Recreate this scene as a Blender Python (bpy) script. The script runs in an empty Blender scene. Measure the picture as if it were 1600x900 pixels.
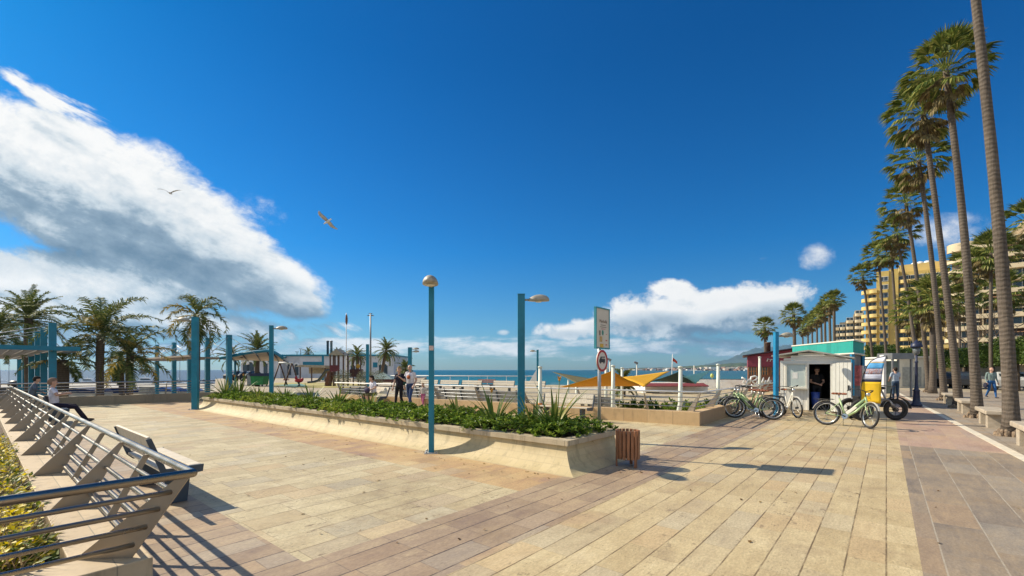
import bpy, bmesh, math, random
import numpy as np
from mathutils import Vector, Matrix, Euler
random.seed(7)
R = math.radians
sc = bpy.context.scene
COL = sc.collection
H, F = 1.6, 700.0                      # eye height (m) and focal length (photo pixels)
TH = math.atan2(700, 585)              # bearing of the promenade
D1 = Vector((math.cos(TH), math.sin(TH), 0)); D2 = Vector((-D1.y, D1.x, 0))

def UV(u, v, z=0.0):
    p = D1 * u + D2 * v
    return Vector((p.x, p.y, z))
def at(px, py, Y):                     # survey helper: photo bearing + distance -> place
    return Vector(((px - 800) / F * Y, Y, H + (578 - py) / F * Y))
def gp(px, py, z=0.0):
    Y = F * (H - z) / (py - 578)
    return Vector(((px - 800) / F * Y, Y, z))

class Face:
    """a facade line through the point at bearing px0 and distance Y0, turned by ang"""
    def __init__(s, px0, Y0, ang):
        s.ang = ang; s.P = Vector(((px0 - 800) / F * Y0, Y0, 0)); s.d = Vector((math.cos(ang), math.sin(ang), 0)); s.n = Vector((-s.d.y, s.d.x, 0))
    def x(s, px):
        k = (px - 800) / F; return (k * s.P.y - s.P.x) / (s.d.x - k * s.d.y)
    def Y(s, px): return s.P.y + s.d.y * s.x(px)
    def z(s, py, px): return H + (578 - py) / F * s.Y(px)
    def w(s, x, y, z): p = s.P + s.d * x + s.n * y; return Vector((p.x, p.y, z))
# ------------------------------------------------------------------ materials
class NT:
    def __init__(s, nt): s.nt = nt; s.n = nt.nodes; s.l = nt.links
    def new(s, t, **kw):
        x = s.n.new(t)
        for k, v in kw.items(): setattr(x, k, v)
        return x
    def link(s, a, b): s.l.new(a, b)
    def val(s, sock, v):
        if hasattr(v, 'is_output') or isinstance(v, bpy.types.NodeSocket): s.l.new(v, sock)
        else: sock.default_value = v
    def math(s, op, a, b=0.0, c=None, clamp=False):
        x = s.n.new('ShaderNodeMath'); x.operation = op; x.use_clamp = clamp
        s.val(x.inputs[0], a); s.val(x.inputs[1], b)
        if c is not None: s.val(x.inputs[2], c)
        return x.outputs[0]
    def mix(s, f, a, b, mode='MIX'):
        x = s.n.new('ShaderNodeMix'); x.data_type = 'RGBA'; x.blend_type = mode
        s.val(x.inputs[0], f)
        for i, c in ((6, a), (7, b)):
            s.val(x.inputs[i], (*c, 1) if isinstance(c, tuple) and len(c) == 3 else c)
        return x.outputs[2]
    def noise(s, vec, scale, detail=4, rough=.55, dist=0.0):
        x = s.n.new('ShaderNodeTexNoise'); s.l.new(vec, x.inputs['Vector'])
        x.inputs['Scale'].default_value = scale; x.inputs['Detail'].default_value = detail
        x.inputs['Roughness'].default_value = rough; x.inputs['Distortion'].default_value = dist
        return x.outputs['Fac']
    def ramp(s, f, stops, mode='LINEAR'):
        x = s.n.new('ShaderNodeValToRGB'); cr = x.color_ramp; cr.interpolation = mode
        while len(cr.elements) < len(stops): cr.elements.new(.5)
        for e, (p, c) in zip(cr.elements, stops):
            e.position = p; e.color = (*c, 1) if len(c) == 3 else c
        s.val(x.inputs[0], f); return x.outputs[0]
    def mapr(s, f, a, b, c=0.0, d=1.0, t='SMOOTHSTEP'):
        x = s.n.new('ShaderNodeMapRange'); x.interpolation_type = t
        s.val(x.inputs[0], f)
        for i, v in zip((1, 2, 3, 4), (a, b, c, d)): x.inputs[i].default_value = v
        return x.outputs[0]
    def scale(s, vec, k):
        x = s.n.new('ShaderNodeMapping'); s.l.new(vec, x.inputs[0]); x.inputs['Scale'].default_value = k
        return x.outputs[0]

def base_mat(name):
    m = bpy.data.materials.new(name); m.use_nodes = True
    t = NT(m.node_tree); b = t.n['Principled BSDF']
    tc = t.new('ShaderNodeTexCoord')
    return m, t, b, tc.outputs['Object']

def pm(name, c, rough=.6, metal=0.0, var=.18, sc_=4.0, bump=0.0, bs=30.0, spec=.5, stretch=None, grime=None):
    m, t, b, co = base_mat(name)
    if stretch: co = t.scale(co, stretch)
    n = t.noise(co, sc_, 5)
    f = t.mapr(n, .3, .7)
    lo = tuple(x * (1 - var) for x in c); hi = tuple(min(1, x * (1 + var)) for x in c)
    col = t.mix(f, lo, hi)
    if grime:
        g = t.mapr(t.noise(co, sc_ * .6, 6, .65), .52, .72)
        col = t.mix(t.math('MULTIPLY', g, .7), col, grime)
    t.val(b.inputs['Base Color'], col)
    b.inputs['Metallic'].default_value = metal
    t.val(b.inputs['Roughness'], t.math('ADD', t.math('MULTIPLY', n, .25), rough - .12))
    b.inputs['Specular IOR Level'].default_value = spec
    if bump:
        bp = t.new('ShaderNodeBump'); bp.inputs['Strength'].default_value = bump; bp.inputs['Distance'].default_value = .02
        t.link(t.noise(co, bs, 5), bp.inputs['Height']); t.link(bp.outputs[0], b.inputs['Normal'])
    return m

def leaf_mat(name, a, b_, c=None, rough=.5, trans=.25, hue_rand=True):
    m, t, b, co = base_mat(name)
    g = t.new('ShaderNodeNewGeometry')
    rnd = g.outputs['Random Per Island']
    stops = [(0, a), (1, b_)] if c is None else [(0, a), (.6, b_), (.95, c)]
    col = t.ramp(rnd, stops)
    t.val(b.inputs['Base Color'], col)
    b.inputs['Roughness'].default_value = rough
    b.inputs['Specular IOR Level'].default_value = .25
    tr = t.new('ShaderNodeBsdfTranslucent'); t.link(col, tr.inputs[0])
    mx = t.new('ShaderNodeMixShader'); mx.inputs[0].default_value = trans
    t.link(b.outputs[0], mx.inputs[1]); t.link(tr.outputs[0], mx.inputs[2])
    t.link(mx.outputs[0], t.n['Material Output'].inputs[0])
    return m

def paving_mat(name, stops, rowh, length, joint=(.12, .08, .045), jw=.006, cross=.5, pits=.5, vein=.35, patch=None, joint_amt=1.0, grey_slab=(.40, .37, .31), warm_slab=(.52, .33, .17)):
    """stone slabs laid in rows along local x, each slab its own tone"""
    m, t, b, co = base_mat(name)
    sx = t.new('ShaderNodeSeparateXYZ'); t.link(co, sx.inputs[0])
    u, v = sx.outputs[0], sx.outputs[1]
    wob = t.math('MULTIPLY', t.math('SUBTRACT', t.noise(co, 6, 3), .5), .006)
    vr = t.math('DIVIDE', t.math('ADD', v, wob), rowh); row = t.math('FLOOR', vr); fv = t.math('FRACT', vr)
    wn = t.new('ShaderNodeTexWhiteNoise', noise_dimensions='1D'); t.link(row, wn.inputs['W'])
    ur = t.math('ADD', t.math('DIVIDE', t.math('ADD', u, wob), length), t.math('MULTIPLY', wn.outputs[0], 7.3))
    colm = t.math('FLOOR', ur); fu = t.math('FRACT', ur)
    cb = t.new('ShaderNodeCombineXYZ'); t.link(row, cb.inputs[0]); t.link(colm, cb.inputs[1])
    w2 = t.new('ShaderNodeTexWhiteNoise', noise_dimensions='2D'); t.link(cb.outputs[0], w2.inputs['Vector'])
    # veins run along the slab, shifted per slab
    off = t.new('ShaderNodeVectorMath', operation='MULTIPLY_ADD')
    t.link(w2.outputs['Color'], off.inputs[0]); off.inputs[1].default_value = (9, 9, 9); t.link(co, off.inputs[2])
    vn = t.noise(t.scale(off.outputs[0], (2.2, 11, 1)), 1.0, 6, .6, .6)
    big = t.noise(co, .7, 3)
    mid = t.noise(co, 3.1, 5, .62)
    f = t.math('ADD', t.math('ADD', t.math('MULTIPLY', t.math('SUBTRACT', w2.outputs[0], .5), .30), t.math('MULTIPLY', t.math('SUBTRACT', vn, .5), vein * 1.7)),
               t.math('ADD', t.math('MULTIPLY', t.math('SUBTRACT', big, .5), .75), t.math('MULTIPLY', t.math('SUBTRACT', mid, .5), .6)))
    col = t.ramp(t.math('ADD', f, .5, clamp=True), stops)
    sc3 = t.new('ShaderNodeSeparateColor'); t.link(w2.outputs['Color'], sc3.inputs[0])
    col = t.mix(t.math('MULTIPLY', t.mapr(sc3.outputs[1], .72, .95), .28), col, grey_slab)
    col = t.mix(t.math('MULTIPLY', t.mapr(sc3.outputs[2], .75, .95), .30), col, warm_slab)
    fine = t.mapr(t.noise(t.scale(co, (.6, 1.3, 1)), 38, 6, .72), .28, .72, .70, 1.18, 'LINEAR')
    col = t.mix(1.0, col, t_gray(t, fine), 'MULTIPLY')
    # pits of the travertine
    pz = t.noise(t.scale(co, (1, 1.8, 1)), 34, 3, .7)
    pm_ = t.mapr(pz, .60, .66); reg = t.mapr(t.noise(co, 2.3, 4), .40, .62)
    pit = t.math('MULTIPLY', t.math('MULTIPLY', pm_, reg), pits)
    col = t.mix(pit, col, (.10, .075, .05))
    if patch is not None:
        col = t.mix(t.math('MULTIPLY', t.mapr(t.noise(co, .55, 4, .6), .55, .72), .45), col, patch)
    chip = t.math('MULTIPLY', t.math('MULTIPLY', t.mapr(t.noise(t.scale(off.outputs[0], (.8, 1.4, 1)), 9, 4, .75), .585, .635), t.mapr(t.noise(co, 1.7, 3), .46, .60)), pits)
    col = t.mix(t.math('MULTIPLY', chip, .75), col, (.16, .11, .07))
    stain = t.mapr(t.noise(co, 1.1, 6, .68), .50, .70)
    col = t.mix(t.math('MULTIPLY', stain, .50), col, (.30, .21, .12))
    vo = t.new('ShaderNodeTexVoronoi'); vo.inputs['Scale'].default_value = 2.1; t.link(co, vo.inputs['Vector'])
    vsep = t.new('ShaderNodeSeparateColor'); t.link(vo.outputs['Color'], vsep.inputs[0])
    gum = t.math('MULTIPLY', t.mapr(vo.outputs['Distance'], .055, .035), t.mapr(vsep.outputs[0], .55, .6))
    col = t.mix(t.math('MULTIPLY', gum, .55), col, (.17, .13, .10))
    # joints
    jn = t.mapr(t.noise(co, 2.6, 5, .7), .36, .58, .30, 1.0)
    jv = t.math('LESS_THAN', t.math('MINIMUM', fv, t.math('SUBTRACT', 1, fv)), jw / rowh)
    ju = t.math('MULTIPLY', t.math('LESS_THAN', t.math('MINIMUM', fu, t.math('SUBTRACT', 1, fu)), jw * .6 / length), cross)
    j = t.math('MULTIPLY', t.math('MULTIPLY', t.math('MAXIMUM', jv, ju), jn), joint_amt)
    col = t.mix(j, col, joint)
    t.val(b.inputs['Base Color'], col)
    t.val(b.inputs['Roughness'], t.mapr(vn, .2, .8, .42, .72, 'LINEAR'))
    b.inputs['Specular IOR Level'].default_value = .35
    bp = t.new('ShaderNodeBump'); bp.inputs['Strength'].default_value = .5; bp.inputs['Distance'].default_value = .006
    hgt = t.math('SUBTRACT', t.math('ADD', t.math('MULTIPLY', vn, .3), t.math('MULTIPLY', w2.outputs[0], .25)), t.math('MAXIMUM', j, pit))
    t.link(hgt, bp.inputs['Height']); t.link(bp.outputs[0], b.inputs['Normal'])
    return m
def t_gray(t, f):
    c = t.new('ShaderNodeCombineColor')
    for i in range(3): t.link(f, c.inputs[i])
    return c.outputs[0]

def tile_mat(name, c1, c2, size, joint=(.2, .17, .12), jw=.01, axes=(0, 1)):
    """square tiles in the two given local axes"""
    m, t, b, co = base_mat(name)
    sx = t.new('ShaderNodeSeparateXYZ'); t.link(co, sx.inputs[0])
    a = t.math('DIVIDE', sx.outputs[axes[0]], size[0]); c = t.math('DIVIDE', sx.outputs[axes[1]], size[1])
    cb = t.new('ShaderNodeCombineXYZ'); t.link(t.math('FLOOR', a), cb.inputs[0]); t.link(t.math('FLOOR', c), cb.inputs[1])
    w = t.new('ShaderNodeTexWhiteNoise', noise_dimensions='2D'); t.link(cb.outputs[0], w.inputs['Vector'])
    n = t.noise(co, 7, 5, .6)
    col = t.mix(t.math('ADD', t.math('MULTIPLY', w.outputs[0], .4), t.math('MULTIPLY', n, .5)), c1, c2)
    st = t.mapr(t.noise(co, 1.3, 6, .66), .48, .72)
    col = t.mix(t.math('MULTIPLY', st, .4), col, tuple(x * .55 for x in c1))
    run = t.mapr(t.noise(t.scale(co, (2.6, 2.6, .35)), 2.2, 5, .7), .52, .66)
    col = t.mix(t.math('MULTIPLY', run, .38), col, tuple(x * .42 for x in c1))
    fa, fc = t.math('FRACT', a), t.math('FRACT', c)
    j = t.math('MAXIMUM', t.math('LESS_THAN', fa, jw / size[0]), t.math('LESS_THAN', fc, jw / size[1]))
    col = t.mix(t.math('MULTIPLY', j, .75), col, joint)
    t.val(b.inputs['Base Color'], col); b.inputs['Roughness'].default_value = .7
    bp = t.new('ShaderNodeBump'); bp.inputs['Strength'].default_value = .3; bp.inputs['Distance'].default_value = .01
    t.link(t.math('SUBTRACT', n, j), bp.inputs['Height']); t.link(bp.outputs[0], b.inputs['Normal'])
    return m

# ------------------------------------------------------------------ mesh builder
class MB:
    def __init__(s): s.v = []; s.f = []; s.m = []; s.sm = []
    def add(s, vs, fs, mi=0, smooth=False):
        o = len(s.v); s.v += [tuple(p) for p in vs]
        for f in fs: s.f.append(tuple(i + o for i in f)); s.m.append(mi); s.sm.append(smooth)
        return s
    def box(s, c, d, rot=None, mi=0):
        c = Vector(c); hx, hy, hz = d[0] / 2, d[1] / 2, d[2] / 2
        M = Euler(rot).to_matrix() if rot and not isinstance(rot, Matrix) else (rot or Matrix.Identity(3))
        vs = [c + M @ Vector((x * hx, y * hy, z * hz)) for z in (-1, 1) for y in (-1, 1) for x in (-1, 1)]
        return s.add(vs, [(0, 2, 3, 1), (4, 5, 7, 6), (0, 1, 5, 4), (2, 6, 7, 3), (0, 4, 6, 2), (1, 3, 7, 5)], mi)
    def bar(s, a, b, w, h, mi=0, up=(0, 0, 1)):
        a, b = Vector(a), Vector(b); d = (b - a); L = d.length; d.normalize()
        u = Vector(up)
        if abs(d.dot(u)) > .98: u = Vector((1, 0, 0))
        x = d.cross(u).normalized(); z = x.cross(d)
        M = Matrix((x, d, z)).transposed()
        return s.box((a + b) / 2, (w, L, h), M, mi)
    def tube(s, pts, r, n=8, mi=0, cap=True, closed=False):
        pts = [Vector(p) for p in pts]; k = len(pts)
        rs = r if isinstance(r, (list, tuple)) else [r] * k
        vs = []; prev = None
        for i, p in enumerate(pts):
            if closed: d = pts[(i + 1) % k] - pts[i - 1]
            else: d = pts[min(i + 1, k - 1)] - pts[max(i - 1, 0)]
            d.normalize()
            if prev is None:
                x = d.cross(Vector((0, 0, 1)))
                if x.length < .05: x = d.cross(Vector((1, 0, 0)))
            else: x = prev - d * prev.dot(d)
            x.normalize(); prev = x; y = d.cross(x)
            for j in range(n):
                a = 2 * math.pi * j / n
                vs.append(p + (x * math.cos(a) + y * math.sin(a)) * rs[i])
        fs = []
        for i in range(k if closed else k - 1):
            i2 = (i + 1) % k
            for j in range(n):
                j2 = (j + 1) % n
                fs.append((i * n + j, i * n + j2, i2 * n + j2, i2 * n + j))
        s.add(vs, fs, mi, True)
        if cap and not closed:
            o = len(s.v) - len(vs)
            s.f.append(tuple(o + j for j in reversed(range(n)))); s.m.append(mi); s.sm.append(False)
            s.f.append(tuple(o + (k - 1) * n + j for j in range(n))); s.m.append(mi); s.sm.append(False)
        return s
    def lathe(s, prof, n=16, c=(0, 0, 0), mi=0, smooth=True, cap=True):
        c = Vector(c); vs = []; k = len(prof)
        for (r, z) in prof:
            for j in range(n):
                a = 2 * math.pi * j / n
                vs.append(c + Vector((r * math.cos(a), r * math.sin(a), z)))
        fs = []
        for i in range(k - 1):
            for j in range(n):
                j2 = (j + 1) % n
                fs.append((i * n + j, i * n + j2, (i + 1) * n + j2, (i + 1) * n + j))
        s.add(vs, fs, mi, smooth)
        o = len(s.v) - len(vs)
        for ring, rev in ((0, True), (k - 1, False)):
            if cap and prof[ring][0] > 1e-4:
                idx = [o + ring * n + j for j in range(n)]
                s.f.append(tuple(reversed(idx)) if rev else tuple(idx)); s.m.append(mi); s.sm.append(False)
        return s
    def prism(s, poly, a, b, mi=0, fn=None):
        """poly: 2-D outline (x, y) extruded z=a..b; fn maps (x, y, z) to a point"""
        fn = fn or (lambda x, y, z: Vector((x, y, z)))
        n = len(poly)
        vs = [fn(x, y, a) for x, y in poly] + [fn(x, y, b) for x, y in poly]
        fs = [tuple(reversed(range(n))), tuple(range(n, 2 * n))]
        fs += [(i, (i + 1) % n, n + (i + 1) % n, n + i) for i in range(n)]
        return s.add(vs, fs, mi)
    def ell(s, c, r, n=12, m=8, mi=0, rot=None):
        c = Vector(c); M = Euler(rot).to_matrix() if rot else Matrix.Identity(3)
        vs = [c + M @ Vector((0, 0, -r[2]))]
        for i in range(1, m):
            t = -math.pi / 2 + math.pi * i / m
            for j in range(n):
                a = 2 * math.pi * j / n
                vs.append(c + M @ Vector((r[0] * math.cos(t) * math.cos(a), r[1] * math.cos(t) * math.sin(a), r[2] * math.sin(t))))
        vs.append(c + M @ Vector((0, 0, r[2])))
        fs = [(0, 1 + (j + 1) % n, 1 + j) for j in range(n)]
        for i in range(m - 2):
            for j in range(n):
                j2 = (j + 1) % n; o = 1 + i * n
                fs.append((o + j, o + j2, o + n + j2, o + n + j))
        o = 1 + (m - 2) * n; T = len(vs) - 1
        fs += [(o + j, o + (j + 1) % n, T) for j in range(n)]
        return s.add(vs, fs, mi, True)
    def build(s, name, mats, parent=None, bevel=0.0, loc=None, rz=0.0, fix=True):
        me = bpy.data.meshes.new(name)
        me.from_pydata(s.v, [], s.f)
        mats = mats if isinstance(mats, (list, tuple)) else [mats]
        for x in mats: me.materials.append(x)
        me.polygons.foreach_set('material_index', s.m)
        me.polygons.foreach_set('use_smooth', s.sm)
        me.validate(); me.update()
        if fix:
            bm = bmesh.new(); bm.from_mesh(me); bmesh.ops.recalc_face_normals(bm, faces=bm.faces); bm.to_mesh(me); bm.free()
        o = bpy.data.objects.new(name, me); COL.objects.link(o)
        if parent: o.parent = parent
        if loc is not None: o.location = loc
        o.rotation_euler.z = rz
        if bevel:
            bv = o.modifiers.new('bevel', 'BEVEL'); bv.width = bevel; bv.segments = 2; bv.limit_method = 'ANGLE'
        return o

def tag(o, label=None, cat=None, group=None, kind=None):
    if label: o['label'] = label
    if cat: o['category'] = cat
    if group: o['group'] = group
    if kind: o['kind'] = kind
    return o
def empty(name, label, cat, loc=(0, 0, 0), rz=0.0, group=None):
    o = bpy.data.objects.new(name, None); COL.objects.link(o)
    o.location = loc; o.rotation_euler.z = rz; o.empty_display_size = .2
    return tag(o, label, cat, group)
def struct(o): o['kind'] = 'structure'; return o
def dup(root, loc=None, rz=None, label=None, group=None, scale=None):
    def cp(o, par):
        c = o.copy(); COL.objects.link(c); c.parent = par
        for ch in o.children: cp(ch, c)
        return c
    r = cp(root, None)
    if loc is not None: r.location = loc
    if rz is not None: r.rotation_euler.z = rz
    if label: r['label'] = label
    if group: r['group'] = group
    if scale: r.scale = (scale,) * 3
    return r

TEXT_CACHE = {}
def text_part(name, body, size, mat, parent, loc, rot, depth=.002):
    cu = bpy.data.curves.new(name, 'FONT'); cu.body = body; cu.size = size; cu.extrude = depth
    cu.align_x = 'CENTER'; cu.align_y = 'CENTER'; cu.resolution_u = 2
    o = bpy.data.objects.new(name, cu); COL.objects.link(o)
    dg = bpy.context.evaluated_depsgraph_get()
    me = bpy.data.meshes.new_from_object(o.evaluated_get(dg))
    bpy.data.objects.remove(o); bpy.data.curves.remove(cu)
    me.name = name; me.materials.clear(); me.materials.append(mat)
    for p in me.polygons: p.material_index = 0
    t = bpy.data.objects.new(name, me); COL.objects.link(t); t.parent = parent
    t.location = loc; t.rotation_euler = rot
    return t
# ------------------------------------------------------------------ camera, world, sun
cam = bpy.data.objects.new('camera', bpy.data.cameras.new('camera')); COL.objects.link(cam)
cam.location = (0, 0, H); cam.rotation_euler = (R(90), 0, 0)
cam.data.sensor_width = 36; cam.data.lens = 36 * F / 1600; cam.data.shift_y = 128 / 1600
cam.data.clip_end = 60000; cam.data.clip_start = .05
sc.camera = cam
sc.view_settings.view_transform = 'Standard'; sc.view_settings.look = 'None'
sc.view_settings.gamma = 1; sc.view_settings.use_curve_mapping = False
sc.view_settings.exposure = 0.40
sc.cycles.use_denoising = True
sc.cycles.max_bounces = 6; sc.cycles.diffuse_bounces = 3; sc.cycles.glossy_bounces = 3
sc.cycles.transmission_bounces = 4; sc.cycles.transparent_max_bounces = 8; sc.cycles.volume_bounces = 0
sc.cycles.use_adaptive_sampling = True; sc.cycles.adaptive_threshold = .015
sc.cycles.sample_clamp_indirect = 6

SUN_EL = 37.5
sunv = Vector((-.93, .37, 0)).normalized() * math.cos(R(SUN_EL)) + Vector((0, 0, math.sin(R(SUN_EL))))
sl = bpy.data.lights.new('sun', 'SUN'); sl.energy = 5.0; sl.angle = R(.5); sl.color = (1.0, .90, .72)
so = bpy.data.objects.new('sun', sl); COL.objects.link(so)
so.rotation_euler = (-sunv).to_track_quat('-Z', 'Y').to_euler()

w = bpy.data.worlds.new('World'); sc.world = w; w.use_nodes = True
t = NT(w.node_tree); t.n.clear()
sky = t.new('ShaderNodeTexSky', sky_type='NISHITA'); sky.sun_disc = False
sky.sun_elevation = R(SUN_EL); sky.sun_rotation = math.atan2(sunv.x, sunv.y)
sky.altitude = 0; sky.air_density = 1.0; sky.dust_density = .4; sky.ozone_density = 3.0

def cloud_group():
    g = bpy.data.node_groups.new('cloud_density', 'ShaderNodeTree')
    g.interface.new_socket('p', in_out='INPUT', socket_type='NodeSocketVector')
    g.interface.new_socket('d', in_out='OUTPUT', socket_type='NodeSocketFloat')
    q = NT(g); gi = q.new('NodeGroupInput'); go = q.new('NodeGroupOutput')
    p = gi.outputs[0]
    # domain warp
    wn = q.new('ShaderNodeTexNoise'); wn.inputs['Scale'].default_value = 5; wn.inputs['Detail'].default_value = 3
    q.link(p, wn.inputs['Vector'])
    wp = q.new('ShaderNodeVectorMath', operation='MULTIPLY_ADD'); q.link(wn.outputs['Color'], wp.inputs[0])
    wp.inputs[1].default_value = (.05, .04, 0); q.link(p, wp.inputs[2])
    pw = q.new('ShaderNodeVectorMath', operation='SUBTRACT'); q.link(wp.outputs[0], pw.inputs[0]); pw.inputs[1].default_value = (.025, .02, 0)
    pw = pw.outputs[0]
    def blob(cx, cy, a, b, ang, amp=1.0):
        mp = q.new('ShaderNodeMapping', vector_type='TEXTURE'); q.link(pw, mp.inputs[0])
        mp.inputs['Location'].default_value = (cx, cy, 0); mp.inputs['Rotation'].default_value = (0, 0, R(ang)); mp.inputs['Scale'].default_value = (a, b, 1)
        ln = q.new('ShaderNodeVectorMath', operation='DOT_PRODUCT'); q.link(mp.outputs[0], ln.inputs[0]); q.link(mp.outputs[0], ln.inputs[1])
        return q.math('MULTIPLY', q.math('SUBTRACT', 1.0, ln.outputs['Value']), amp)
    big = [blob(-.95, .40, .50, .175, -24, 1.35), blob(-.68, .285, .24, .105, -24, 1.2), blob(-.62, .21, .24, .085, -15, 1.15), blob(-.50, .155, .12, .045, -12, 1.0),
           blob(-.95, .20, .42, .085, -6, 1.1), blob(-1.02, .135, .42, .055, 0, 1.05), blob(-.78, .115, .35, .04, -3, 1.0), blob(-1.0, .08, .40, .035, 0, .8)]
    thin = [blob(-1.03, .605, .20, .035, -27, .75), blob(-.98, .50, .16, .03, -24, .6), blob(-.66, .085, .35, .03, 0, .55)]
    cum = [blob(.47, .135, .22, .06, 8, 1.1), blob(.36, .12, .19, .07, 4, 1.0), blob(.56, .13, .12, .05, 6, .9), blob(.36, .175, .07, .035, 0, .9), blob(.15, .095, .12, .03, 4, .95),
           blob(.60, .165, .10, .035, 8, .7)]
    faint = [blob(.68, .25, .055, .035, 0, 1.0), blob(.57, .245, .03, .012, 0, .5), blob(.98, .31, .13, .06, 0, .9), blob(-.024, .086, .02, .010, 0, 1.2), blob(.62, .10, .09, .03, 0, .7), blob(-.55, .36, .10, .05, -25, .5)]
    dark = [blob(-.66, .215, .24, .045, -13, .75), blob(-.98, .345, .30, .03, -14, .4), blob(-.50, .15, .12, .025, -14, .6), blob(-1.1, .25, .2, .05, 0, .5), blob(.54, .11, .20, .045, 8, 1.3), blob(.30, .10, .16, .032, 3, 1.1), blob(.14, .083, .1, .015, 3, .8)]
    low = [blob(.05, .052, .5, .03, 0, .62), blob(.40, .055, .35, .03, 0, .62), blob(-.36, .056, .26, .022, 0, .9), blob(-.10, .048, .28, .022, 0, .62), blob(.12, .04, .30, .02, 0, .55), blob(.45, .045, .22, .022, 0, .6),
           blob(.30, .065, .2, .02, 0, .5), blob(-.8, .05, .5, .03, 0, .8)]
    def mx(l):
        r = l[0]
        for x in l[1:]: r = q.math('SMOOTH_MAX', r, x, .25)
        return r
    def nz(ang, k, sc_, det=6, rough=.58, dist=.25):
        mp = q.new('ShaderNodeMapping'); q.link(p, mp.inputs[0]); mp.inputs['Rotation'].default_value = (0, 0, R(-ang)); 
        m2 = q.new('ShaderNodeMapping'); q.link(mp.outputs[0], m2.inputs[0]); m2.inputs['Scale'].default_value = k
        return q.noise(m2.outputs[0], sc_, det, rough, dist)
    n1 = q.math('SUBTRACT', q.math('ADD', q.math('MULTIPLY', nz(-22, (1, 2.8, 1), 4.6, 9, .62), .68), q.math('MULTIPLY', nz(-15, (1, 1.6, 1), 17, 7, .65), .32)), .5)
    n2 = q.math('SUBTRACT', q.math('ADD', q.math('MULTIPLY', nz(4, (1, 1.5, 1), 9, 9, .62), .62), q.math('MULTIPLY', nz(0, (1, 1.1, 1), 26, 7, .65), .38)), .5)
    n3 = q.math('SUBTRACT', nz(0, (1, 5, 1), 7), .5)
    n4 = q.math('SUBTRACT', nz(-27, (1, 4.5, 1), 7), .5)
    d1 = q.math('ADD', mx(big), q.math('MULTIPLY', n1, 2.0))
    d2 = q.math('ADD', mx(cum), q.math('MULTIPLY', n2, 2.7))
    d3 = q.math('ADD', mx(low), q.math('MULTIPLY', n3, 2.4))
    d4 = q.math('ADD', mx(thin), q.math('MULTIPLY', n4, 2.6))
    d5 = q.math('MULTIPLY', q.math('ADD', mx(faint), q.math('MULTIPLY', n2, 2.4)), .42)
    dk = q.math('MULTIPLY', q.math('MAXIMUM', mx(dark), 0.0), q.math('ADD', .75, q.math('MULTIPLY', n1, 1.5)))
    g.interface.new_socket('k', in_out='OUTPUT', socket_type='NodeSocketFloat'); q.link(dk, go.inputs[1])
    o = q.math('MAXIMUM', q.math('MAXIMUM', q.math('MAXIMUM', d1, d5), d2), q.math('MAXIMUM', q.math('MULTIPLY', d3, .8), q.math('MULTIPLY', d4, .85)))
    q.link(q.math('MAXIMUM', o, 0.0), go.inputs[0])
    return g
CG = cloud_group()
tc = t.new('ShaderNodeTexCoord')
sx = t.new('ShaderNodeSeparateXYZ'); t.link(tc.outputs['Generated'], sx.inputs[0])
yy = t.math('MAXIMUM', sx.outputs[1], .05)
pp = t.new('ShaderNodeCombineXYZ'); t.link(t.math('DIVIDE', sx.outputs[0], yy), pp.inputs[0]); t.link(t.math('DIVIDE', sx.outputs[2], yy), pp.inputs[1])
def dens(off):
    a = t.new('ShaderNodeVectorMath', operation='ADD'); t.link(pp.outputs[0], a.inputs[0]); a.inputs[1].default_value = off
    g = t.new('ShaderNodeGroup'); g.node_tree = CG; t.link(a.outputs[0], g.inputs[0]); return g.outputs
dA, dK = dens((0, 0, 0)); dB = dens((-.022, .04, 0))[0]; dC = dens((-.05, .10, 0))[0]
front = t.mapr(sx.outputs[1], .08, .2)
fnz = t.noise(t.scale(pp.outputs[0], (1, 1.5, 1)), 24, 8, .7)
back = t.math('MULTIPLY', t.math('MULTIPLY', t.mapr(t.noise(tc.outputs['Generated'], 2.6, 6), .42, .58), t.mapr(sx.outputs[1], .05, -.15)), t.mapr(sx.outputs[2], .0, .12))  # unseen clouds behind the camera, added to give neutral fill light
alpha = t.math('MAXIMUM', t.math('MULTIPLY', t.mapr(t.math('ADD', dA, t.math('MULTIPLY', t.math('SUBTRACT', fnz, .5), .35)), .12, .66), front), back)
lit = t.math('SUBTRACT', t.math('MULTIPLY', dA, .75), t.math('ADD', t.math('MULTIPLY', dB, .45), t.math('MULTIPLY', dC, .42)))
lf = t.math('SUBTRACT', t.mapr(lit, -.75, .42), t.math('MULTIPLY', dK, .62))
lf = t.math('ADD', lf, t.math('MULTIPLY', t.math('SUBTRACT', fnz, .5), .30), clamp=True)
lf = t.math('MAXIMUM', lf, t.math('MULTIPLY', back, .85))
ccol = t.ramp(lf, [(0, (.17, .26, .36)), (.35, (.30, .40, .50)), (.62, (.62, .70, .76)), (1, (1.0, .99, .97))])
hs = t.new('ShaderNodeHueSaturation'); t.link(sky.outputs[0], hs.inputs['Color'])
hs.inputs['Saturation'].default_value = 1.18; hs.inputs['Hue'].default_value = .495
tcs = t.new('ShaderNodeTexCoord'); szs = t.new('ShaderNodeSeparateXYZ'); t.link(tcs.outputs['Generated'], szs.inputs[0])
skc = t.mix(1.0, hs.outputs[0], t.ramp(szs.outputs[2], [(0, (.66, .90, 1.10)), (.25, (.12, .80, 1.30)), (.56, (0, .65, 1.17))]), 'MULTIPLY')
b1 = t.new('ShaderNodeBackground'); t.link(skc, b1.inputs[0]); b1.inputs[1].default_value = .067
b2 = t.new('ShaderNodeBackground'); t.link(ccol, b2.inputs[0]); b2.inputs[1].default_value = .76
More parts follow.
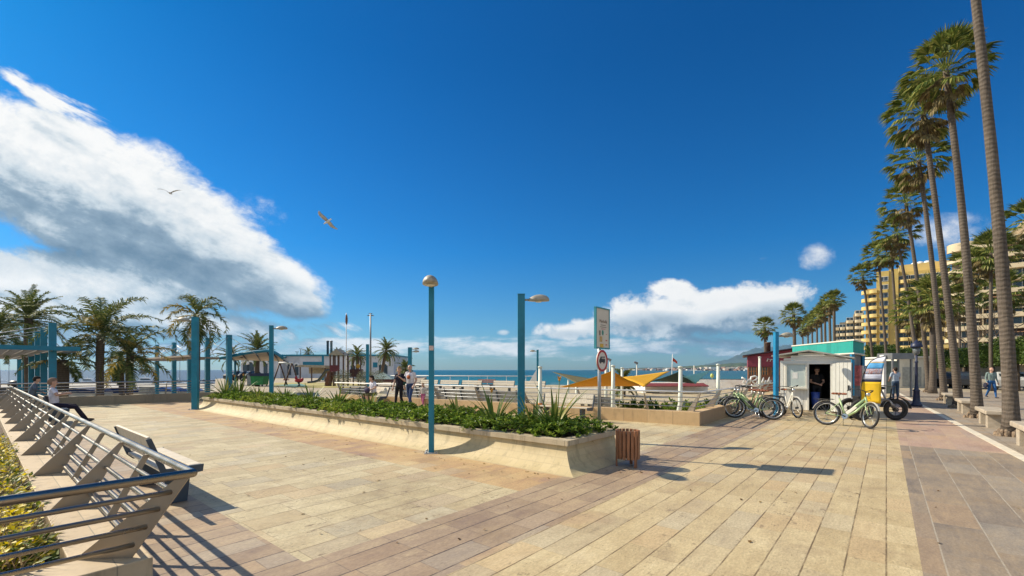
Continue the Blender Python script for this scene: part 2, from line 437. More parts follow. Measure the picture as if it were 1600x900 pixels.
mxs = t.new('ShaderNodeMixShader'); t.link(alpha, mxs.inputs[0]); t.link(b1.outputs[0], mxs.inputs[1]); t.link(b2.outputs[0], mxs.inputs[2])
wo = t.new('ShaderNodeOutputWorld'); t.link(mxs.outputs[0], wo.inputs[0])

# ------------------------------------------------------------------ shared materials
M = {}
M['pave_tan'] = paving_mat('pale_travertine_slabs', [(0, (.34, .245, .125)), (.35, (.51, .39, .21)), (.7, (.61, .485, .275)), (1, (.70, .58, .36))], .262, .62, cross=.35, pits=.7, vein=.45, patch=(.55, .36, .22), joint=(.13, .085, .04), jw=.006, joint_amt=.85)
M['pave_field'] = paving_mat('cream_travertine_field', [(0, (.34, .26, .145)), (.4, (.50, .405, .235)), (.75, (.62, .52, .32)), (1, (.57, .51, .385))], .40, .56, cross=.8, pits=1.0, vein=.4, joint=(.14, .09, .045), jw=.007, joint_amt=.75)
M['pave_mauve'] = paving_mat('mauve_stone_slabs', [(0, (.19, .125, .11)), (.3, (.31, .22, .145)), (.55, (.385, .28, .182)), (.8, (.48, .365, .225)), (1, (.58, .47, .295))], .272, .60, cross=.5, pits=.35, vein=.4, joint=(.08, .06, .05), jw=.007)
M['pave_orange'] = paving_mat('apricot_stone_slabs', [(0, (.26, .165, .125)), (.25, (.36, .235, .16)), (.42, (.48, .31, .16)), (.72, (.57, .40, .20)), (1, (.64, .51, .29))], .34, .5, cross=.3, pits=.4, vein=.3, joint=(.2, .13, .09), jw=.006, joint_amt=.5)
M['pave_grey'] = paving_mat('grey_mauve_slabs', [(0, (.18, .145, .115)), (.4, (.27, .215, .16)), (.75, (.36, .275, .185)), (1, (.46, .335, .19))], .37, 1.0, cross=.35, pits=.15, vein=.55, joint=(.42, .36, .27), jw=.006)
M['pave_pink'] = paving_mat('pink_stone_slabs', [(0, (.34, .22, .17)), (.4, (.46, .31, .23)), (.75, (.52, .37, .25)), (1, (.60, .47, .32))], .37, .8, cross=.25, pits=.2, vein=.5, joint=(.4, .3, .22), jw=.004, joint_amt=.6)
M['pave_far'] = pm('trodden_sandy_paving', (.38, .31, .21), .75, var=.2, sc_=.8, bump=.2, bs=6)
M['pave_walk'] = paving_mat('dusty_walk_tiles', [(0, (.26, .20, .15)), (.5, (.34, .28, .21)), (1, (.42, .35, .27))], .4, .4, cross=.5, pits=.2, vein=.2, joint=(.18, .14, .1))
M['asphalt'] = pm('asphalt', (.055, .054, .053), .85, var=.25, sc_=3, bump=.3, bs=80)
M['kerbwhite'] = pm('pale_kerb_stone', (.68, .60, .46), .7, var=.1, sc_=6)
M['sandstone'] = tile_mat('sandstone_cladding', (.40, .29, .17), (.60, .47, .30), (.62, 5.0), jw=.008)
M['wallstone'] = tile_mat('honey_stone_blocks', (.48, .31, .15), (.68, .48, .26), (.75, 9.0), jw=.012, joint=(.3, .2, .12))
M['flare'] = tile_mat('small_cream_tiles', (.47, .37, .19), (.60, .48, .275), (.17, .10), jw=.007, joint=(.42, .33, .19), axes=(1, 2))
M['coping'] = tile_mat('coping_stone', (.42, .34, .22), (.58, .48, .33), (9.0, .8), jw=.012, joint=(.2, .16, .11))
M['soil'] = pm('dark_soil', (.10, .07, .045), .95, var=.4, sc_=12, bump=.6, bs=40)
M['sand'] = pm('beach_sand', (.50, .41, .28), .9, var=.15, sc_=.3)
M['steel'] = pm('brushed_stainless_steel', (.55, .50, .43), .28, 1.0, var=.03, sc_=2)
M['plate'] = pm('steel_plate', (.36, .31, .25), .45, .8, var=.05, sc_=3)
M['galv'] = pm('galvanised_steel', (.42, .43, .44), .45, .8, var=.12, sc_=9)
M['blue'] = pm('teal_blue_paint', (.008, .185, .275), .38, var=.14, sc_=3, bump=.05, bs=60, grime=(.03, .14, .2))
M['bluelit'] = pm('sunlit_blue_paint', (.01, .22, .42), .4, var=.1, sc_=3)  # brighter copy of the blue, with sunlight put into its colour
M['hood'] = pm('weathered_beige_hood', (.36, .32, .25), .5, var=.2, sc_=10)
M['white'] = pm('white_paint', (.78, .77, .74), .5, var=.06, sc_=3, grime=(.55, .52, .46))
M['offwhite'] = pm('cream_paint', (.70, .66, .56), .6, var=.08, sc_=2)
M['black'] = pm('black_plastic', (.02, .02, .021), .45, var=.2, sc_=10)
M['rubber'] = pm('tyre_rubber', (.025, .024, .024), .8, var=.2, sc_=20)
M['darksteel'] = pm('dark_blue_steel', (.055, .075, .10), .45, .2, var=.12, sc_=6)
M['benchwood'] = pm('bleached_bench_boards', (.62, .54, .42), .7, var=.16, sc_=3, stretch=(1, 14, 6), bump=.25, bs=20)
M['binwood'] = pm('oiled_brown_slats', (.30, .125, .055), .45, var=.3, sc_=4, stretch=(10, 10, 1), bump=.2, bs=20)
M['brown'] = pm('brown_timber', (.10, .05, .03), .6, var=.3, sc_=4)
M['glass'] = pm('dark_window_glass', (.05, .065, .075), .12, var=.3, sc_=.4, spec=.7)
M['red'] = pm('signal_red', (.42, .02, .02), .4, var=.05)
M['navy'] = pm('navy_blue', (.016, .022, .06), .45, var=.15)
M['metalgrey'] = pm('grey_metal', (.22, .22, .22), .45, .5, var=.1)
M['stoneseat'] = pm('cast_stone_seat', (.42, .35, .26), .8, var=.15, sc_=6, bump=.2)
M['darkvoid'] = pm('unlit_interior', (.03, .028, .027), .9, var=.2)  # near-black lining; the shade of the room is put into its colour
M['skin'] = pm('skin', (.52, .30, .21), .5, var=.06, sc_=20)

# ------------------------------------------------------------------ sea, land, paving
def sheet(name, polys, mat, loc=(0, 0, 0), rz=0.0, kind='structure', thick=None):
    mb = MB()
    for poly, z in polys:
        if thick: mb.prism(poly, z - thick, z)
        else: mb.add([(x, y, z) for x, y in poly], [tuple(range(len(poly)))])
    o = mb.build(name, mat, loc=loc, rz=rz)
    o['kind'] = kind
    return o
def rect(u0, u1, v0, v1): return [(u0, v0), (u1, v0), (u1, v1), (u0, v1)]

m, t2, b, co = base_mat('sea_water')
n = t2.noise(co, .004, 3)
dist = t2.new('ShaderNodeVectorMath', operation='LENGTH'); t2.link(co, dist.inputs[0])
deep = t2.mapr(dist.outputs['Value'], 120, 700)
sep = t2.new('ShaderNodeSeparateXYZ'); t2.link(co, sep.inputs[0])
harb = t2.mapr(t2.math('SUBTRACT', sep.outputs[0], t2.math('MULTIPLY', sep.outputs[1], -.45)), -40, 20)
wc = t2.mix(deep, (.008, .125, .13), (.002, .07, .09))
wc = t2.mix(t2.math('MULTIPLY', t2.mapr(n, .4, .65), .35), wc, (.008, .11, .13))
wc = t2.mix(harb, (.055, .10, .16), wc)  # greyer harbour side: cloud reflection partly put into the water colour
wv = t2.scale(co, (.30, 1.0, 1)); wn = t2.noise(wv, .35, 6, .62, .4)
foam = t2.math('MULTIPLY', t2.mapr(t2.noise(t2.scale(co, (.18, 1, 1)), .11, 5, .6), .665, .70), t2.mapr(dist.outputs['Value'], 450, 150))
foam = t2.math('MULTIPLY', foam, harb)
t2.val(b.inputs['Base Color'], t2.mix(foam, wc, (.75, .78, .78)))
b.inputs['Roughness'].default_value = .32; b.inputs['Specular IOR Level'].default_value = .16
bp = t2.new('ShaderNodeBump'); bp.inputs['Strength'].default_value = .9; bp.inputs['Distance'].default_value = .8
t2.link(wn, bp.inputs['Height']); t2.link(bp.outputs[0], b.inputs['Normal'])
M['sea'] = m
mb = MB(); k = 96
mb.add([(15500 * math.cos(2 * math.pi * i / k), 15500 * math.sin(2 * math.pi * i / k), 0) for i in range(k)], [tuple(range(k))])
sea = mb.build('sea_water', M['sea'], loc=(0, 0, -4.2)); struct(sea)

Aw = Vector((5.35, 12.75, 0)); Bw = Vector((-8.8, 22.4, 0)); Cw = Vector((13.6, 23.1, 0))   # sea wall corners
uv2 = lambda u, v: tuple(UV(u, v)[:2])
land_poly = [uv2(-14, -300), uv2(1500, -500), uv2(1500, 213), uv2(820, 118), uv2(400, 58), uv2(240, 33), uv2(140, 18), uv2(90, 8.5), uv2(60, 5.2), uv2(38, 4.25),
             Cw[:2], Aw[:2], (.5, 16.2), (3.2, 26), (3.4, 47), (-10, 48), (-14, 70), (-20, 105), (-66, 112), (-53, 80), (-27, 42), uv2(8.3, 27.75), uv2(-40, 27.75), uv2(-40, -40)]
land = sheet('ground', [(land_poly, -.012)], M['pave_far'], thick=6.0)
beach_poly = [(3, 15), (120, 30), (160, 190), (70, 165), (30, 150), (10, 120), (-4, 96), (-12, 60), (-8, 22)]
beach = sheet('beach', [(beach_poly, -2.7)], M['sand'], thick=3)
quay = sheet('quay', [([(-16.5, 24.5), (-120, -20), (-190, 100), (-60, 108), (-40, 60)], -1.6)], pm('quay_concrete', (.36, .33, .28), .8, var=.25, sc_=.4), thick=4)

KV = lambda u: -1.76 + .044 * (u - 13.6)          # line of the flush kerb beside the palms
rzu = TH
sheet('promenade_paving', [(rect(-9, 46, -.22, 2.63), 0)], M['pave_tan'], rz=rzu)
sheet('mauve_paving', [(rect(-9, 38, 2.63, 3.72), 0), (rect(-9, 1.75, 3.72, 4.0), 0), (rect(.6, 1.75, 4.0, 27.7), 0)], M['pave_mauve'], rz=rzu)
sheet('plaza_paving', [(rect(1.75, 4.6, 3.72, 27.7), 0), (rect(7.4, 40, 3.72, 27.7), 0.0)], M['pave_field'], rz=rzu)
sheet('apricot_paving', [(rect(4.6, 7.4, 3.72, 27.7), 0)], M['pave_orange'], rz=rzu)
sheet('grey_paving', [([(-9, KV(-9)), (12.6, KV(12.6)), (12.6, -.22), (-9, -.22)], 0)], M['pave_grey'], rz=rzu)
sheet('pink_paving', [([(12.6, KV(12.6)), (46, KV(46)), (46, -.22), (12.6, -.22)], 0)], M['pave_pink'], rz=rzu)
kerb_mb = MB(); kerb_mb.prism([(-9, KV(-9)), (46, KV(46)), (46, KV(46) - .16), (-9, KV(-9) - .16)], -.1, .006)
struct(kerb_mb.build('kerb', M['kerbwhite'], rz=rzu))
sheet('pavement', [([(-9, KV(-9) - .16), (46, KV(46) - .16), (46, -9), (-9, -9)], 0)], M['pave_walk'], rz=rzu)
sheet('road', [(rect(-40, 300, -26, -13), .004)], M['asphalt'], rz=rzu)

# far shore: hills and low town coast
def ridge(name, pts, depth, mat, seed):
    rn = random.Random(seed); mb = MB(); cols = []
    fine = []
    for i in range(len(pts) - 1):
        for k in range(10):
            f = k / 10; a, b_ = pts[i], pts[i + 1]
            fine.append((a[0] + (b_[0] - a[0]) * f, a[1] + (b_[1] - a[1]) * f, a[2] + (b_[2] - a[2]) * f))
    fine.append(pts[-1])
    vs = []; rows = 7
    for i, (x, y, z) in enumerate(fine):
        for r in range(rows):
            f = r / (rows - 1) * 2 - 1
            h = z * (1 - abs(f)) ** .8 * (1 + rn.uniform(-.06, .06)) if abs(f) < 1 else -6
            vs.append((x + rn.uniform(-.02, .02) * depth, y + f * depth, h))
    fs = [(i * rows + r, (i + 1) * rows + r, (i + 1) * rows + r + 1, i * rows + r + 1) for i in range(len(fine) - 1) for r in range(rows - 1)]
    mb.add(vs, fs, 0, True)
    return struct(mb.build(name, mat))
def far(px, py, Y): p = at(px, py, Y); return (p.x, p.y, p.z)
M['hill'] = pm('scrub_hillside', (.07, .085, .06), .9, var=.3, sc_=.002)
M['shore'] = pm('wooded_shore', (.05, .07, .035), .9, var=.5, sc_=.01)
ridge('mountains', [far(1060, 577, 13000), far(1105, 569, 13000), far(1140, 561, 13000), far(1172, 546, 13000), far(1200, 541, 13000), far(1235, 538, 13000), far(1290, 548, 13000), far(1360, 545, 13000), far(1480, 560, 13000)], 1500, M['hill'], 3)
ridge('hills', [far(935, 577.3, 5200), far(985, 575, 5000), far(1040, 574, 4700), far(1090, 571, 4300), far(1150, 567, 3900), far(1230, 565, 3600), far(1350, 563, 3300)], 320, M['shore'], 5)
# ------------------------------------------------------------------ railings
def railing(name, label, path, z0, h, lean, spacing, mats, group=None, plate_w=.27, struts=True, closed_ends=True, rails=(.22, .42, .63, .84), hr=.031, rr=.018, side=1, sstart=.12):
    """leaning steel railing along a plan polyline; it leans to the left (+) or right (-) of the walking direction"""
    P = [Vector((p[0], p[1], 0)) for p in path]
    nr = []
    for i in range(len(P) - 1):
        d = (P[i + 1] - P[i]).normalized(); nr.append(Vector((-d.y, d.x, 0)) * side)
    def off(i, k):
        if i == 0: return P[0] + nr[0] * k
        if i == len(P) - 1: return P[-1] + nr[-1] * k
        m_ = (nr[i - 1] + nr[i]); m_ = m_ / max(.3, m_.dot(nr[i]))
        return P[i] + m_ * k
    root = empty(name, label, 'railing', tuple(P[0]) if False else (0, 0, 0), 0, group)
    for i in range(1, len(P) - 1):      # mitred plate at each corner
        q0, q1 = off(i, -plate_w), off(i, 0); q2, q3 = off(i, lean * .985), off(i, lean * .985 - .05)
        t_ = (off(i, 1) - off(i, 0)).normalized(); t_ = Vector((-t_.y, t_.x, 0)) * .007
        vs = [q + t_ * sg + Vector((0, 0, z)) for sg in (-1, 1) for q, z in ((q0, z0), (q1, z0), (q2, z0 + h * .985), (q3, z0 + h * .985))]
        mb = MB(); mb.add(vs, [(3, 2, 1, 0), (4, 5, 6, 7), (0, 1, 5, 4), (1, 2, 6, 5), (2, 3, 7, 6), (3, 0, 4, 7)]); mb.build('post', mats[1], root)
    def line(f, k0=0.0):
        return [off(i, lean * f + k0) + Vector((0, 0, z0 + h * f)) for i in range(len(P))]
    mb = MB(); mb.tube(line(1.0), hr, 12); mb.build('handrail', mats[0], root)
    for f in rails:
        mb = MB(); mb.tube(line(1 - f, -.03), rr, 8); mb.build('rail', mats[-1] if len(mats) > 2 else mats[0], root)
    for i in range(len(P) - 1):
        d = P[i + 1] - P[i]; L = d.length; d.normalize(); n = nr[i]
        a_corner = i > 0
        s0_ = sstart if i == 0 else spacing * .93
        ss = [s0_ + spacing * j for j in range(60) if s0_ + spacing * j < L - .3]
        def plate(s, w0, w1, f0, t_):
            # outline in (k, f): k = lean offset, f = height fraction
            o0 = lean * f0; pts = [(o0 - w0, f0), (o0, f0), (lean * .985, .985), (lean * .985 - w1, .985)]
            mb = MB()
            c0 = P[i] + d * s
            vs = [c0 + n * kk + d * (t_ * sg) + Vector((0, 0, z0 + h * ff)) for sg in (-.5, .5) for kk, ff in pts]
            mb.add(vs, [(3, 2, 1, 0), (4, 5, 6, 7), (0, 1, 5, 4), (1, 2, 6, 5), (2, 3, 7, 6), (3, 0, 4, 7)])
            return mb
        for j, s in enumerate(ss):
            if i > 0 and j == 0 and False: continue
            mb = plate(s, plate_w, .045, 0.0, .014)
            c0 = P[i] + d * s - n * (plate_w * .5)
            mb.box(c0 + Vector((0, 0, z0 + .006)), (.1, .1, .012)) if False else None
            mb.build('post', mats[1], root)
            if struts and i > 0:
                plate(s - spacing / 2, .06, .05, .14, .012).build('strut', mats[1], root)
    return root

# front railing: runs from the far left to the corner near the viewer, then away to the left of the frame
fr_path = [UV(-7, 4.16), UV(.72, 4.16), UV(.72, 31.0)]
# walking from the left leg to the corner and on up the long leg; plaza is on the right-hand side
railing('steel_railing', 'brushed steel railing with leaning plate posts on the low sandstone kerb beside the flower bed', fr_path, .25, .60, .29, 2.15, (M['steel'], M['plate']), side=-1, sstart=.12)

mb = MB()
mb.prism([(-7, 4.06), (.82, 4.06), (.82, 31), (.42, 31), (.42, 4.48), (-7, 4.48)], -.1, .25)
kb = mb.build('sandstone_kerb', M['sandstone'], rz=TH, bevel=.008)
tag(kb, 'low sandstone kerb wall under the steel railing, turning a corner beside the flower bed', 'kerb wall')

# flower bed behind the kerb
mb = MB(); mb.prism([(-7, 4.48), (.42, 4.48), (.42, 30), (-7, 30)], -.1, .13)
struct(mb.build('flower_bed_soil', M['soil'], rz=TH))
def leaf_clump(mb, c, rad, hgt, n, size, rn, mi=0, droop=.2, narrow=.45):
    """n small leaf quads through a mounded volume"""
    for _ in range(n):
        a = rn.uniform(0, 6.283); q = rn.random() ** .5
        e = rn.random() ** .55
        x = math.cos(a) * q * rad; y = math.sin(a) * q * rad
        top = math.sqrt(max(0, 1 - q * q)) * .85 + .15
        z = hgt * top * e
        p = Vector((c[0] + x, c[1] + y, c[2] + z))
        yaw = a + rn.uniform(-1.2, 1.2); pit = rn.uniform(-.3, 1.0)
        d = Vector((math.cos(yaw) * math.cos(pit), math.sin(yaw) * math.cos(pit), math.sin(pit)))
        s = d.cross(Vector((rn.uniform(-.3, .3), rn.uniform(-.3, .3), 1))).normalized()
        L = size * rn.uniform(.6, 1.3); w_ = L * narrow * .5
        nrm = s.cross(d)
        mb.add([p, p + d * L * .5 + s * w_ + nrm * L * .06, p + d * L, p + d * L * .5 - s * w_ + nrm * L * .06], [(0, 1, 2, 3)], mi)
M['bed_green'] = leaf_mat('flower_bed_leaves', (.06, .12, .015), (.20, .27, .03), (.42, .38, .04))
M['bed_yellow'] = leaf_mat('yellow_flower_heads', (.62, .46, .01), (.80, .64, .02), None, trans=.35)
M['bed_dry'] = leaf_mat('dry_grass_blades', (.22, .15, .08), (.40, .30, .17), None)
rn = random.Random(3); mb = MB()
for i in range(560):
    u = -.05 - abs(rn.gauss(0, .8)) + .30; v = 4.5 + 9.5 * rn.random() ** 1.4
    if u < -3: continue
    p = UV(u, v, .12); rr_ = rn.uniform(.12, .26)
    kind = rn.random()
    leaf_clump(mb, p, rr_, rn.uniform(.13, .30), 60, .075, rn, 0)
    if kind < .6: leaf_clump(mb, p + Vector((0, 0, .1)), rr_ * .9, rn.uniform(.16, .26), 40, .045, rn, 1, narrow=.9)
    if kind > .72:
        for q in range(50):
            a = rn.uniform(0, 6.28); L = rn.uniform(.2, .42); c = p + Vector((rn.uniform(-.06, .06), rn.uniform(-.06, .06), 0))
            tip = c + Vector((math.cos(a) * L * .55, math.sin(a) * L * .55, L * rn.uniform(.5, 1)))
            s = Vector((-math.sin(a), math.cos(a), 0)) * .005
            mid = (c + tip) / 2 + Vector((0, 0, L * .15))
            mb.add([c - s, c + s, mid + s, mid - s], [(0, 1, 2, 3)], 2); mb.add([mid - s, mid + s, tip], [(0, 1, 2)], 2)
fb = mb.build('flowering_ground_cover', [M['bed_green'], M['bed_yellow'], M['bed_dry']], fix=False); fb['kind'] = 'stuff'

# ------------------------------------------------------------------ benches of boards on leaning steel plates
def bench(label, loc, rz, length=1.75, group='board benches around the plaza'):
    """local x: towards the sitter's front, y: along the bench"""
    r = empty('bench', label, 'bench', loc, rz, group)
    L = length / 2
    mb = MB()
    for k in range(3): mb.box((-.035 + k * .132, 0, .435 + k * .008), (.126, length - .04, .035))
    mb.build('seat', M['benchwood'], r, bevel=.006)
    mb = MB()
    for k in range(2):
        z = .62 + k * .155; x = -.10 - (z - .45) * .30
        mb.box((x, 0, z), (.03, length - .04, .142), (0, R(-17), 0))
    mb.build('backrest', M['benchwood'], r, bevel=.006)
    for sg in (-1, 1):
        y = sg * (L - .0)
        mb = MB()   # side plate: wedge under the seat plus arm up the back
        ol = [(.31, .465), (.30, .38), (-.04, .35), (-.11, .42), (-.245, .82), (-.195, .83), (-.06, .46)]
        mb.prism(ol, -.012, .012, fn=lambda x, z, q, y=y: Vector((x, y + q, z)))
        mb.build('side_plate', M['darksteel'], r)
        yl = sg * (L - .25)
        mb = MB(); ol = [(-.02, .0), (.20, .0), (.24, .415), (-.02, .415)]
        mb.prism(ol, -.035, .035, fn=lambda x, z, q, y=yl: Vector((x, y + q, z)))
        mb.build('leg', M['darksteel'], r, bevel=.004)
    return r
bench('board bench with empty seat standing close behind the steel railing corner', UV(1.46, 7.25), TH, 1.8)
bench('board bench under the seated man in the white shirt', UV(1.45, 19.2), TH, 1.8)
bench('board bench nearest the far corner of the railing, under the person in grey', UV(1.25, 26.2), TH, 1.8)

# ------------------------------------------------------------------ planter with swept tiled sides
PV0, PV1 = 3.9, 21.6; PU0, PU1 = 6.02, 7.65; PZ = .48
root = empty('planter', 'long raised planter with swept cream tiled sides and stone coping', 'planter', UV(PU0, PV0), TH)
def sweep(n=9):
    pr = []
    for i in range(n + 1):
        a = i / n * math.pi / 2
        pr.append((-.36 * (1 - math.sin(a)) ** 1.0, (PZ - .085) * (1 - math.cos(a)) ** .8))
    return pr       # (outward offset, z): flat at the ground, upright under the coping
prof = sweep()
mb = MB(); W_, L_ = PU1 - PU0, PV1 - PV0
rings = []
for o, z in prof:
    k = -o
    rings.append([(-k, -k, z), (W_ + k, -k, z), (W_ + k, L_ + k, z), (-k, L_ + k, z)])
for side in range(4):
    vs = []
    for rg in rings:
        a, b_ = rg[side], rg[(side + 1) % 4]; vs += [a, b_]
    fs = [(2 * i, 2 * i + 1, 2 * i + 3, 2 * i + 2) for i in range(len(rings) - 1)]
    mb.add(vs, fs, 0, True)
mb.build('side_wall', M['flare'], root)
mb = MB(); o = .05; i_ = .16
for (x0, x1, y0, y1) in ((-o, i_, -o, L_ + o), (W_ - i_, W_ + o, -o, L_ + o), (i_, W_ - i_, -o, i_), (i_, W_ - i_, L_ - i_, L_ + o)):
    mb.box(((x0 + x1) / 2, (y0 + y1) / 2, PZ - .042), (x1 - x0, y1 - y0, .085))
mb.build('coping', M['coping'], root)
mb = MB(); mb.box((W_ / 2, L_ / 2, PZ - .12), (W_ - .3, L_ - .3, .1)); mb.build('soil', M['soil'], root)

M['hedge'] = leaf_mat('glossy_shrub_leaves', (.04, .085, .010), (.14, .23, .025), (.34, .42, .06), rough=.35, trans=.38)
M['hedge2'] = leaf_mat('pale_shrub_leaves', (.08, .13, .016), (.22, .29, .035), (.42, .46, .08), rough=.4, trans=.38)
def shrub_mesh(seed, mat, n=520, rad=.46, h=.40, size=.105):
    rn = random.Random(seed); mb = MB()
    # leaf rosettes gathered at twig ends
    for _ in range(n // 7):
        a = rn.uniform(0, 6.283); q = rn.random() ** .5; top = math.sqrt(max(0, 1 - q * q)) * .8 + .2
        e = rn.random() ** .4
        c = Vector((math.cos(a) * q * rad * rn.uniform(.8, 1.12), math.sin(a) * q * rad * rn.uniform(.8, 1.12), h * top * e * rn.uniform(.85, 1.15)))
        axis = (Vector((c.x, c.y, 0)) * .9 + Vector((rn.uniform(-.2, .2), rn.uniform(-.2, .2), .55))).normalized()
        x = axis.cross(Vector((.3, .2, 1))).normalized(); y = axis.cross(x)
        for k in range(7):
            b_ = k * 2.4 + rn.uniform(-.3, .3); sp = .35 + .11 * k
            d = (axis * math.cos(sp) + (x * math.cos(b_) + y * math.sin(b_)) * math.sin(sp)).normalized()
            L = size * rn.uniform(.7, 1.25); s = d.cross(axis)
            if s.length < .01: continue
            s.normalize(); nn = s.cross(d); w_ = L * .2
            mid = c + d * L * .55
            mb.add([c, mid + s * w_ + nn * .008, c + d * L - nn * .006, mid - s * w_ + nn * .008], [(0, 1, 2, 3)])
    # twigs
    for _ in range(7):
        a = rn.uniform(0, 6.28)
        mb.tube([(0, 0, -.06), (math.cos(a) * rad * .5, math.sin(a) * rad * .5, h * .7)], [.01, .004], 4)
    return mb.build('low_shrub', mat, fix=False)
protos = [shrub_mesh(i, M['hedge'] if i < 3 else M['hedge2']) for i in range(5)]
def place_mesh(o, loc, rz, sc3, label, cat, group, used=set()):
    if o.name in used: o = o.copy(); COL.objects.link(o)
    else: used.add(o.name)
    o.location = loc; o.rotation_euler = (0, 0, rz); o.scale = sc3
    return tag(o, label, cat, group)
rn = random.Random(11)
v = PV0 + .42
while v < PV1 - .3:
    for u in (PU0 + .40, PU0 + .88, PU1 - .34):
        k = rn.choice([0, 1, 2]) if v < 10 else rn.choice([0, 1, 2, 3, 4, 4])
        hs_ = rn.uniform(.5, .82) * (1.0 if u < PU1 - .5 else .9)
        place_mesh(protos[k], UV(u + rn.uniform(-.08, .08), v + rn.uniform(-.12, .12), PZ - .05), rn.uniform(0, 6.28), (rn.uniform(.85, 1.1), rn.uniform(.85, 1.1), hs_),
                   'low glossy green shrub in the close-planted row filling the long planter', 'shrub', 'shrubs of the planter hedge')
    v += .53 + .012 * (v - 3.9)

# sword-leaved plants standing out of the hedge
M['sword'] = leaf_mat('sword_leaves', (.06, .11, .022), (.16, .22, .045), (.36, .32, .08), rough=.4, trans=.2)
M['petal'] = pm('orange_petals', (.62, .28, .04), .5, var=.2, sc_=30)
def sword_mesh(seed, n=34, L0=.75, wid=.055):
    rn = random.Random(seed); mb = MB()
    for i in range(n):
        a = rn.uniform(0, 6.283); lean = rn.uniform(.25, 1.5); L = L0 * rn.uniform(.6, 1.15)
        pts = []; p = Vector((math.cos(a) * .05, math.sin(a) * .05, 0)); ang = math.pi / 2 - lean * .55
        side = Vector((-math.sin(a), math.cos(a), 0))
        seg = 6
        for k in range(seg + 1):
            pts.append(p.copy()); ang -= lean * .17
            p = p + Vector((math.cos(a) * math.cos(ang), math.sin(a) * math.cos(ang), math.sin(ang))) * (L / seg)
        prof_ = [.35, .8, 1, .95, .75, .42, .03]
        vs = []
        for q, pr_ in zip(pts, prof_):
            w_ = wid * .5 * pr_; vs += [q - side * w_, q + Vector((0, 0, -w_ * .5)), q + side * w_]
        fs = []
        for k in range(seg):
            o = k * 3; fs += [(o, o + 1, o + 4, o + 3), (o + 1, o + 2, o + 5, o + 4)]
        mb.add(vs, fs, 0, True)
    return mb
def sword(label, u, v, seed, n, L0, z=PZ - .06, group='sword-leaved plants in the planter', flower=None):
    r = empty('sword_leaf_plant', label, 'plant', UV(u, v, z), 0, group)
    sword_mesh(seed, n, L0).build('leaves', M['sword'], r, fix=False)
    if flower:
        for (dx, dy, h_) in flower:
            mb = MB(); mb.tube([(dx * .3, dy * .3, 0), (dx * .8, dy * .8, h_ * .6), (dx, dy, h_)], [.012, .01, .007], 6); mb.build('flower_stalk', M['sword'], r)
            mb = MB()
            for k in range(6):
                a = k * 1.05; d = Vector((math.cos(a) * .5, math.sin(a) * .5, .8)).normalized()
                c = Vector((dx, dy, h_)); s = d.cross(Vector((0, 0, 1))).normalized() * .018
                mb.add([c, c + d * .05 + s, c + d * .11, c + d * .05 - s], [(0, 1, 2, 3)])
            mb.ell((dx, dy, h_ + .025), (.025, .025, .04), 8, 6)
            mb.build('flower', M['petal'], r)
    return r
def on_line(px, u):       # point of the line u = const that bears px
    k = (px - 800) / F
    # X = D1.x*u + D2.x*v ; Y = D1.y*u + D2.y*v ; X = k Y
    return (k * D1.y * u - D1.x * u) / (D2.x - k * D2.y)
sword('big sword-leaved clump with a dry flower head near the right end of the planter', 6.95, on_line(866, 6.95), 1, 64, 1.0, flower=[(.10, .04, .98)])
sword('sword-leaved plant just right of the wide blue lamp post', 7.1, on_line(834, 7.1), 21, 30, .72)
sword('tall upright sword-leaved plant with an orange flower left of the wide blue lamp post', 6.9, on_line(772, 6.9), 2, 46, .88, flower=[(-.05, .0, .72)])
sword('small sword-leaved plant right behind the slim blue lamp post', 7.0, on_line(716, 7.0), 3, 30, .68)
sword('sword-leaved plant in front of the seated man with the bag', 7.1, on_line(577, 7.1), 4, 40, .74)
sword('sword-leaved plant in front of the playground slide', 7.1, on_line(528, 7.1), 5, 40, .78)
sword('sword-leaved plant in the middle of the hedge, left of the playground', 7.1, on_line(486, 7.1), 6, 40, .76)
sword('sword-leaved plant beside the foot of the far blue lamp post', 7.1, on_line(446, 7.1), 7, 34, .7)
sword('broad dark sword-leaved clump at the far left end of the planter', 6.7, on_line(352, 6.7), 8, 60, 1.0)
sword('dark sword-leaved clump with reddish flowers, second from the far end of the planter', 6.9, on_line(374, 6.9), 9, 60, 1.0, flower=[(.1, .1, .95), (-.2, 0, .9)])
sword('yellowish sword-leaved plant third from the far end of the planter', 6.5, on_line(404, 6.5), 10, 40, .72)

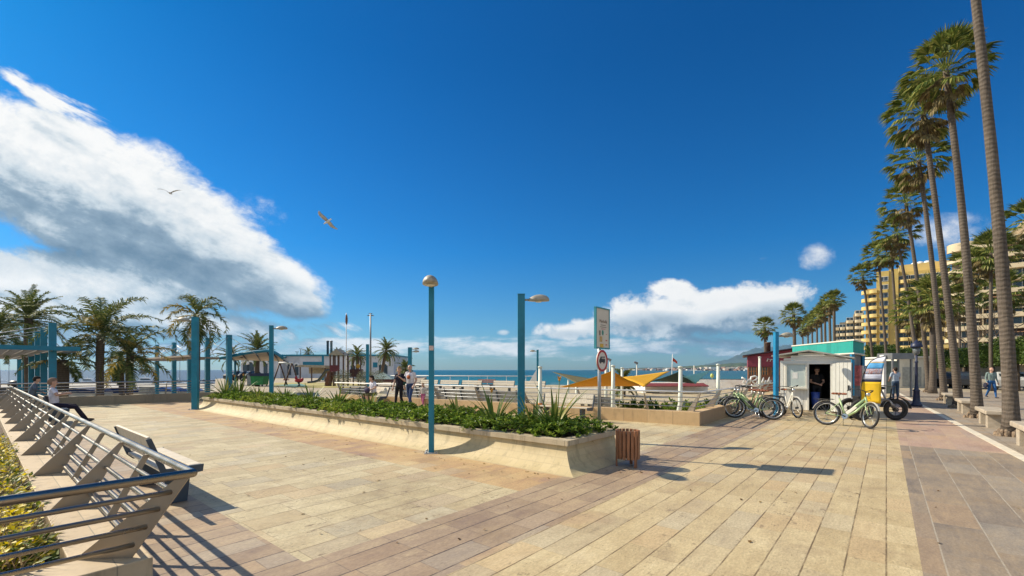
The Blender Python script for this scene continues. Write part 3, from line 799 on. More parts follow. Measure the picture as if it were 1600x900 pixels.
# ------------------------------------------------------------------ blue street lamps
def lamp(label, loc, rz, h=3.36, sect=(.17, .10), hood=True, sticker=False, mat=None, group='blue street lamps', hood_n=1, hood_z=None):
    r = empty('street_lamp', label, 'street lamp', loc, rz, group)
    mb = MB(); mb.box((0, 0, h / 2), (sect[0], sect[1], h)); mb.build('post', mat or M['blue'], r, bevel=.006)
    mb = MB(); mb.box((0, 0, .008), (sect[0] + .16, sect[1] + .16, .016))
    for bx in (-1, 1):
        for by_ in (-1, 1): mb.lathe([(.018, .012), (.018, .04), (0, .042)], 6, (bx * (sect[0] / 2 + .045), by_ * (sect[1] / 2 + .045), 0))
    mb.build('base_plate', M['galv'], r)
    mb = MB(); mb.box((0, 0, h + .008), (sect[0] + .012, sect[1] + .012, .012)); mb.build('post_cap', mat or M['blue'], r)
    for i in range(hood_n):
        z = (hood_z or h - .13) - i * .22
        mb = MB(); mb.tube([(sect[0] / 2 - .02, 0, z), (sect[0] / 2 + .12, 0, z + .01)], .025, 8); mb.build('arm', M['hood'], r)
        mb = MB()   # half-egg hood: dome above, open rim below
        c = Vector((sect[0] / 2 + .33, 0, z - .02)); n, k = 20, 6; vs = []
        for q in range(k + 1):
            a = q / k * math.pi / 2
            for j in range(n):
                b_ = 2 * math.pi * j / n; x = math.cos(b_) * math.cos(a); y = math.sin(b_) * math.cos(a)
                vs.append(c + Vector((x * .26 + .02 * math.sin(a) * 2, y * .145, math.sin(a) * .155)))
        fs = [(q * n + j, q * n + (j + 1) % n, (q + 1) * n + (j + 1) % n, (q + 1) * n + j) for q in range(k) for j in range(n)]
        fs.append(tuple(range(n)))
        mb.add(vs, fs, 0, True); mb.build('hood', M['hood'], r)
        mb = MB(); mb.lathe([(.0, -.035), (.07, -.028), (.09, -.004), (.0, -.003)], 12, c); mb.build('lamp_glass', M['offwhite'], r)
    if sect[0] > .12 and h > 3:
        mb = MB(); mb.box((-sect[0] * .1, -sect[1] / 2 - .002, .62), (sect[0] * .6, .008, .30)); mb.build('access_door', mat or M['blue'], r)
    if sticker:
        mb = MB(); mb.box((0, 0, 0), (.085, .003, .09)); s = mb.build('sticker', pm('pale_sticker', (.62, .45, .40), .6, var=.25, sc_=40), r); s.location = (0, 0, 2.1); s.rotation_euler = (0, 0, 0)
        if sect[0] > sect[1]: s.rotation_euler = (0, 0, R(90)); s.location = (sect[0] / 2 + .003, 0, 2.02)
    return r
lamp('slim blue street lamp with a domed hood, standing at the foot of the planter slope', (-1.56, 8.68, 0), math.atan2(-1, .13), 3.33, sticker=True)
lamp('wide blue street lamp with its hood to the right, rising behind the planter hedge', (.22, 10.7, 0), math.atan2(.05, 1), 3.40)
lamp('wide blue street lamp, hood to the left, at the far end of the planter', (-12.77, 18.06, 0), math.atan2(0, -1), 3.72, sect=(.24, .12))
lamp('blue street lamp, hood to the right, behind the planter beside the fabric awning', (-10.9, 20.3, 0), math.atan2(.2, 1), 3.6, sect=(.17, .12))
lamp('bright blue street lamp, hood to the right, at the corner of the white kiosk', (9.28, 15.75, 0), math.atan2(.1, 1), 2.92, sect=(.13, .13), mat=M['bluelit'])
lamp('thin blue street lamp with its hood to the left, out on the seaside terrace', (2.23, 39, 0), math.atan2(.1, -1), 3.35)
lamp('blue street lamp with two stacked hoods to the right, beyond the walking couple', (-8.2, 36, 0), 0, 3.4, hood_n=2, sect=(.3, .16))
lamp('slim blue street lamp standing among the olive bushes left of the mast', (-10.8, 33.5, 0), 0, 3.5, sect=(.2, .16), hood_n=0)
lamp('blue street lamp against the white harbour building, right of the two chimneys', (-28.7, 68, 0), 0, 3.9, sect=(.3, .2), hood_n=0)

# fallen leaves round the planter
rn = random.Random(44); mb = MB()
for i in range(170):
    q = rn.random()
    if q < .45: u, v = PU0 - .42 - abs(rn.gauss(0, .35)), rn.uniform(PV0, 16)
    elif q < .75: u, v = rn.uniform(1.9, 5.6), rn.uniform(3, 14)
    else: u, v = rn.uniform(3, 12), rn.uniform(-1.2, 3.6)
    p = UV(u, v, .006); a = rn.uniform(0, 6.28); L = rn.uniform(.02, .06); d = Vector((math.cos(a), math.sin(a), 0)) * L; s_ = Vector((-d.y, d.x, 0)) * .35
    mb.add([p, p + d * .5 + s_ + Vector((0, 0, rn.uniform(.002, .014))), p + d + Vector((0, 0, rn.uniform(0, .012))), p + d * .5 - s_], [(0, 1, 2, 3)])
fl_ = mb.build('fallen_leaves', leaf_mat('dry_leaf', (.10, .055, .02), (.22, .13, .045), (.33, .24, .09)), fix=False); fl_['kind'] = 'stuff'
# ------------------------------------------------------------------ slatted litter bin
r = empty('litter_bin', 'round litter bin of brown wooden slats on short legs beside the planter', 'litter bin', (1.93, 7.47, 0), R(12))
mb = MB(); n = 18
for i in range(n):
    a = 2 * math.pi * i / n + .1; long_ = i % 6 == 2
    z0 = 0.0 if long_ else .13
    mb.box((math.cos(a) * .185, math.sin(a) * .185, (z0 + .60) / 2), (.022, .05, .60 - z0), (0, 0, a))
mb.build('slats', M['binwood'], r, bevel=.004)
mb = MB()
for z in (.2, .52): mb.tube([(math.cos(a * .3142) * .168, math.sin(a * .3142) * .168, z) for a in range(20)], .008, 6, closed=True)
mb.build('hoop', M['black'], r)
mb = MB(); mb.lathe([(.05, .14), (.14, .15), (.15, .55), (.142, .555), (.135, .2), (0, .19)], 20); mb.build('liner', M['black'], r)

# ------------------------------------------------------------------ sign post with information board and no-motorhomes sign
sp = Vector((1.63, 8.36, 0)); sr = math.atan2(-.45, .9)      # boards turned to face slightly left
r = empty('sign_post', 'grey sign post carrying an information board and a round red-rimmed traffic sign', 'sign', sp, TH)
mb = MB(); mb.tube([(0, 0, 0), (0, 0, 2.72)], .032, 12); mb.build('pole', M['galv'], r)
BW, BH = .50, .74; bz = 2.37
mb = MB(); mb.box((0, -.055, bz), (BW, .03, BH)); bo = mb.build('board', pm('dull_beige_board', (.62, .56, .46), .5, var=.05), r)  # one even dull beige across the whole board
mb = MB()
for (c, d) in (((0, -.058, bz + BH / 2), (BW + .03, .045, .022)), ((0, -.058, bz - BH / 2), (BW + .03, .045, .022)), ((-BW / 2, -.058, bz), (.022, .045, BH - .022)), ((BW / 2, -.058, bz), (.022, .045, BH - .022))): mb.box(c, d)
mb.build('board_frame', pm('teal_frame', (.04, .26, .30), .4, var=.1), r)
inkb = pm('faded_brown_print', (.26, .19, .15), .6, var=.1)
text_part('print', 'Marbella', .085, inkb, r, (.02, -.0735, bz + .13), (R(90), 0, 0), .001)
for i, wd in enumerate((.2, .24, .16)):
    mb = MB(); mb.box((.02, -.0715, bz + .06 - i * .035), (wd, .002, .012)); mb.build('print', inkb if i < 2 else pm('pink_print', (.5, .2, .2), .6), r)
mb = MB(); mb.prism([(math.cos(a * .5236) * .035, math.sin(a * .5236) * .05) for a in range(12)], 0, .002, fn=lambda x, y, q: Vector((.0 + x, -.0705 - q, bz - .08 + y))); mb.build('print', pm('green_oval_print', (.05, .25, .20), .6), r)
for k, (dx, dz, sx_, sz_, cc) in enumerate(((-.11, -.09, .05, .09, (.20, .13, .10)), (-.07, -.2, .1, .1, (.5, .33, .12)), (-.04, -.32, .13, .07, (.62, .38, .05)), (.14, -.1, .04, .012, (.45, .15, .1)), (.14, -.22, .06, .02, (.45, .12, .08)), (.14, -.30, .06, .02, (.45, .12, .08)))):
    mb = MB(); mb.box((dx, -.0712, bz + dz), (sx_, .002, sz_)); mb.build('print', pm('print_colour', cc, .6, var=.2, sc_=30), r)
cz = 1.77
mb = MB(); mb.lathe([(0, 0), (.2, 0), (.2, .02), (0, .02)], 40, smooth=False); o = mb.build('sign_disc', pm('sign_white', (.66, .60, .52), .4, var=.04), r); o.location = (0, -.04, cz); o.rotation_euler = (R(90), 0, 0)
mb = MB(); mb.lathe([(.162, 0), (.203, 0), (.203, .006), (.162, .006), (.162, 0)], 40, smooth=False, cap=False)
o = mb.build('sign_rim', M['red'], r); o.location = (0, -.0605, cz); o.rotation_euler = (R(90), 0, 0)
mb = MB(); cv = [(-.11, -.05), (-.11, .0), (-.085, .015), (-.06, .055), (.10, .06), (.105, -.05)]
mb.prism([(x, y) for x, y in cv], 0, .003, fn=lambda x, y, q: Vector((x, -.0605 - q, cz + y + .02)))
for x in (-.065, .06): mb.prism([(x + math.cos(a * .6283) * .024, -.05 + math.sin(a * .6283) * .024) for a in range(10)], .001, .0035, fn=lambda x, y, q: Vector((x, -.0605 - q, cz + y + .02)))
mb.build('motorhome_symbol', M['black'], r)
mb = MB()
for x in (-.01, .04, .082): mb.box((x, -.0645, cz + .048), (.03, .002, .028))
mb.build('motorhome_symbol', pm('symbol_white', (.66, .60, .52), .4), r)
mb = MB()
for z in (bz + .25, bz - .25, cz): mb.box((0, -.02, z), (.09, .05, .03))
mb.build('bracket', M['galv'], r)
# ------------------------------------------------------------------ palms
M['trunk_fan'] = None
def trunk_material(name, c1, c2, rings):
    m, t, b, co = base_mat(name)
    sx = t.new('ShaderNodeSeparateXYZ'); t.link(co, sx.inputs[0])
    n = t.noise(co, 5, 5, .6)
    z = t.math('ADD', t.math('MULTIPLY', sx.outputs[2], rings), t.math('MULTIPLY', n, 1.6))
    f = t.math('FRACT', z)
    band = t.mapr(t.math('ABSOLUTE', t.math('SUBTRACT', f, .5)), .0, .5)
    fib = t.noise(t.scale(co, (14, 14, 1.2)), 2, 4)
    big = t.noise(t.scale(co, (.6, .6, .35)), 1, 3)
    k = t.math('ADD', t.math('ADD', t.math('MULTIPLY', band, .14), t.math('MULTIPLY', fib, .45)), t.math('MULTIPLY', big, .5))
    t.val(b.inputs['Base Color'], t.mix(t.mapr(k, .3, .85), c1, c2)); b.inputs['Roughness'].default_value = .85
    b.inputs['Specular IOR Level'].default_value = .2
    bp = t.new('ShaderNodeBump'); bp.inputs['Strength'].default_value = .7; bp.inputs['Distance'].default_value = .03
    t.link(t.math('ADD', t.math('MULTIPLY', band, .35), t.math('MULTIPLY', fib, .5)), bp.inputs['Height']); t.link(bp.outputs[0], b.inputs['Normal'])
    return m
M['trunk_fan'] = trunk_material('fan_palm_bark', (.08, .064, .05), (.195, .155, .12), 9)
M['trunk_date'] = trunk_material('date_palm_bark', (.085, .062, .045), (.21, .16, .115), 9)
M['fan'] = leaf_mat('fan_palm_leaves', (.05, .085, .016), (.16, .20, .04), (.36, .33, .09), rough=.5, trans=.32)
M['fanold'] = leaf_mat('withered_palm_leaves', (.09, .066, .03), (.20, .15, .06), (.30, .23, .10), rough=.7, trans=.15)
M['feather'] = leaf_mat('feather_palm_leaves', (.05, .08, .026), (.14, .18, .05), (.27, .26, .09), rough=.65, trans=.2)
M['featheryel'] = leaf_mat('yellowing_palm_leaves', (.12, .12, .025), (.28, .22, .05), (.40, .28, .07), rough=.7, trans=.3)

def fan_frond(mb, base, az, el, pet, rad, rn, mi=0, seg=17, droop=.5):
    d = Vector((math.cos(az) * math.cos(el), math.sin(az) * math.cos(el), math.sin(el)))
    side = Vector((-math.sin(az), math.cos(az), 0)); up = side.cross(d); up = -up if up.z < 0 else up
    mid = base + d * pet * .6 + Vector((0, 0, -pet * .02))
    tip = base + d * pet + Vector((0, 0, -pet * .10 * droop))
    w_ = .018
    mb.add([base - side * w_, base + side * w_, mid + side * w_, mid - side * w_], [(0, 1, 2, 3)], mi)
    mb.add([mid - side * w_, mid + side * w_, tip + side * w_ * .7, tip - side * w_ * .7], [(0, 1, 2, 3)], mi)
    dd = (tip - mid).normalized()
    spread = 1.9
    for k in range(seg):
        f = (k / (seg - 1) * 2 - 1); a = f * spread * .5 + rn.uniform(-.03, .03)
        L = rad * (1 - .25 * abs(f)) * rn.uniform(.88, 1.08)
        v = (dd * math.cos(a) + side * math.sin(a)).normalized()
        v = (v - up * .12 * abs(f) + Vector((0, 0, .05))).normalized()
        s = v.cross(up).normalized()
        wid = rad * spread / seg * .68
        p1 = tip + v * L * .55; 
        p2 = p1 + (v * .8 + Vector((0, 0, -droop * .9))).normalized() * L * .45
        ridge = up * wid * .28 * (1 if k % 2 else -1)
        mb.add([tip, p1 - s * wid * .55 + ridge, p1 + s * wid * .55 - ridge], [(0, 1, 2)], mi)
        mb.add([p1 - s * wid * .55 + ridge, p1 + s * wid * .55 - ridge, p2], [(0, 1, 2)], mi)

def fan_crown(seed, n=46, R_=1.38):
    rn = random.Random(seed); g = MB(); old = MB()
    for i in range(n):
        f = i / (n - 1)
        el = R(82) - f * R(128) + rn.uniform(-.14, .14); az = i * 2.39996 + rn.uniform(-.25, .25)
        pet = R_ * (.50 + .12 * math.sin(f * 3)) * rn.uniform(.85, 1.12); rad = R_ * .56 * rn.uniform(.85, 1.1)
        base = Vector((math.cos(az) * .10, math.sin(az) * .10, .22 - .45 * f))
        (fan_frond(g, base, az, el, pet, rad, rn, 0, droop=.35 + .55 * f) if f < .83 or rn.random() < .3 else fan_frond(old, base, az, el, pet * .75, rad * .9, rn, 0, droop=1.0))
    for i in range(9):
        az = i * 2.4 + rn.uniform(-.3, .3)
        fan_frond(old, Vector((math.cos(az) * .14, math.sin(az) * .14, -.3 - .5 * rn.random())), az, R(-58) + rn.uniform(-.3, .2), R_ * .38, R_ * .38, rn, 0, seg=11, droop=1.3)
    return g, old
FAN = {}
def fan_proto(k):
    if k not in FAN:
        g, old = fan_crown(100 + k, 72 if k < 3 else 62)
        a = g.build('crown', M['fan'], fix=False); b_ = old.build('withered_fronds', M['fanold'], fix=False)
        FAN[k] = (a.data, b_.data); bpy.data.objects.remove(a); bpy.data.objects.remove(b_)
    return FAN[k]
def mesh_child(name, me, parent, loc=(0, 0, 0), rot=(0, 0, 0), s=1.0):
    o = bpy.data.objects.new(name, me); COL.objects.link(o); o.parent = parent
    o.location = loc; o.rotation_euler = rot; o.scale = (s,) * 3
    return o
def trunk_mesh(Ht, r0, r1, lean, rn, flare=1.55, n=14, wob=.06, bulge=0.0):
    mb = MB(); k = max(10, int(Ht * 2.2)); pts = []; rs = []
    ph = rn.uniform(0, 6.28)
    for i in range(k + 1):
        f = i / k
        x = lean[0] * f ** 1.25 + wob * math.sin(f * 5 + ph) * f; y = lean[1] * f ** 1.25 + wob * math.cos(f * 4 + ph) * f
        pts.append((x, y, Ht * f - .05 * (i == 0)))
        rs.append((r0 + (r1 - r0) * f ** .7) * (1 + (flare - 1) * math.exp(-Ht * f / .35)) * (1 + rn.uniform(-.015, .015)))
    mb.tube(pts, rs, n); return mb, Vector(pts[-1])
def fan_palm(label, base, Ht, k, lean, r0=.21, r1=.125, cs=1.0, seed=0, group='tall fan palms lining the promenade', root=True, flare=1.4):
    rn = random.Random(seed + 50)
    r = empty('fan_palm', label, 'palm tree', base, 0, group)
    mb, top = trunk_mesh(Ht, r0, r1, lean, rn, flare); mb.build('trunk', M['trunk_fan'], r)
    if root:
        mb = MB()
        for i in range(46):
            a = rn.uniform(0, 6.28); rr_ = r0 * rn.uniform(1.0, 2.1); z = rn.uniform(.0, .26) * (1 - (rr_ / r0 - 1))
            mb.ell((math.cos(a) * rr_, math.sin(a) * rr_, z * .7), (r0 * rn.uniform(.2, .4), r0 * rn.uniform(.2, .4), .11), 6, 4)
        mb.build('root_mass', pm('fibrous_roots', (.24, .17, .11), .95, var=.4, sc_=14, bump=.8, bs=40), r)
    c, o = fan_proto(k)
    tilt = (rn.uniform(-.1, .1), rn.uniform(-.1, .1), rn.uniform(0, 6.28))
    mesh_child('crown', c, r, top, tilt, cs); mesh_child('withered_fronds', o, r, top, tilt, cs)
    return r
PV = -2.33
def pbase(u): return UV(u, PV)
fan_palm('nearest and thickest fan palm at the right edge, its crown out of sight above', pbase(16.1), 13.2, 0, (-.88, .2), .150, .080, 1.0, 1)
fan_palm('second fan palm from the right edge, tall with the highest visible crown', pbase(21.4), 11.6, 0, (-.95, .1), .148, .082, .84, 2)
fan_palm('third fan palm from the right edge, its crown overlapping the highest one', pbase(26.5), 12.5, 1, (-1.45, .1), .150, .085, .95, 3)
fan_palm('fourth tall fan palm from the right edge, with a crown just below the merged pair', pbase(32.6), 12.6, 2, (-1.35, 0), .152, .088, .98, 4)
fan_palm('fifth tall fan palm, behind the dark lantern post, crown standing clear of its neighbours', pbase(44), 13.6, 3, (-1.6, 0), .16, .10, 1.1, 5)
fan_palm('tall fan palm directly above the dark lantern post, crown merging with two others', pbase(56), 14.2, 1, (-2.1, 0), .17, .10, 1.25, 6)
for i, (px, pb, pt, Y, s_, lab) in enumerate((
        (1405, 585, 392, 50, 1.4, 'tall fan palm in front of the yellow flats, right one of the three leaning trunks'),
        (1387, 585, 398, 55, 1.5, 'tall fan palm in front of the yellow flats, middle one of the three leaning trunks'),
        (1366, 585, 432, 58, 1.35, 'tall fan palm left of the yellow flats, shortest of the three leaning trunks'))):
    tp = at(pt and px - 12 - i * 3, pt, Y); b0 = at(px, 585, Y); b0.z = 0
    fan_palm(lab, b0, tp.z, i, (tp.x - b0.x, 0), .18, .11, s_ * .84, 10 + i, root=False)
# shorter stout palms behind the row
for i, (px, Y, top, cs, r0, lab) in enumerate((
        (1457, 30.5, 470, 1.2, .20, 'short stout fan palm with a drooping crown behind the dark lantern post'),
        (1429, 44, 490, 1.5, .22, 'short fan palm with a ragged crown in front of the yellow flats'),
        (1500, 62, 470, 1.8, .17, 'fan palm with a low wide crown before the left end of the beige flats'),
        (1572, 50, 455, 1.6, .15, 'fan palm with a shaggy crown at mid height before the beige flats'),
        (1549, 34, 395, 1.2, .13, 'slender fan palm in front of the beige balconies, right of the second big trunk'),
        (1513, 44, 420, 1.4, .15, 'slender fan palm in front of the beige flats, between the big trunks'),
        (1608, 42, 350, 1.6, .2, 'fan palm at the right edge in front of the top beige balconies'))):
    tp = at(px, top, Y)
    fan_palm(lab, (tp.x, tp.y, 0), tp.z, (i + 1) % 4, (rn.uniform(-.2, .2), 0), r0, r0 * .75, cs, 30 + i, 'shorter fan palms behind the promenade row', root=False)
# the distant curve of palms beyond the kiosk
far_p = [(1195, 56, 512, .95, 'lone fan palm left of the kiosk roof, beside the bright blue lamp'), (1240, 52, 492, 1.0, 'shaggy fan palm rising just right of the bright blue lamp hood'),
         (1303, 62, 468, .95, 'highest palm at the right end of the distant palm row'), (1296, 68, 474, 1.1, 'second highest palm of the distant row, touching the highest one'),
         (1289, 76, 484, 1.15, 'third palm from the right end of the distant row'), (1283, 84, 492, 1.25, 'fourth palm from the right end of the distant row'),
         (1276, 92, 497, 1.3, 'fifth palm from the right end of the distant row'), (1269, 100, 503, 1.4, 'sixth palm from the right end of the distant row'),
         (1262, 106, 508, 1.4, 'seventh palm from the right end of the distant row, near its low left end'), (1254, 110, 513, 1.4, 'lowest palm at the left end of the distant row')]
for i, (px, Y, top, cs, lab) in enumerate(far_p):
    tp = at(px, top, Y)
    fan_palm(lab, (tp.x + .15, tp.y, 0), tp.z, i % 4, (-.15, 0), .22, .16, cs, 60 + i, 'distant palms along the curving shore', root=False)

def feather_frond(mb, base, az, el, L, rn, bend=1.0, leaf=.36, n=34, mi=0, plume=.0, wind=Vector((0, 0, 0))):
    side = Vector((-math.sin(az), math.cos(az), 0)); p = Vector(base); ang = el; pts = []
    seg = 10
    for k in range(seg + 1):
        pts.append(p.copy())
        d = Vector((math.cos(az) * math.cos(ang), math.sin(az) * math.cos(ang), math.sin(ang))) + wind * (k / seg)
        p = p + d.normalized() * (L / seg); ang -= bend * .17 * (.4 + k / seg)
    mb.tube(pts, [.028 * (1 - .85 * k / seg) for k in range(seg + 1)], 4, mi, cap=False)
    for k in range(n):
        f = .12 + .88 * k / n; q = f * seg; i = min(seg - 1, int(q)); c = pts[i].lerp(pts[i + 1], q - i)
        d = (pts[i + 1] - pts[i]).normalized(); up = side.cross(d)
        if up.z < 0: up = -up
        ll = leaf * math.sin(min(1, f * 1.15 + .12) * 2.75) ** .6 * rn.uniform(.8, 1.15) if f < .97 else leaf * .4
        for sg in (-1, 1):
            v = (side * sg * .85 + d * .75 + up * (rn.uniform(-.1, .45) + plume * rn.uniform(-.6, .5))).normalized()
            tip = c + v * ll + Vector((0, 0, -ll * rn.uniform(.1, .4)))
            s = d * .024 * (1 + ll)
            m_ = c + v * ll * .5 + Vector((0, 0, .01))
            mb.add([c - s, c + s, m_ + s, m_ - s], [(0, 1, 2, 3)], mi); mb.add([m_ - s, m_ + s, tip], [(0, 1, 2)], mi)
def feather_palm(label, base, Ht, L, n, seed, lean=(0, 0), r0=.19, r1=.15, el0=78, el1=-25, bend=1.0, leaf=.36, plume=0.0, yellow=.0, wind=(0, 0, 0), group='feather palms by the harbour', sc_leaf=34):
    rn = random.Random(seed); r = empty('feather_palm', label, 'palm tree', base, 0, group)
    mb, top = trunk_mesh(Ht, r0, r1, lean, rn, 1.2, 10, .04); mb.build('trunk', M['trunk_date'], r)
    g = MB(); yl = MB()
    for i in range(n):
        f = i / max(1, n - 1); el = R(el0 + (el1 - el0) * f) + rn.uniform(-.15, .15)
        b_ = top + Vector((0, 0, .1 - .35 * f)); az = i * 2.39996 + rn.uniform(-.3, .3)
        feather_frond(yl if rn.random() < yellow * (.4 + f) else g, b_, az, el, L * rn.uniform(.8, 1.1), rn, bend * rn.uniform(.7, 1.3), leaf, sc_leaf, 0, plume, Vector(wind))
    g.build('crown', M['feather'], r, fix=False)
    if yl.f: yl.build('yellow_fronds', M['featheryel'], r, fix=False)
    return r
def fp(px, topy, Y, z0=-1.6): p = at(px, topy, Y); return (p.x, p.y, z0), p.z - z0
b0, h0 = fp(45, 497, 31); feather_palm('tall upright date palm at the far left, behind the blue pergola posts', b0, h0, 2.7, 40, 1, r0=.22, r1=.22, bend=.8, leaf=.42)
b0, h0 = fp(-6, 520, 27); feather_palm('date palm cut by the left edge of the picture', b0, h0, 2.6, 34, 2, bend=1.1, leaf=.42)
b0, h0 = fp(157, 522, 25); feather_palm('windswept queen palm with two long rising fronds, between the pergola and the next palms', b0, h0, 3.3, 24, 3, r0=.16, r1=.19, el0=78, el1=-12, bend=1.0, leaf=.62, plume=.8, yellow=.18, wind=(.25, 0, 0))
b0, h0 = fp(203, 552, 26.5); feather_palm('bushy queen palm with yellowing lower fronds, right of the windswept one', b0, h0, 2.8, 20, 4, r0=.16, r1=.19, el0=72, el1=-22, bend=1.05, leaf=.58, plume=.8, yellow=.4, wind=(.15, 0, 0))
b0, h0 = fp(97, 562, 24.5); feather_palm('low stout palm with yellow fronds just right of the first pergola', b0, h0, 2.0, 15, 5, r0=.24, r1=.26, el0=65, el1=-10, bend=1.1, leaf=.4, plume=.5, yellow=.35)
b0, h0 = fp(190, 562, 29); feather_palm('small drooping palm partly hidden behind the queen palms', b0, h0, 1.5, 11, 15, r0=.15, r1=.16, el0=60, el1=-40, bend=1.4, leaf=.4, plume=.6, yellow=.2)
b0, h0 = fp(308, 492, 28); feather_palm('drooping queen palm rising behind the wide blue lamp at the planter end', b0, h0, 2.4, 20, 6, r0=.13, r1=.15, el0=75, el1=-60, bend=1.4, leaf=.5, plume=.8, yellow=.35)
b0, h0 = fp(402, 545, 44, 0); feather_palm('spiky date palm above the fabric awning', b0, h0, 2.0, 40, 7, r0=.2, r1=.25, el0=80, el1=-35, bend=.6, leaf=.34)
b0, h0 = fp(360, 556, 48, 0); feather_palm('low date palm left of the awning palm', b0, h0, 1.8, 26, 8, r0=.2, r1=.2, bend=1.0)
b0, h0 = fp(595, 547, 58, 0); feather_palm('slanting date palm in front of the right end of the white harbour building', b0, h0, 2.1, 36, 9, lean=(.7, 0), r0=.16, r1=.2, el0=75, el1=-45, bend=.8, group='palms in front of the harbour building')
b0, h0 = fp(558, 556, 62, 0); feather_palm('date palm left of the mast in front of the white harbour building', b0, h0, 1.9, 32, 10, r0=.16, r1=.2, el1=-40, group='palms in front of the harbour building')
b0, h0 = fp(481, 551, 110, 0); feather_palm('small palm top showing above the harbour building roof, left of the chimneys', b0, h0, 2.0, 24, 11, group='palms behind the harbour building')
b0, h0 = fp(527, 552, 112, 0); feather_palm('palm top beside the pale dome above the harbour building roof', b0, h0, 2.2, 24, 12, group='palms behind the harbour building')
b0, h0 = fp(633, 576, 50, -1); feather_palm('low palm behind the heads of the walking couple', b0, h0, 1.4, 22, 13, group='palms by the seaside terrace')
b0, h0 = fp(974, 597, 27, -2.5); feather_palm('small green palm beneath the yellow shade sail', b0, h0, 1.1, 22, 14, group='palms by the seaside terrace')

# ------------------------------------------------------------------ stone benches between the palms
for i, (u0, lab) in enumerate(((18.7, 'stone slab bench between the nearest palm and the second palm'), (24.0, 'stone slab bench between the second and third palms'), (29.6, 'stone slab bench between the third and fourth palms'),
                               (13.6, 'stone slab bench at the right edge, before the nearest palm'))):
    r = empty('stone_bench', lab, 'bench', UV(u0, PV), TH, 'stone benches between the palms')
    mb = MB(); mb.box((0, 0, .43), (2.0, .5, .11)); mb.build('seat', M['stoneseat'], r, bevel=.02)
    for s in (-.62, .62):
        mb = MB(); mb.box((s, 0, .18), (.28, .38, .385)); mb.build('leg', M['stoneseat'], r, bevel=.015)

# dark lantern post
g = gp(1432, 635); r = empty('lantern_post', 'dark blue cast lantern post with a domed cap, beside the cargo trike and the palms', 'street lamp', g)
mb = MB(); mb.lathe([(.20, 0), (.20, .10), (.15, .14), (.125, .3), (.11, .66), (.135, .70), (.08, .76), (.055, .95), (.045, 1.9), (.07, 1.95), (.04, 2.0), (.04, 2.25)], 14); mb.build('post', M['navy'], r)
mb = MB(); mb.lathe([(.04, 2.26), (.10, 2.3), (.15, 2.6), (.0, 2.6)], 10); mb.build('lantern_glass', pm('smoked_lantern_glass', (.16, .17, .17), .2, spec=.6), r)
mb = MB(); mb.lathe([(.21, 2.58), (.215, 2.64), (.17, 2.76), (.08, 2.83), (.02, 2.91), (0, 2.94)], 14); mb.build('cap', M['navy'], r)
# ------------------------------------------------------------------ people
def voxel_body(name, caps, mats, parent, vox=.009, eyes=()):
    """caps: (p0, r0, p1, r1, material index) tapered limbs fused into one continuous surface"""
    mb = MB()
    for p0, r0, p1, r1, mi in caps:
        p0, p1 = Vector(p0), Vector(p1)
        mb.ell(p0, (r0,) * 3, 12, 8); mb.ell(p1, (r1,) * 3, 12, 8)
        if (p1 - p0).length > 1e-4: mb.tube([p0, p1], [r0, r1], 12)
    tmp = mb.build('body_tmp', [])
    md = tmp.modifiers.new('r', 'REMESH'); md.mode = 'VOXEL'; md.voxel_size = vox; md.use_smooth_shade = True
    ms = tmp.modifiers.new('s', 'SMOOTH'); ms.factor = .5; ms.iterations = 4
    dg = bpy.context.evaluated_depsgraph_get()
    me = bpy.data.meshes.new_from_object(tmp.evaluated_get(dg)); old = tmp.data
    bpy.data.objects.remove(tmp); bpy.data.meshes.remove(old)
    me.name = name; me.materials.clear()
    for x in mats: me.materials.append(x)
    n = len(me.polygons); c = np.zeros(n * 3); me.polygons.foreach_get('center', c); c = c.reshape(-1, 3)
    best = np.full(n, 1e9); idx = np.zeros(n, int)
    for p0, r0, p1, r1, mi in caps:
        a = np.array(p0, float); d = np.array(p1, float) - a; L2 = max(d @ d, 1e-9)
        tt = np.clip(((c - a) @ d) / L2, 0, 1); q = a + tt[:, None] * d
        dist = np.linalg.norm(c - q, axis=1) - (r0 + (r1 - r0) * tt)
        k = dist < best; best[k] = dist[k]; idx[k] = mi
    for e, rr, mi in eyes:
        idx[np.linalg.norm(c - np.array(e), axis=1) < rr] = mi
    me.polygons.foreach_set('material_index', idx); me.polygons.foreach_set('use_smooth', [True] * n); me.update()
    o = bpy.data.objects.new(name, me); COL.objects.link(o); o.parent = parent
    return o
CL = {}
def cloth(c):
    if c not in CL: CL[c] = pm('fabric', c, .85, var=.14, sc_=9, spec=.2, bump=.25, bs=14)
    return CL[c]
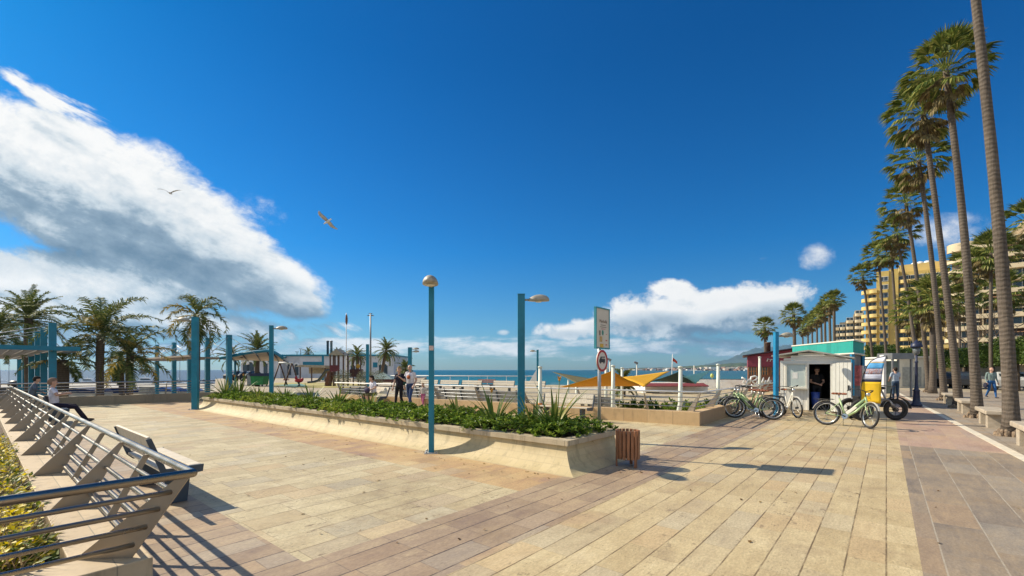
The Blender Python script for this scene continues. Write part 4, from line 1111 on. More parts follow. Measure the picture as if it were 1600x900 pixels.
def person(label, loc, rz, top, bottom, shoe, hair, pose='stand', s=1.0, legs=None, arms=None, lean=0, head=(0, 0), long_hair=False, sleeve='short', shorts=False, skin=None, female=False, extras=None, pelvis=.95, group=None, bald=False):
    r = empty('person', label, 'person', loc, rz, group)
    S, T, B, SH, EY = 0, 1, 2, 3, 4
    V = lambda *a: Vector(a) * s
    LR = Euler((R(-lean), 0, 0)).to_matrix(); P0 = Vector((0, 0, pelvis))
    def tor(x, y, z): return (P0 + LR @ Vector((x, y, z - .95))) * s
    caps = []; wS = .165 if female else .185; wH = .095
    add = lambda a, ra, b, rb, m: caps.append((tuple(a), ra * s, tuple(b), rb * s, m))
    add(tor(-.06, 0, .95), .108, tor(.06, 0, .95), .108, B); add(tor(-.055, -.03, .93), .10, tor(.055, -.03, .93), .10, B)
    add(tor(-.05, 0, 1.02), .098, tor(.05, 0, 1.02), .098, T)
    for sg in (-1, 1):
        add(tor(sg * .055, 0, 1.0), .098, tor(sg * .08, .0, 1.30), .102, T)
        add(tor(sg * .05, 0, 1.30), .10, tor(sg * wS * .8, -.01, 1.415), .062, T)
        if female: add(tor(sg * .075, .075, 1.28), .058, tor(sg * .07, .06, 1.30), .055, T)
    add(tor(0, .02, 1.05), .098, tor(0, .01, 1.34), .10, T)
    add(tor(0, -.01, 1.40), .062, tor(0, .012, 1.52), .052, S)
    # head
    hM = LR @ Euler((R(-head[1]), 0, R(head[0]))).to_matrix(); hc = P0 + LR @ Vector((0, .02, .67))
    def hd(x, y, z): return (hc + hM @ Vector((x, y, z))) * s
    add(hd(0, -.012, .03), .088, hd(0, .01, .02), .082, S); add(hd(0, .03, -.06), .052, hd(0, .055, -.085), .035, S)
    add(hd(-.03, .035, -.03), .052, hd(.03, .035, -.03), .052, S)
    add(hd(0, .09, .01), .011, hd(0, .112, -.022), .016, S)
    add(hd(0, .088, -.058), .012, hd(0, .09, -.066), .012, S)
    for sg in (-1, 1): add(hd(sg * .084, -.005, .012), .013, hd(sg * .08, -.004, -.022), .012, S)
    eyes = [(tuple(hd(sg * .032, .088, .012)), .015 * s, EY) for sg in (-1, 1)]
    # legs
    for i, sg in enumerate((-1, 1)):
        hip = (P0 + Vector((sg * wH, 0, -.03))) * s
        kn, an = [Vector(q) * s for q in legs[i]]
        mcalf = S if shorts else B
        add(hip, .086, hip.lerp(kn, .5), .075, B); add(hip.lerp(kn, .5), .075, kn, .06, B)
        add(kn, .059, kn.lerp(an, .35), .056, mcalf); add(kn.lerp(an, .35), .056, an, .038, mcalf)
        fd = Vector((0, 1, 0)); 
        if len(legs[i]) > 2: pass
        add(an + V(0, -.02, -.035), .040, an + V(sg * .02, .13, -.048), .034, SH); add(an + V(0, .05, -.045), .042, an + V(sg * .025, .17, -.052), .028, SH)
    # arms with palms, four fingers and a thumb
    for i, sg in enumerate((-1, 1)):
        sh = tor(sg * wS, -.01, 1.405); el, wr = [Vector(q) * s for q in arms[i]]
        ms = S if sleeve == 'none' else T; ml = T if sleeve == 'long' else S
        add(sh, .056, sh.lerp(el, .6), .049, ms); add(sh.lerp(el, .6), .048, el, .041, ml if sleeve != 'long' else T); add(el, .040, wr, .027, ml)
        d = (wr - el).normalized(); x = d.cross(Vector((0, 0, 1)))
        if x.length < .1: x = Vector((1, 0, 0))
        x.normalize(); n = x.cross(d)
        pe = wr + d * .075 * s
        add(wr, .026, pe - x * .018 * s, .021, S); add(wr, .026, pe + x * .018 * s, .021, S)
        for k, Lf in enumerate((.062, .075, .07, .055)):
            a = pe + x * ((k - 1.5) * .021) * s; m_ = a + (d * .55 * Lf - n * .012) * s; e = m_ + (d * .42 * Lf - n * .022) * s
            add(a, .0105, m_, .0095, S); add(m_, .0095, e, .008, S)
        th = wr + d * .03 * s - x * .022 * sg * s
        add(th, .013, th + (d * .035 - x * .03 * sg) * s, .010, S); add(th + (d * .035 - x * .03 * sg) * s, .010, th + (d * .06 - x * .034 * sg - n * .01) * s, .0085, S)
    voxel_body('body', caps, [skin or M['skin'], cloth(top), cloth(bottom), cloth(shoe), M['black']], r, .009 if s > .8 else .008, eyes)
    if not bald:
        mb = MB(); k = 1.0
        hcaps = [(hd(0, -.025, .045), .094 * s, hd(0, -.035, .03), .092 * s, 0), (hd(0, .01, .075), .07 * s, hd(0, -.05, -.02), .072 * s, 0)]
        if long_hair: hcaps += [(hd(sg * .05, -.05, 0), .055 * s, hd(sg * .055, -.06, -.15), .035 * s, 0) for sg in (-1, 1)] + [(hd(0, -.06, 0), .06 * s, hd(0, -.08, -.19), .04 * s, 0)]
        voxel_body('hair', hcaps, [cloth(hair)], r, .010)
    if extras: extras(r, tor, s)
    return r
STAND = [((-.10, .01, .50), (-.105, -.01, .085)), ((.10, .01, .50), (.105, -.01, .085))]
WALK = [((-.09, .13, .51), (-.09, .20, .09)), ((.09, -.02, .50), (.09, -.26, .13))]
SIT = [((-.11, .44, .49), (-.12, .47, .085)), ((.11, .44, .49), (.12, .47, .085))]
HANG = [((-.24, -.03, 1.13), (-.25, .08, .89)), ((.24, -.03, 1.13), (.25, .08, .89))]

def face(dx, dy): return math.atan2(-dx, dy)       # rz so that local +y looks along (dx, dy)
# couple and child walking on the far side of the planter
Yc = 18.6
def on_ground(px, Y): return ((px - 800) / F * Y, Y, 0)
person('man in a white shirt with a round orange print and blue jeans, walking', on_ground(641, 18.7), face(-.35, -.9), (.66, .62, .66), (.04, .07, .17), (.10, .07, .05), (.12, .10, .08), legs=WALK, arms=[((-.25, -.06, 1.13), (-.24, .12, .92)), ((.25, .02, 1.13), (.26, .02, .88))], sleeve='short', s=1.04, bald=True, head=(8, 5), group='family walking',
       extras=lambda r, tor, s: (lambda mb: (mb.lathe([(0, 0), (.085, 0), (.085, .006), (0, .006)], 20), setattr(mb.build('shirt_print', pm('orange_print', (.40, .10, .03), .8, var=.4, sc_=30), r), 'matrix_local', Matrix.Translation(tor(0.0, .118, 1.25)) @ Matrix.Rotation(R(-90), 4, 'X'))))(MB()))
def backpack(r, tor, s):
    mb = MB(); mb.ell(tor(-.05, -.20, 1.18), (.15, .09, .21), 12, 8); mb.build('backpack', cloth((.03, .09, .085)), r)
    mb = MB(); mb.tube([tor(-.11, -.14, 1.36), tor(-.12, .03, 1.47), tor(-.11, .11, 1.3), tor(-.12, .06, 1.08), tor(-.11, -.12, 1.02)], .014, 6); mb.build('strap', cloth((.03, .05, .05)), r)
person('woman in loose black clothes with a backpack, walking beside the man in jeans', on_ground(624, 18.3), face(-.35, -.9), (.02, .016, .028), (.014, .013, .016), (.03, .03, .03), (.34, .20, .09), legs=[((-.09, .02, .50), (-.09, -.2, .11)), ((.09, .10, .51), (.09, .16, .09))], arms=[((-.27, .0, 1.17), (-.13, .16, 1.33)), ((.25, -.03, 1.13), (.24, .1, .9))], sleeve='short', female=True, s=.985, head=(12, 4), group='family walking', extras=backpack)
person('small child in a pale top and pink trousers walking behind the couple', on_ground(661, 18.9), face(-.35, -.9), (.55, .50, .46), (.50, .14, .26), (.3, .2, .2), (.36, .22, .10), legs=WALK, arms=HANG, sleeve='long', s=.60, female=False, long_hair=True, group='family walking')
# seated man with bag on the bench before the sea wall
bl = on_ground(586, 20.0)
brz = face(-.72, -.70) + R(90)
fx = Vector((math.cos(brz), math.sin(brz), 0))
bench('board bench under the seated man with the dark bag, in front of the sea wall', bl, brz, 1.8)
pl = Vector(bl) + fx * .05
person('seated man in a white T-shirt and olive shorts holding a dark bag on his lap', pl, brz - R(90), (.70, .68, .74), (.13, .12, .05), (.55, .52, .5), (.03, .022, .018), legs=[((-.16, .44, .49), (-.18, .36, .085)), ((.12, .46, .5), (.14, .56, .085))], arms=[((-.26, .05, .83), (-.1, .26, .72)), ((.26, .05, .83), (.1, .26, .72))], pelvis=.56, lean=8, shorts=True, head=(-20, 8),
       extras=lambda r, tor, s: (lambda mb: (mb.ell((.05, .30, .70), (.2, .12, .13), 12, 8), mb.build('bag', cloth((.06, .05, .09)), r)))(MB()))
# man on the bench by the railing
person('man in a white shirt and dark trousers seated behind the railing, legs stretched out', UV(1.50, 19.1), TH - R(90) - R(4), (.66, .64, .70), (.022, .018, .035), (.05, .04, .04), (.26, .17, .12), legs=[((-.12, .44, .50), (-.12, .70, .10)), ((.14, .46, .47), (.14, .64, .10))], arms=[((-.26, .06, .86), (-.06, .27, .88)), ((.26, .06, .86), (.06, .27, .90))], pelvis=.56, lean=-4, sleeve='short', head=(0, 18))
person('person in grey seated on the farthest bench along the long steel railing', UV(1.40, 26.0), TH - R(90), (.10, .13, .17), (.05, .045, .05), (.04, .04, .04), (.03, .025, .02), legs=SIT, arms=[((-.26, .08, .86), (-.1, .30, .72)), ((.26, .08, .86), (.1, .30, .72))], pelvis=.56, lean=12, sleeve='long', head=(0, 12))
# man walking on the pavement behind the palms, and the man by the shelter
person('man in bright blue trousers walking behind the palms with a dark bag', on_ground(1549, 25.5), face(-.3, -.95), (.20, .26, .24), (.035, .12, .30), (.05, .05, .06), (.2, .1, .07), legs=WALK, arms=HANG, sleeve='long', bald=True,
       extras=lambda r, tor, s: (lambda mb: (mb.ell((.30, .06, .72), (.06, .15, .17), 10, 8), mb.build('bag', cloth((.03, .03, .05)), r)))(MB()))
person('man in a pale blue T-shirt and jeans seen from behind beside the cargo trike', on_ground(1399, 24.0), face(.1, 1), (.46, .52, .60), (.05, .08, .13), (.04, .04, .05), (.04, .03, .025), legs=STAND, arms=[((-.24, .05, 1.14), (-.14, .24, 1.05)), ((.24, .05, 1.14), (.14, .24, 1.05))])

# ------------------------------------------------------------------ kiosk
FK = Face(1219, 16.6, R(-38))
M['clap'] = pm('white_kiosk_boards', (.80, .77, .69), .5, var=.04, sc_=2)
r = empty('kiosk', 'small white boarded rental kiosk with a shallow gable roof and its door wide open', 'kiosk', FK.P, FK.ang)
KX = FK.x
ZZ = lambda py, px=1264: FK.z(py, px)
KD = 2.3; wl, wr_ = KX(1219), KX(1330); dl, dr = KX(1264), KX(1297.5); zb, zd, ze = .16, ZZ(566.5, 1280), ZZ(562)
apx, apz = KX(1264), ZZ(549)
def boards(mb, x0, x1, z0, z1, y, th=.05, axis='x'):
    n = max(1, round((x1 - x0) / .105)); wd = (x1 - x0) / n
    for i in range(n):
        c = x0 + wd * (i + .5)
        if axis == 'x': mb.box((c, y, (z0 + z1) / 2), (wd - .010, th, z1 - z0))
        else: mb.box((y, c, (z0 + z1) / 2), (th, wd - .010, z1 - z0))
    if axis == 'x': mb.box(((x0 + x1) / 2, y + .012, (z0 + z1) / 2), (x1 - x0, th * .4, z1 - z0 - .004))
    else: mb.box((y, (x0 + x1) / 2, (z0 + z1) / 2), (th * .4, x1 - x0, z1 - z0 - .004))
mb = MB(); boards(mb, wl, dl - .05, zb, zd, 0); boards(mb, dr + .05, wr_, zb, zd, 0)
boards(mb, 0.05, KD, zb, zd, wl + .03, axis='y'); boards(mb, 0.05, KD, zb, zd, wr_ - .03, axis='y')
boards(mb, wl, wr_, zb, zd, KD); mb.build('wall', M['clap'], r)
mb = MB(); n = 11     # gable with horizontal boards
gx0, gx1 = wl, wr_
for i in range(4):
    z0 = zd + (apz - .05 - zd) * i / 4; z1 = zd + (apz - .05 - zd) * (i + 1) / 4 - .008
    f = i / 4; a = gx0 + (apx - gx0) * max(0, (f - .12)); b_ = gx1 + (apx - gx1) * max(0, (f - .12))
    mb.box(((a + b_) / 2, 0, (z0 + z1) / 2), (b_ - a, .045, z1 - z0))
mb.build('gable', M['clap'], r)
mb = MB()
el_, er_ = (KX(1207), ZZ(557.5, 1207)), (KX(1335), ZZ(560.5, 1335))
for (ex, ez) in (el_, er_):
    d = Vector((ex - apx, 0, ez - apz)); n_ = Vector((-d.z, 0, d.x)).normalized() * (1 if d.x > 0 else -1)
    for y0, y1 in ((-.25, KD + .2),):
        a, b_ = Vector((apx, 0, apz)), Vector((ex, 0, ez)); th = Vector((0, 0, .05))
        vs = [Vector((q.x, y, q.z)) + o for y in (y0, y1) for q in (a, b_) for o in (Vector((0, 0, 0)), th)]
        mb.add(vs, [(0, 1, 3, 2), (4, 6, 7, 5), (0, 4, 5, 1), (2, 3, 7, 6), (0, 2, 6, 4), (1, 5, 7, 3)])
mb.build('roof', pm('weathered_roof_panel', (.40, .38, .33), .6, var=.12), r)
mb = MB(); mb.box(((wl + wr_) / 2, KD / 2, zb / 2 + .01), (wr_ - wl + .06, KD + .06, zb - .02)); mb.box(((dl + dr) / 2 - .0, -.16, .05), (dr - dl + .3, .26, .10))
mb.build('base_step', pm('timber_sill', (.36, .29, .19), .8, var=.2), r)
mb = MB(); wd = .055
for x in (dl - .025, dr + .025): mb.box((x, -.01, (zb + zd) / 2), (.05, .10, zd - zb))
mb.box(((dl + dr) / 2, -.01, zd - .03), (dr - dl, .10, .05)); mb.build('door_frame', M['clap'], r)
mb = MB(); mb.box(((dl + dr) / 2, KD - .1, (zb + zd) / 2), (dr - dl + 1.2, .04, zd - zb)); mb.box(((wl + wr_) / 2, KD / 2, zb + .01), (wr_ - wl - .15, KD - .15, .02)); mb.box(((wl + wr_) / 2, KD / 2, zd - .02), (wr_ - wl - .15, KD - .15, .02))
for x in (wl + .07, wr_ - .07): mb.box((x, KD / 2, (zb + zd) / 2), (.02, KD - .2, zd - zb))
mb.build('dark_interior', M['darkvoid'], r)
# open door leaf swung out to the right, against the wall
hinge = Vector((dr + .055, -.07, 0)); dw = KX(1329) - KX(1298)
door = empty('door', None, None); door.parent = r; door.location = hinge; door.rotation_euler.z = R(-15)
del_ = MB(); boards(del_, 0, dw, zb, ZZ(567), 0, .04); o = del_.build('door_leaf', pm('white_door_paint', (.76, .74, .66), .5, var=.05), door)  # plain white door, slightly darker than the wall boards
mb = MB(); mb.box((dw - .07, -.04, 1.0), (.03, .06, .16)); mb.build('handle', M['black'], door)
# window with hatch frame
x0, x1, z0, z1 = KX(1228.5), KX(1260), ZZ(605, 1245), ZZ(568.5, 1245)
wnd = MB(); fw = .05
for c, d in ((((x0 + x1) / 2, -.045, z0), (x1 - x0 + fw, .07, fw)), (((x0 + x1) / 2, -.045, z1), (x1 - x0 + fw, .07, fw)), ((x0, -.045, (z0 + z1) / 2), (fw, .07, z1 - z0 - fw)), ((x1, -.045, (z0 + z1) / 2), (fw, .07, z1 - z0 - fw))): wnd.box(c, d)
wo_ = wnd.build('window', M['offwhite'], r)
mb = MB(); mb.box(((x0 + x1) / 2, -.035, (z0 + z1) / 2), (x1 - x0 - fw, .02, z1 - z0 - fw)); mb.build('pane', pm('milky_window', (.52, .58, .54), .15, var=.08, sc_=1.5, spec=.6), wo_)
mb = MB(); mb.box((x0 + .28, -.048, z0 + .42), (.16, .004, .22)); mb.build('notice_sheet', pm('paper', (.72, .70, .66), .8), wo_)
mb = MB(); mb.box(((x0 + x1) / 2, -.09, z0 - .05), (x1 - x0 + .1, .16, .025)); mb.build('sill', M['offwhite'], r)
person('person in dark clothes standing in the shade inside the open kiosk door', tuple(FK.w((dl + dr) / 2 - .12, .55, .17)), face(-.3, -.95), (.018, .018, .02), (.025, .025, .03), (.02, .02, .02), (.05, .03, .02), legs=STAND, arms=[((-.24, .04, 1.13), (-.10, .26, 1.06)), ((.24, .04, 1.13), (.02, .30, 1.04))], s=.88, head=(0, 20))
mb = MB(); mb.lathe([(.0, 0), (.11, 0), (.14, .62), (.13, .62), (.1, .03), (0, .02)], 12, FK.w(dl + .17, .3, .18)); o = mb.build('blue_barrel', pm('blue_plastic', (.02, .05, .25), .4), None)
tag(o, 'dark blue plastic barrel just inside the kiosk doorway', 'barrel')

# ------------------------------------------------------------------ bicycles
M['greenpaint'] = pm('soft_green_frame', (.36, .48, .24), .35, .1, var=.08)
M['olive'] = pm('olive_green_frame', (.16, .22, .09), .35, .1, var=.1)
M['saddle'] = pm('brown_leather', (.26, .085, .035), .5, var=.2, sc_=20)
M['chrome'] = pm('polished_metal', (.62, .62, .60), .25, .9, var=.08)
def wheel(parent, c, r_=.345, steer=0, fat=.028, dark=False, spokes=18):
    w_ = empty('wheel', None, None); w_.parent = parent; w_.location = c; w_.rotation_euler = (0, 0, steer)
    k = 30; ring = [(math.cos(a * 2 * math.pi / k), 0, math.sin(a * 2 * math.pi / k)) for a in range(k)]
    mb = MB(); mb.tube([Vector(p) * (r_ - fat) for p in ring], fat, 8, closed=True); mb.build('tyre', M['rubber'], w_)
    mb = MB(); mb.tube([Vector(p) * (r_ - fat * 2 - .008) for p in ring], .013 if not dark else .03, 6, closed=True)
    for i in range(spokes):
        a = 2 * math.pi * i / spokes; b_ = a + (.35 if i % 2 else -.35)
        mb.tube([(math.cos(b_) * .03, .025 * (1 if i % 2 else -1), math.sin(b_) * .03), (math.cos(a) * (r_ - .06), 0, math.sin(a) * (r_ - .06))], .0022 if not dark else .008, 3, cap=False)
    mb.build('rim', M['black'] if dark else M['chrome'], w_)
    mb = MB(); mb.tube([(0, -.05, 0), (0, .05, 0)], .035 if not dark else .07, 10); mb.build('hub', M['black'], w_)
    return w_
def bike(label, rear, heading, paint, steer=0.0, lean=0.0, saddle=True, group='green electric bicycles for rent'):
    """local +x forward, origin under the rear hub"""
    r = empty('bicycle', label, 'bicycle', rear, heading, group); r.rotation_euler = (lean, 0, heading)
    wr2 = .345; fx = 1.10
    wheel(r, (0, 0, wr2)); 
    mb = MB(); T_ = lambda a, b, q: mb.tube([a, b], q, 8)
    bb = (.46, 0, .29); st = (.30, 0, .78); hh = (.90, 0, .86); hl = (.955, 0, .64); hub = (0, 0, wr2)
    T_(bb, st, .024); mb.tube([(.90, 0, .80), (.66, 0, .56), (.50, 0, .33)], .035, 10); mb.tube([(.93, 0, .70), (.70, 0, .44), (.50, 0, .30)], .032, 10); T_(hh, hl, .028)
    for y in (-.06, .06): mb.tube([bb, (.25, y, .30), (0, y, wr2)], .011, 6); mb.tube([(.335, 0, .70), (.2, y, .55), (0, y, wr2)], .009, 6)
    mb.build('frame', paint, r)
    mb = MB(); mb.box((.60, 0, .47), (.30, .07, .085), (0, R(-45), 0)); mb.build('battery', M['offwhite'] if paint != M['olive'] else M['black'], r, bevel=.01)
    mb = MB(); mb.tube([(.46, -.06, .29), (.46, .06, .29)], .075, 14); mb.build('motor', M['chrome'], r)
    mb = MB(); mb.tube([(.46, .075, .29), (.60, .08, .22)], .012, 6); mb.tube([(.46, -.075, .29), (.32, -.08, .36)], .012, 6); mb.box((.62, .12, .215), (.09, .08, .02)); mb.box((.30, -.12, .37), (.09, .08, .02)); mb.tube([(.46, -.08, .29), (.46, .08, .29)], .02, 8); mb.build('crank', M['black'], r)
    mb = MB(); mb.tube([(.30, 0, .76), (.275, 0, .90)], .014, 8); mb.build('seat_post', M['chrome'], r)
    mb = MB()
    for i, (x, w_) in enumerate(((.15, .085), (.22, .10), (.30, .07), (.38, .03), (.42, .02))): mb.ell((x, 0, .925), (.06, w_, .032), 12, 6)
    mb.build('saddle', M['saddle'], r)
    # steering group turns about the head tube
    def putf(o): o.parent = r; o.location = (.93, 0, 0); o.rotation_euler = (0, 0, steer); return o
    def q(p): return (p[0] - .93, p[1], p[2])
    mb = MB()
    for y in (-.05, .05): mb.tube([q((.955, y * .5, .64)), q((.97, y, .60)), q((fx, y, wr2))], .013, 8)
    putf(mb.build('fork', paint))
    mb = MB(); mb.tube([q((.90, 0, .84)), q((.87, 0, 1.0))], .014, 8); mb.tube([q((.60, -.30, 1.02)), q((.74, -.28, 1.07)), q((.87, -.12, 1.05)), q((.89, 0, 1.01)), q((.87, .12, 1.05)), q((.74, .28, 1.07)), q((.60, .30, 1.02))], .011, 8)
    for y in (-.3, .3): mb.tube([q((.60, y, 1.02)), q((.72, y * .95, 1.063))], .017, 8)
    putf(mb.build('handlebar', M['black']))
    mb = MB(); mb.ell(q((.99, 0, .93)), (.05, .05, .05), 10, 8); putf(mb.build('headlight', M['chrome']))
    wheel(r, (.93 + math.cos(steer) * (fx - .93), math.sin(steer) * (fx - .93), wr2), steer=steer)
    mb = MB(); a = [(fx - .93 + math.cos(R(d)) * .375, 0, wr2 + math.sin(R(d)) * .375) for d in range(20, 190, 12)]
    for i in range(len(a) - 1): mb.bar(a[i], a[i + 1], .05, .008)
    putf(mb.build('mudguard', M['offwhite']))
    mb = MB(); a = [(math.cos(R(d)) * .378, 0, wr2 + math.sin(R(d)) * .378) for d in range(-5, 175, 12)]
    for i in range(len(a) - 1): mb.bar(a[i], a[i + 1], .05, .008)
    mb.build('mudguard', M['offwhite'], r)
    mb = MB()
    for y in (-.06, .06): mb.tube([(.16, y, .76), (-.32, y, .74)], .007, 6); mb.tube([(-.22, y, .74), (0, y, wr2)], .006, 6)
    for x in (-.3, -.15, 0, .12): mb.tube([(x, -.06, .75), (x, .06, .75)], .006, 6)
    mb.build('carrier', M['black'], r)
    mb = MB(); mb.tube([(.40, .05, .26), (.36, .17, .02)], .011, 6); mb.build('kickstand', M['chrome'], r)
    return r
def heading(a, b): return math.atan2(b[1] - a[1], b[0] - a[0])
a, b_ = (9.13, 13.02), (9.72, 12.2)
bike('soft green electric bicycle parked alone in front of the open kiosk door', (*a, 0), heading(a, b_), M['greenpaint'], R(-42), R(-7))
a, b_ = (8.35, 14.35), (7.5, 14.9)
bike('olive green electric bicycle at the front of the pair leaning by the sea wall', (*a, 0), heading(a, b_), M['olive'], R(12), R(6))
bike('green electric bicycle standing half hidden behind the front one by the sea wall', (a[0] + .12, a[1] + .42, 0), heading(a, b_) + R(4), M['greenpaint'], R(8), R(5))
bike('third bicycle, deepest of the row by the sea wall, next to the blue lamp post', (a[0] + .2, a[1] + .85, 0), heading(a, b_) + R(2), M['olive'], R(5), R(5))
bike('pale bicycle seen end-on against the left wall of the white kiosk', (9.62, 15.9, 0), R(-100), M['offwhite'], R(5), R(4), group=None)

# cargo trike with fat tyres
r = empty('cargo_trike', 'black electric cargo trike with fat tyres and a grey frame, carrying the feather flag', 'trike', (12.2, 14.25, 0), R(168))
mb = MB()
mb.tube([(0, 0, .34), (.2, 0, .62), (.42, 0, .66), (.9, 0, .42), (1.15, 0, .40)], .04, 8); mb.tube([(.25, 0, .60), (.42, 0, 1.0)], .03, 8)
for y in (-.1, .1): mb.tube([(0, y, .34), (.22, y, .64)], .022, 8); mb.tube([(.22, y, .64), (.55, y * 2.6, .70), (1.1, y * 3, .66)], .022, 8)
mb.tube([(1.12, -.36, .34), (1.12, .36, .34)], .03, 8); mb.build('frame', pm('grey_coated_tube', (.25, .25, .27), .4, .3), r)
for c in ((0, 0, .34), (1.12, -.36, .34), (1.12, .36, .34)): wheel(r, c, .34, 0, .06, True, 8)
mb = MB(); mb.box((.82, -.12, .62), (.5, .4, .22)); mb.box((.82, -.12, .74), (.54, .44, .03)); mb.build('cargo_box', M['black'], r, bevel=.03)
mb = MB(); mb.ell((.45, 0, 1.02), (.17, .13, .06), 12, 8); mb.ell((.60, 0, 1.2), (.05, .16, .18), 12, 8); mb.build('saddle', M['black'], r)
mb = MB(); mb.tube([(.16, 0, .6), (.1, 0, 1.05)], .022, 8); mb.tube([(.28, -.34, 1.1), (.1, -.18, 1.08), (.1, .18, 1.08), (.28, .34, 1.1)], .014, 8); mb.build('handlebar', M['black'], r)
mb = MB()
for i in range(11):
    a0, a1 = R(10 + i * 15), R(10 + (i + 1) * 15); mb.bar((math.cos(a0) * .40, 0, .34 + math.sin(a0) * .40), (math.cos(a1) * .40, 0, .34 + math.sin(a1) * .40), .15, .012)
mb.build('mudguard', M['black'], r)

# feather flag: curved pole, printed cloth in bands
fy = 13.75
r = empty('feather_flag', 'curved feather flag with a blue and white beach print above a yellow panel', 'flag', at(1362, 628, fy) * 1.0)
r.location.z = 0
q0 = r.location.copy()
def fl(px, py): p = at(px, py, fy); return Vector((p.x - q0.x, 0, p.z))
left = [(1344.5, 628), (1345, 612), (1346, 598), (1349, 584), (1354, 573), (1361, 564.5), (1370, 559.5), (1381, 557.5)]
right = [(1375, 629.5), (1376, 612), (1378, 598), (1380, 584), (1381.5, 573), (1382, 565), (1382.3, 560), (1382.5, 558)]
def lerp2(l, f): q = f * (len(l) - 1); i = min(len(l) - 2, int(q)); a = l[i]; b_ = l[i + 1]; return (a[0] + (b_[0] - a[0]) * (q - i), a[1] + (b_[1] - a[1]) * (q - i))
def flag_strip(f0, f1, mat, name='printed_cloth', parent=None, uo=(0, 1), dy=0):
    mb = MB(); nu, nv = 8, max(3, int((f1 - f0) * 30)); vs = []
    for i in range(nv + 1):
        f = f0 + (f1 - f0) * i / nv; a, b_ = fl(*lerp2(left, f)), fl(*lerp2(right, f))
        for j in range(nu + 1):
            g = uo[0] + (uo[1] - uo[0]) * j / nu; p = a.lerp(b_, g); p.y = .035 * math.sin(g * 5 + f * 6) * (1 - f * .5) + dy - .30 * g; p.x *= 1 - .30 * g / fy; p.x -= (q0.x * .30 * g / fy); vs.append(p)
    fs = [(i * (nu + 1) + j, i * (nu + 1) + j + 1, (i + 1) * (nu + 1) + j + 1, (i + 1) * (nu + 1) + j) for i in range(nv) for j in range(nu)]
    mb.add(vs, fs, 0, True); o = mb.build(name, mat, parent or r)
    if dy == 0: sd = o.modifiers.new('s', 'SOLIDIFY'); sd.thickness = .006
    return o
M['flag_y'] = pm('yellow_flag_cloth', (.78, .48, .01), .7, var=.1, sc_=3); M['flag_w'] = pm('white_flag_cloth', (.56, .57, .66), .7, var=.12, sc_=5)
flag_strip(0, .30, M['flag_y']); flag_strip(.30, .34, M['navy']); flag_strip(.34, .42, M['flag_w'])
mcl, tt, bb_, co_ = base_mat('printed_crowd')
nz_ = tt.noise(tt.scale(co_, (26, 26, 9)), 1, 4, .7); tt.val(bb_.inputs['Base Color'], tt.ramp(nz_, [(0, (.05, .03, .04)), (.42, (.30, .12, .12)), (.52, (.55, .45, .45)), (.6, (.12, .2, .35)), (1, (.6, .58, .6))])); bb_.inputs['Roughness'].default_value = .7
flag_strip(.42, .53, mcl); flag_strip(.53, .67, pm('sky_blue_print', (.08, .32, .60), .7, var=.3, sc_=4)); flag_strip(.67, .70, pm('sand_print', (.55, .42, .25), .7)); flag_strip(.70, 1.0, M['flag_w'])
mb = MB(); mb.tube([fl(1344.2, 646), *[fl(*p) for p in left[:-1]], fl(1381, 557)], .016, 8); mb.build('flag_pole', M['black'], r)
mb = MB(); e = fl(1360, 611); e.y = -.15
mb.prism([(math.cos(a * .5236) * .05, math.sin(a * .5236) * .055) for a in range(12)], 0, .004, fn=lambda x, y, q: e + Vector((x, -q, y))); o = mb.build('emblem', M['navy'], r)
mb = MB(); mb.prism([(math.cos(a * 1.0472) * .022, math.sin(a * 1.0472) * .026) for a in range(6)], .004, .007, fn=lambda x, y, q: e + Vector((x, -q, y))); mb.build('emblem', M['flag_y'], r)
mb = MB()
for i, (z, w_) in enumerate(((-.12, .3), (-.17, .38), (-.215, .34))):
    mb.box(e + Vector((.0, -.006, z)), (w_, .003, .014), (0, 0, R(-9)))
mb.build('small_print', pm('ochre_print', (.36, .22, .02), .7), r)
mb = MB(); mb.box(fl(1372, 571) + Vector((0, -.11, 0)), (.12, .003, .02), (0, 0, R(-9))); mb.build('small_print', M['navy'], r)
# ------------------------------------------------------------------ sea wall with railing round the plaza corner
def wall_seg(a, b, h, th, mb, z0=-.05):
    a, b = Vector((a[0], a[1], 0)), Vector((b[0], b[1], 0)); d = (b - a).normalized(); n = Vector((-d.y, d.x, 0))
    return d, n
wa = math.atan2(Aw.y - Bw.y, Aw.x - Bw.x)
LAB = (Aw - Bw).length
r = empty('sea_wall', 'honey-coloured low stone wall turning a corner between the plaza and the lower beach terrace', 'wall', Aw, 0)
mb = MB(); mb.box((LAB / 2, .17, .17), (LAB, .34, .44)); o = mb.build('wall_run', M['wallstone'], r, bevel=.01); o.rotation_euler.z = wa + math.pi
o.location = Vector((0, 0, 0)); 
# run along A->B lies behind the face; local y points to the plaza for this rotation, so push it back
o.location = (Euler((0, 0, wa + math.pi)).to_matrix() @ Vector((0, -.34, 0)))
ac = math.atan2(Cw.y - Aw.y, Cw.x - Aw.x); LAC = (Cw - Aw).length
mb = MB(); mb.box((LAC / 2 + .0, .172, .173), (LAC, .34, .44)); o = mb.build('wall_run', M['wallstone'], r, bevel=.01); o.rotation_euler.z = ac
nAB = Vector((-(Aw - Bw).y, (Aw - Bw).x, 0)).normalized(); nAC = Vector((-(Cw - Aw).y, (Cw - Aw).x, 0)).normalized()
railing('steel_railing', 'steel railing with leaning posts on the honey-coloured wall between the plaza and the beach terrace', [(Bw + nAB * .2)[:2], (Aw + nAB * .2 + nAC * .2)[:2], (Cw + nAC * .2)[:2]], .385, .58, .26, 2.2, (M['white'], M['plate'], M['galv']), side=-1, struts=False, rails=(.28, .52, .76), hr=.026, rr=.013)

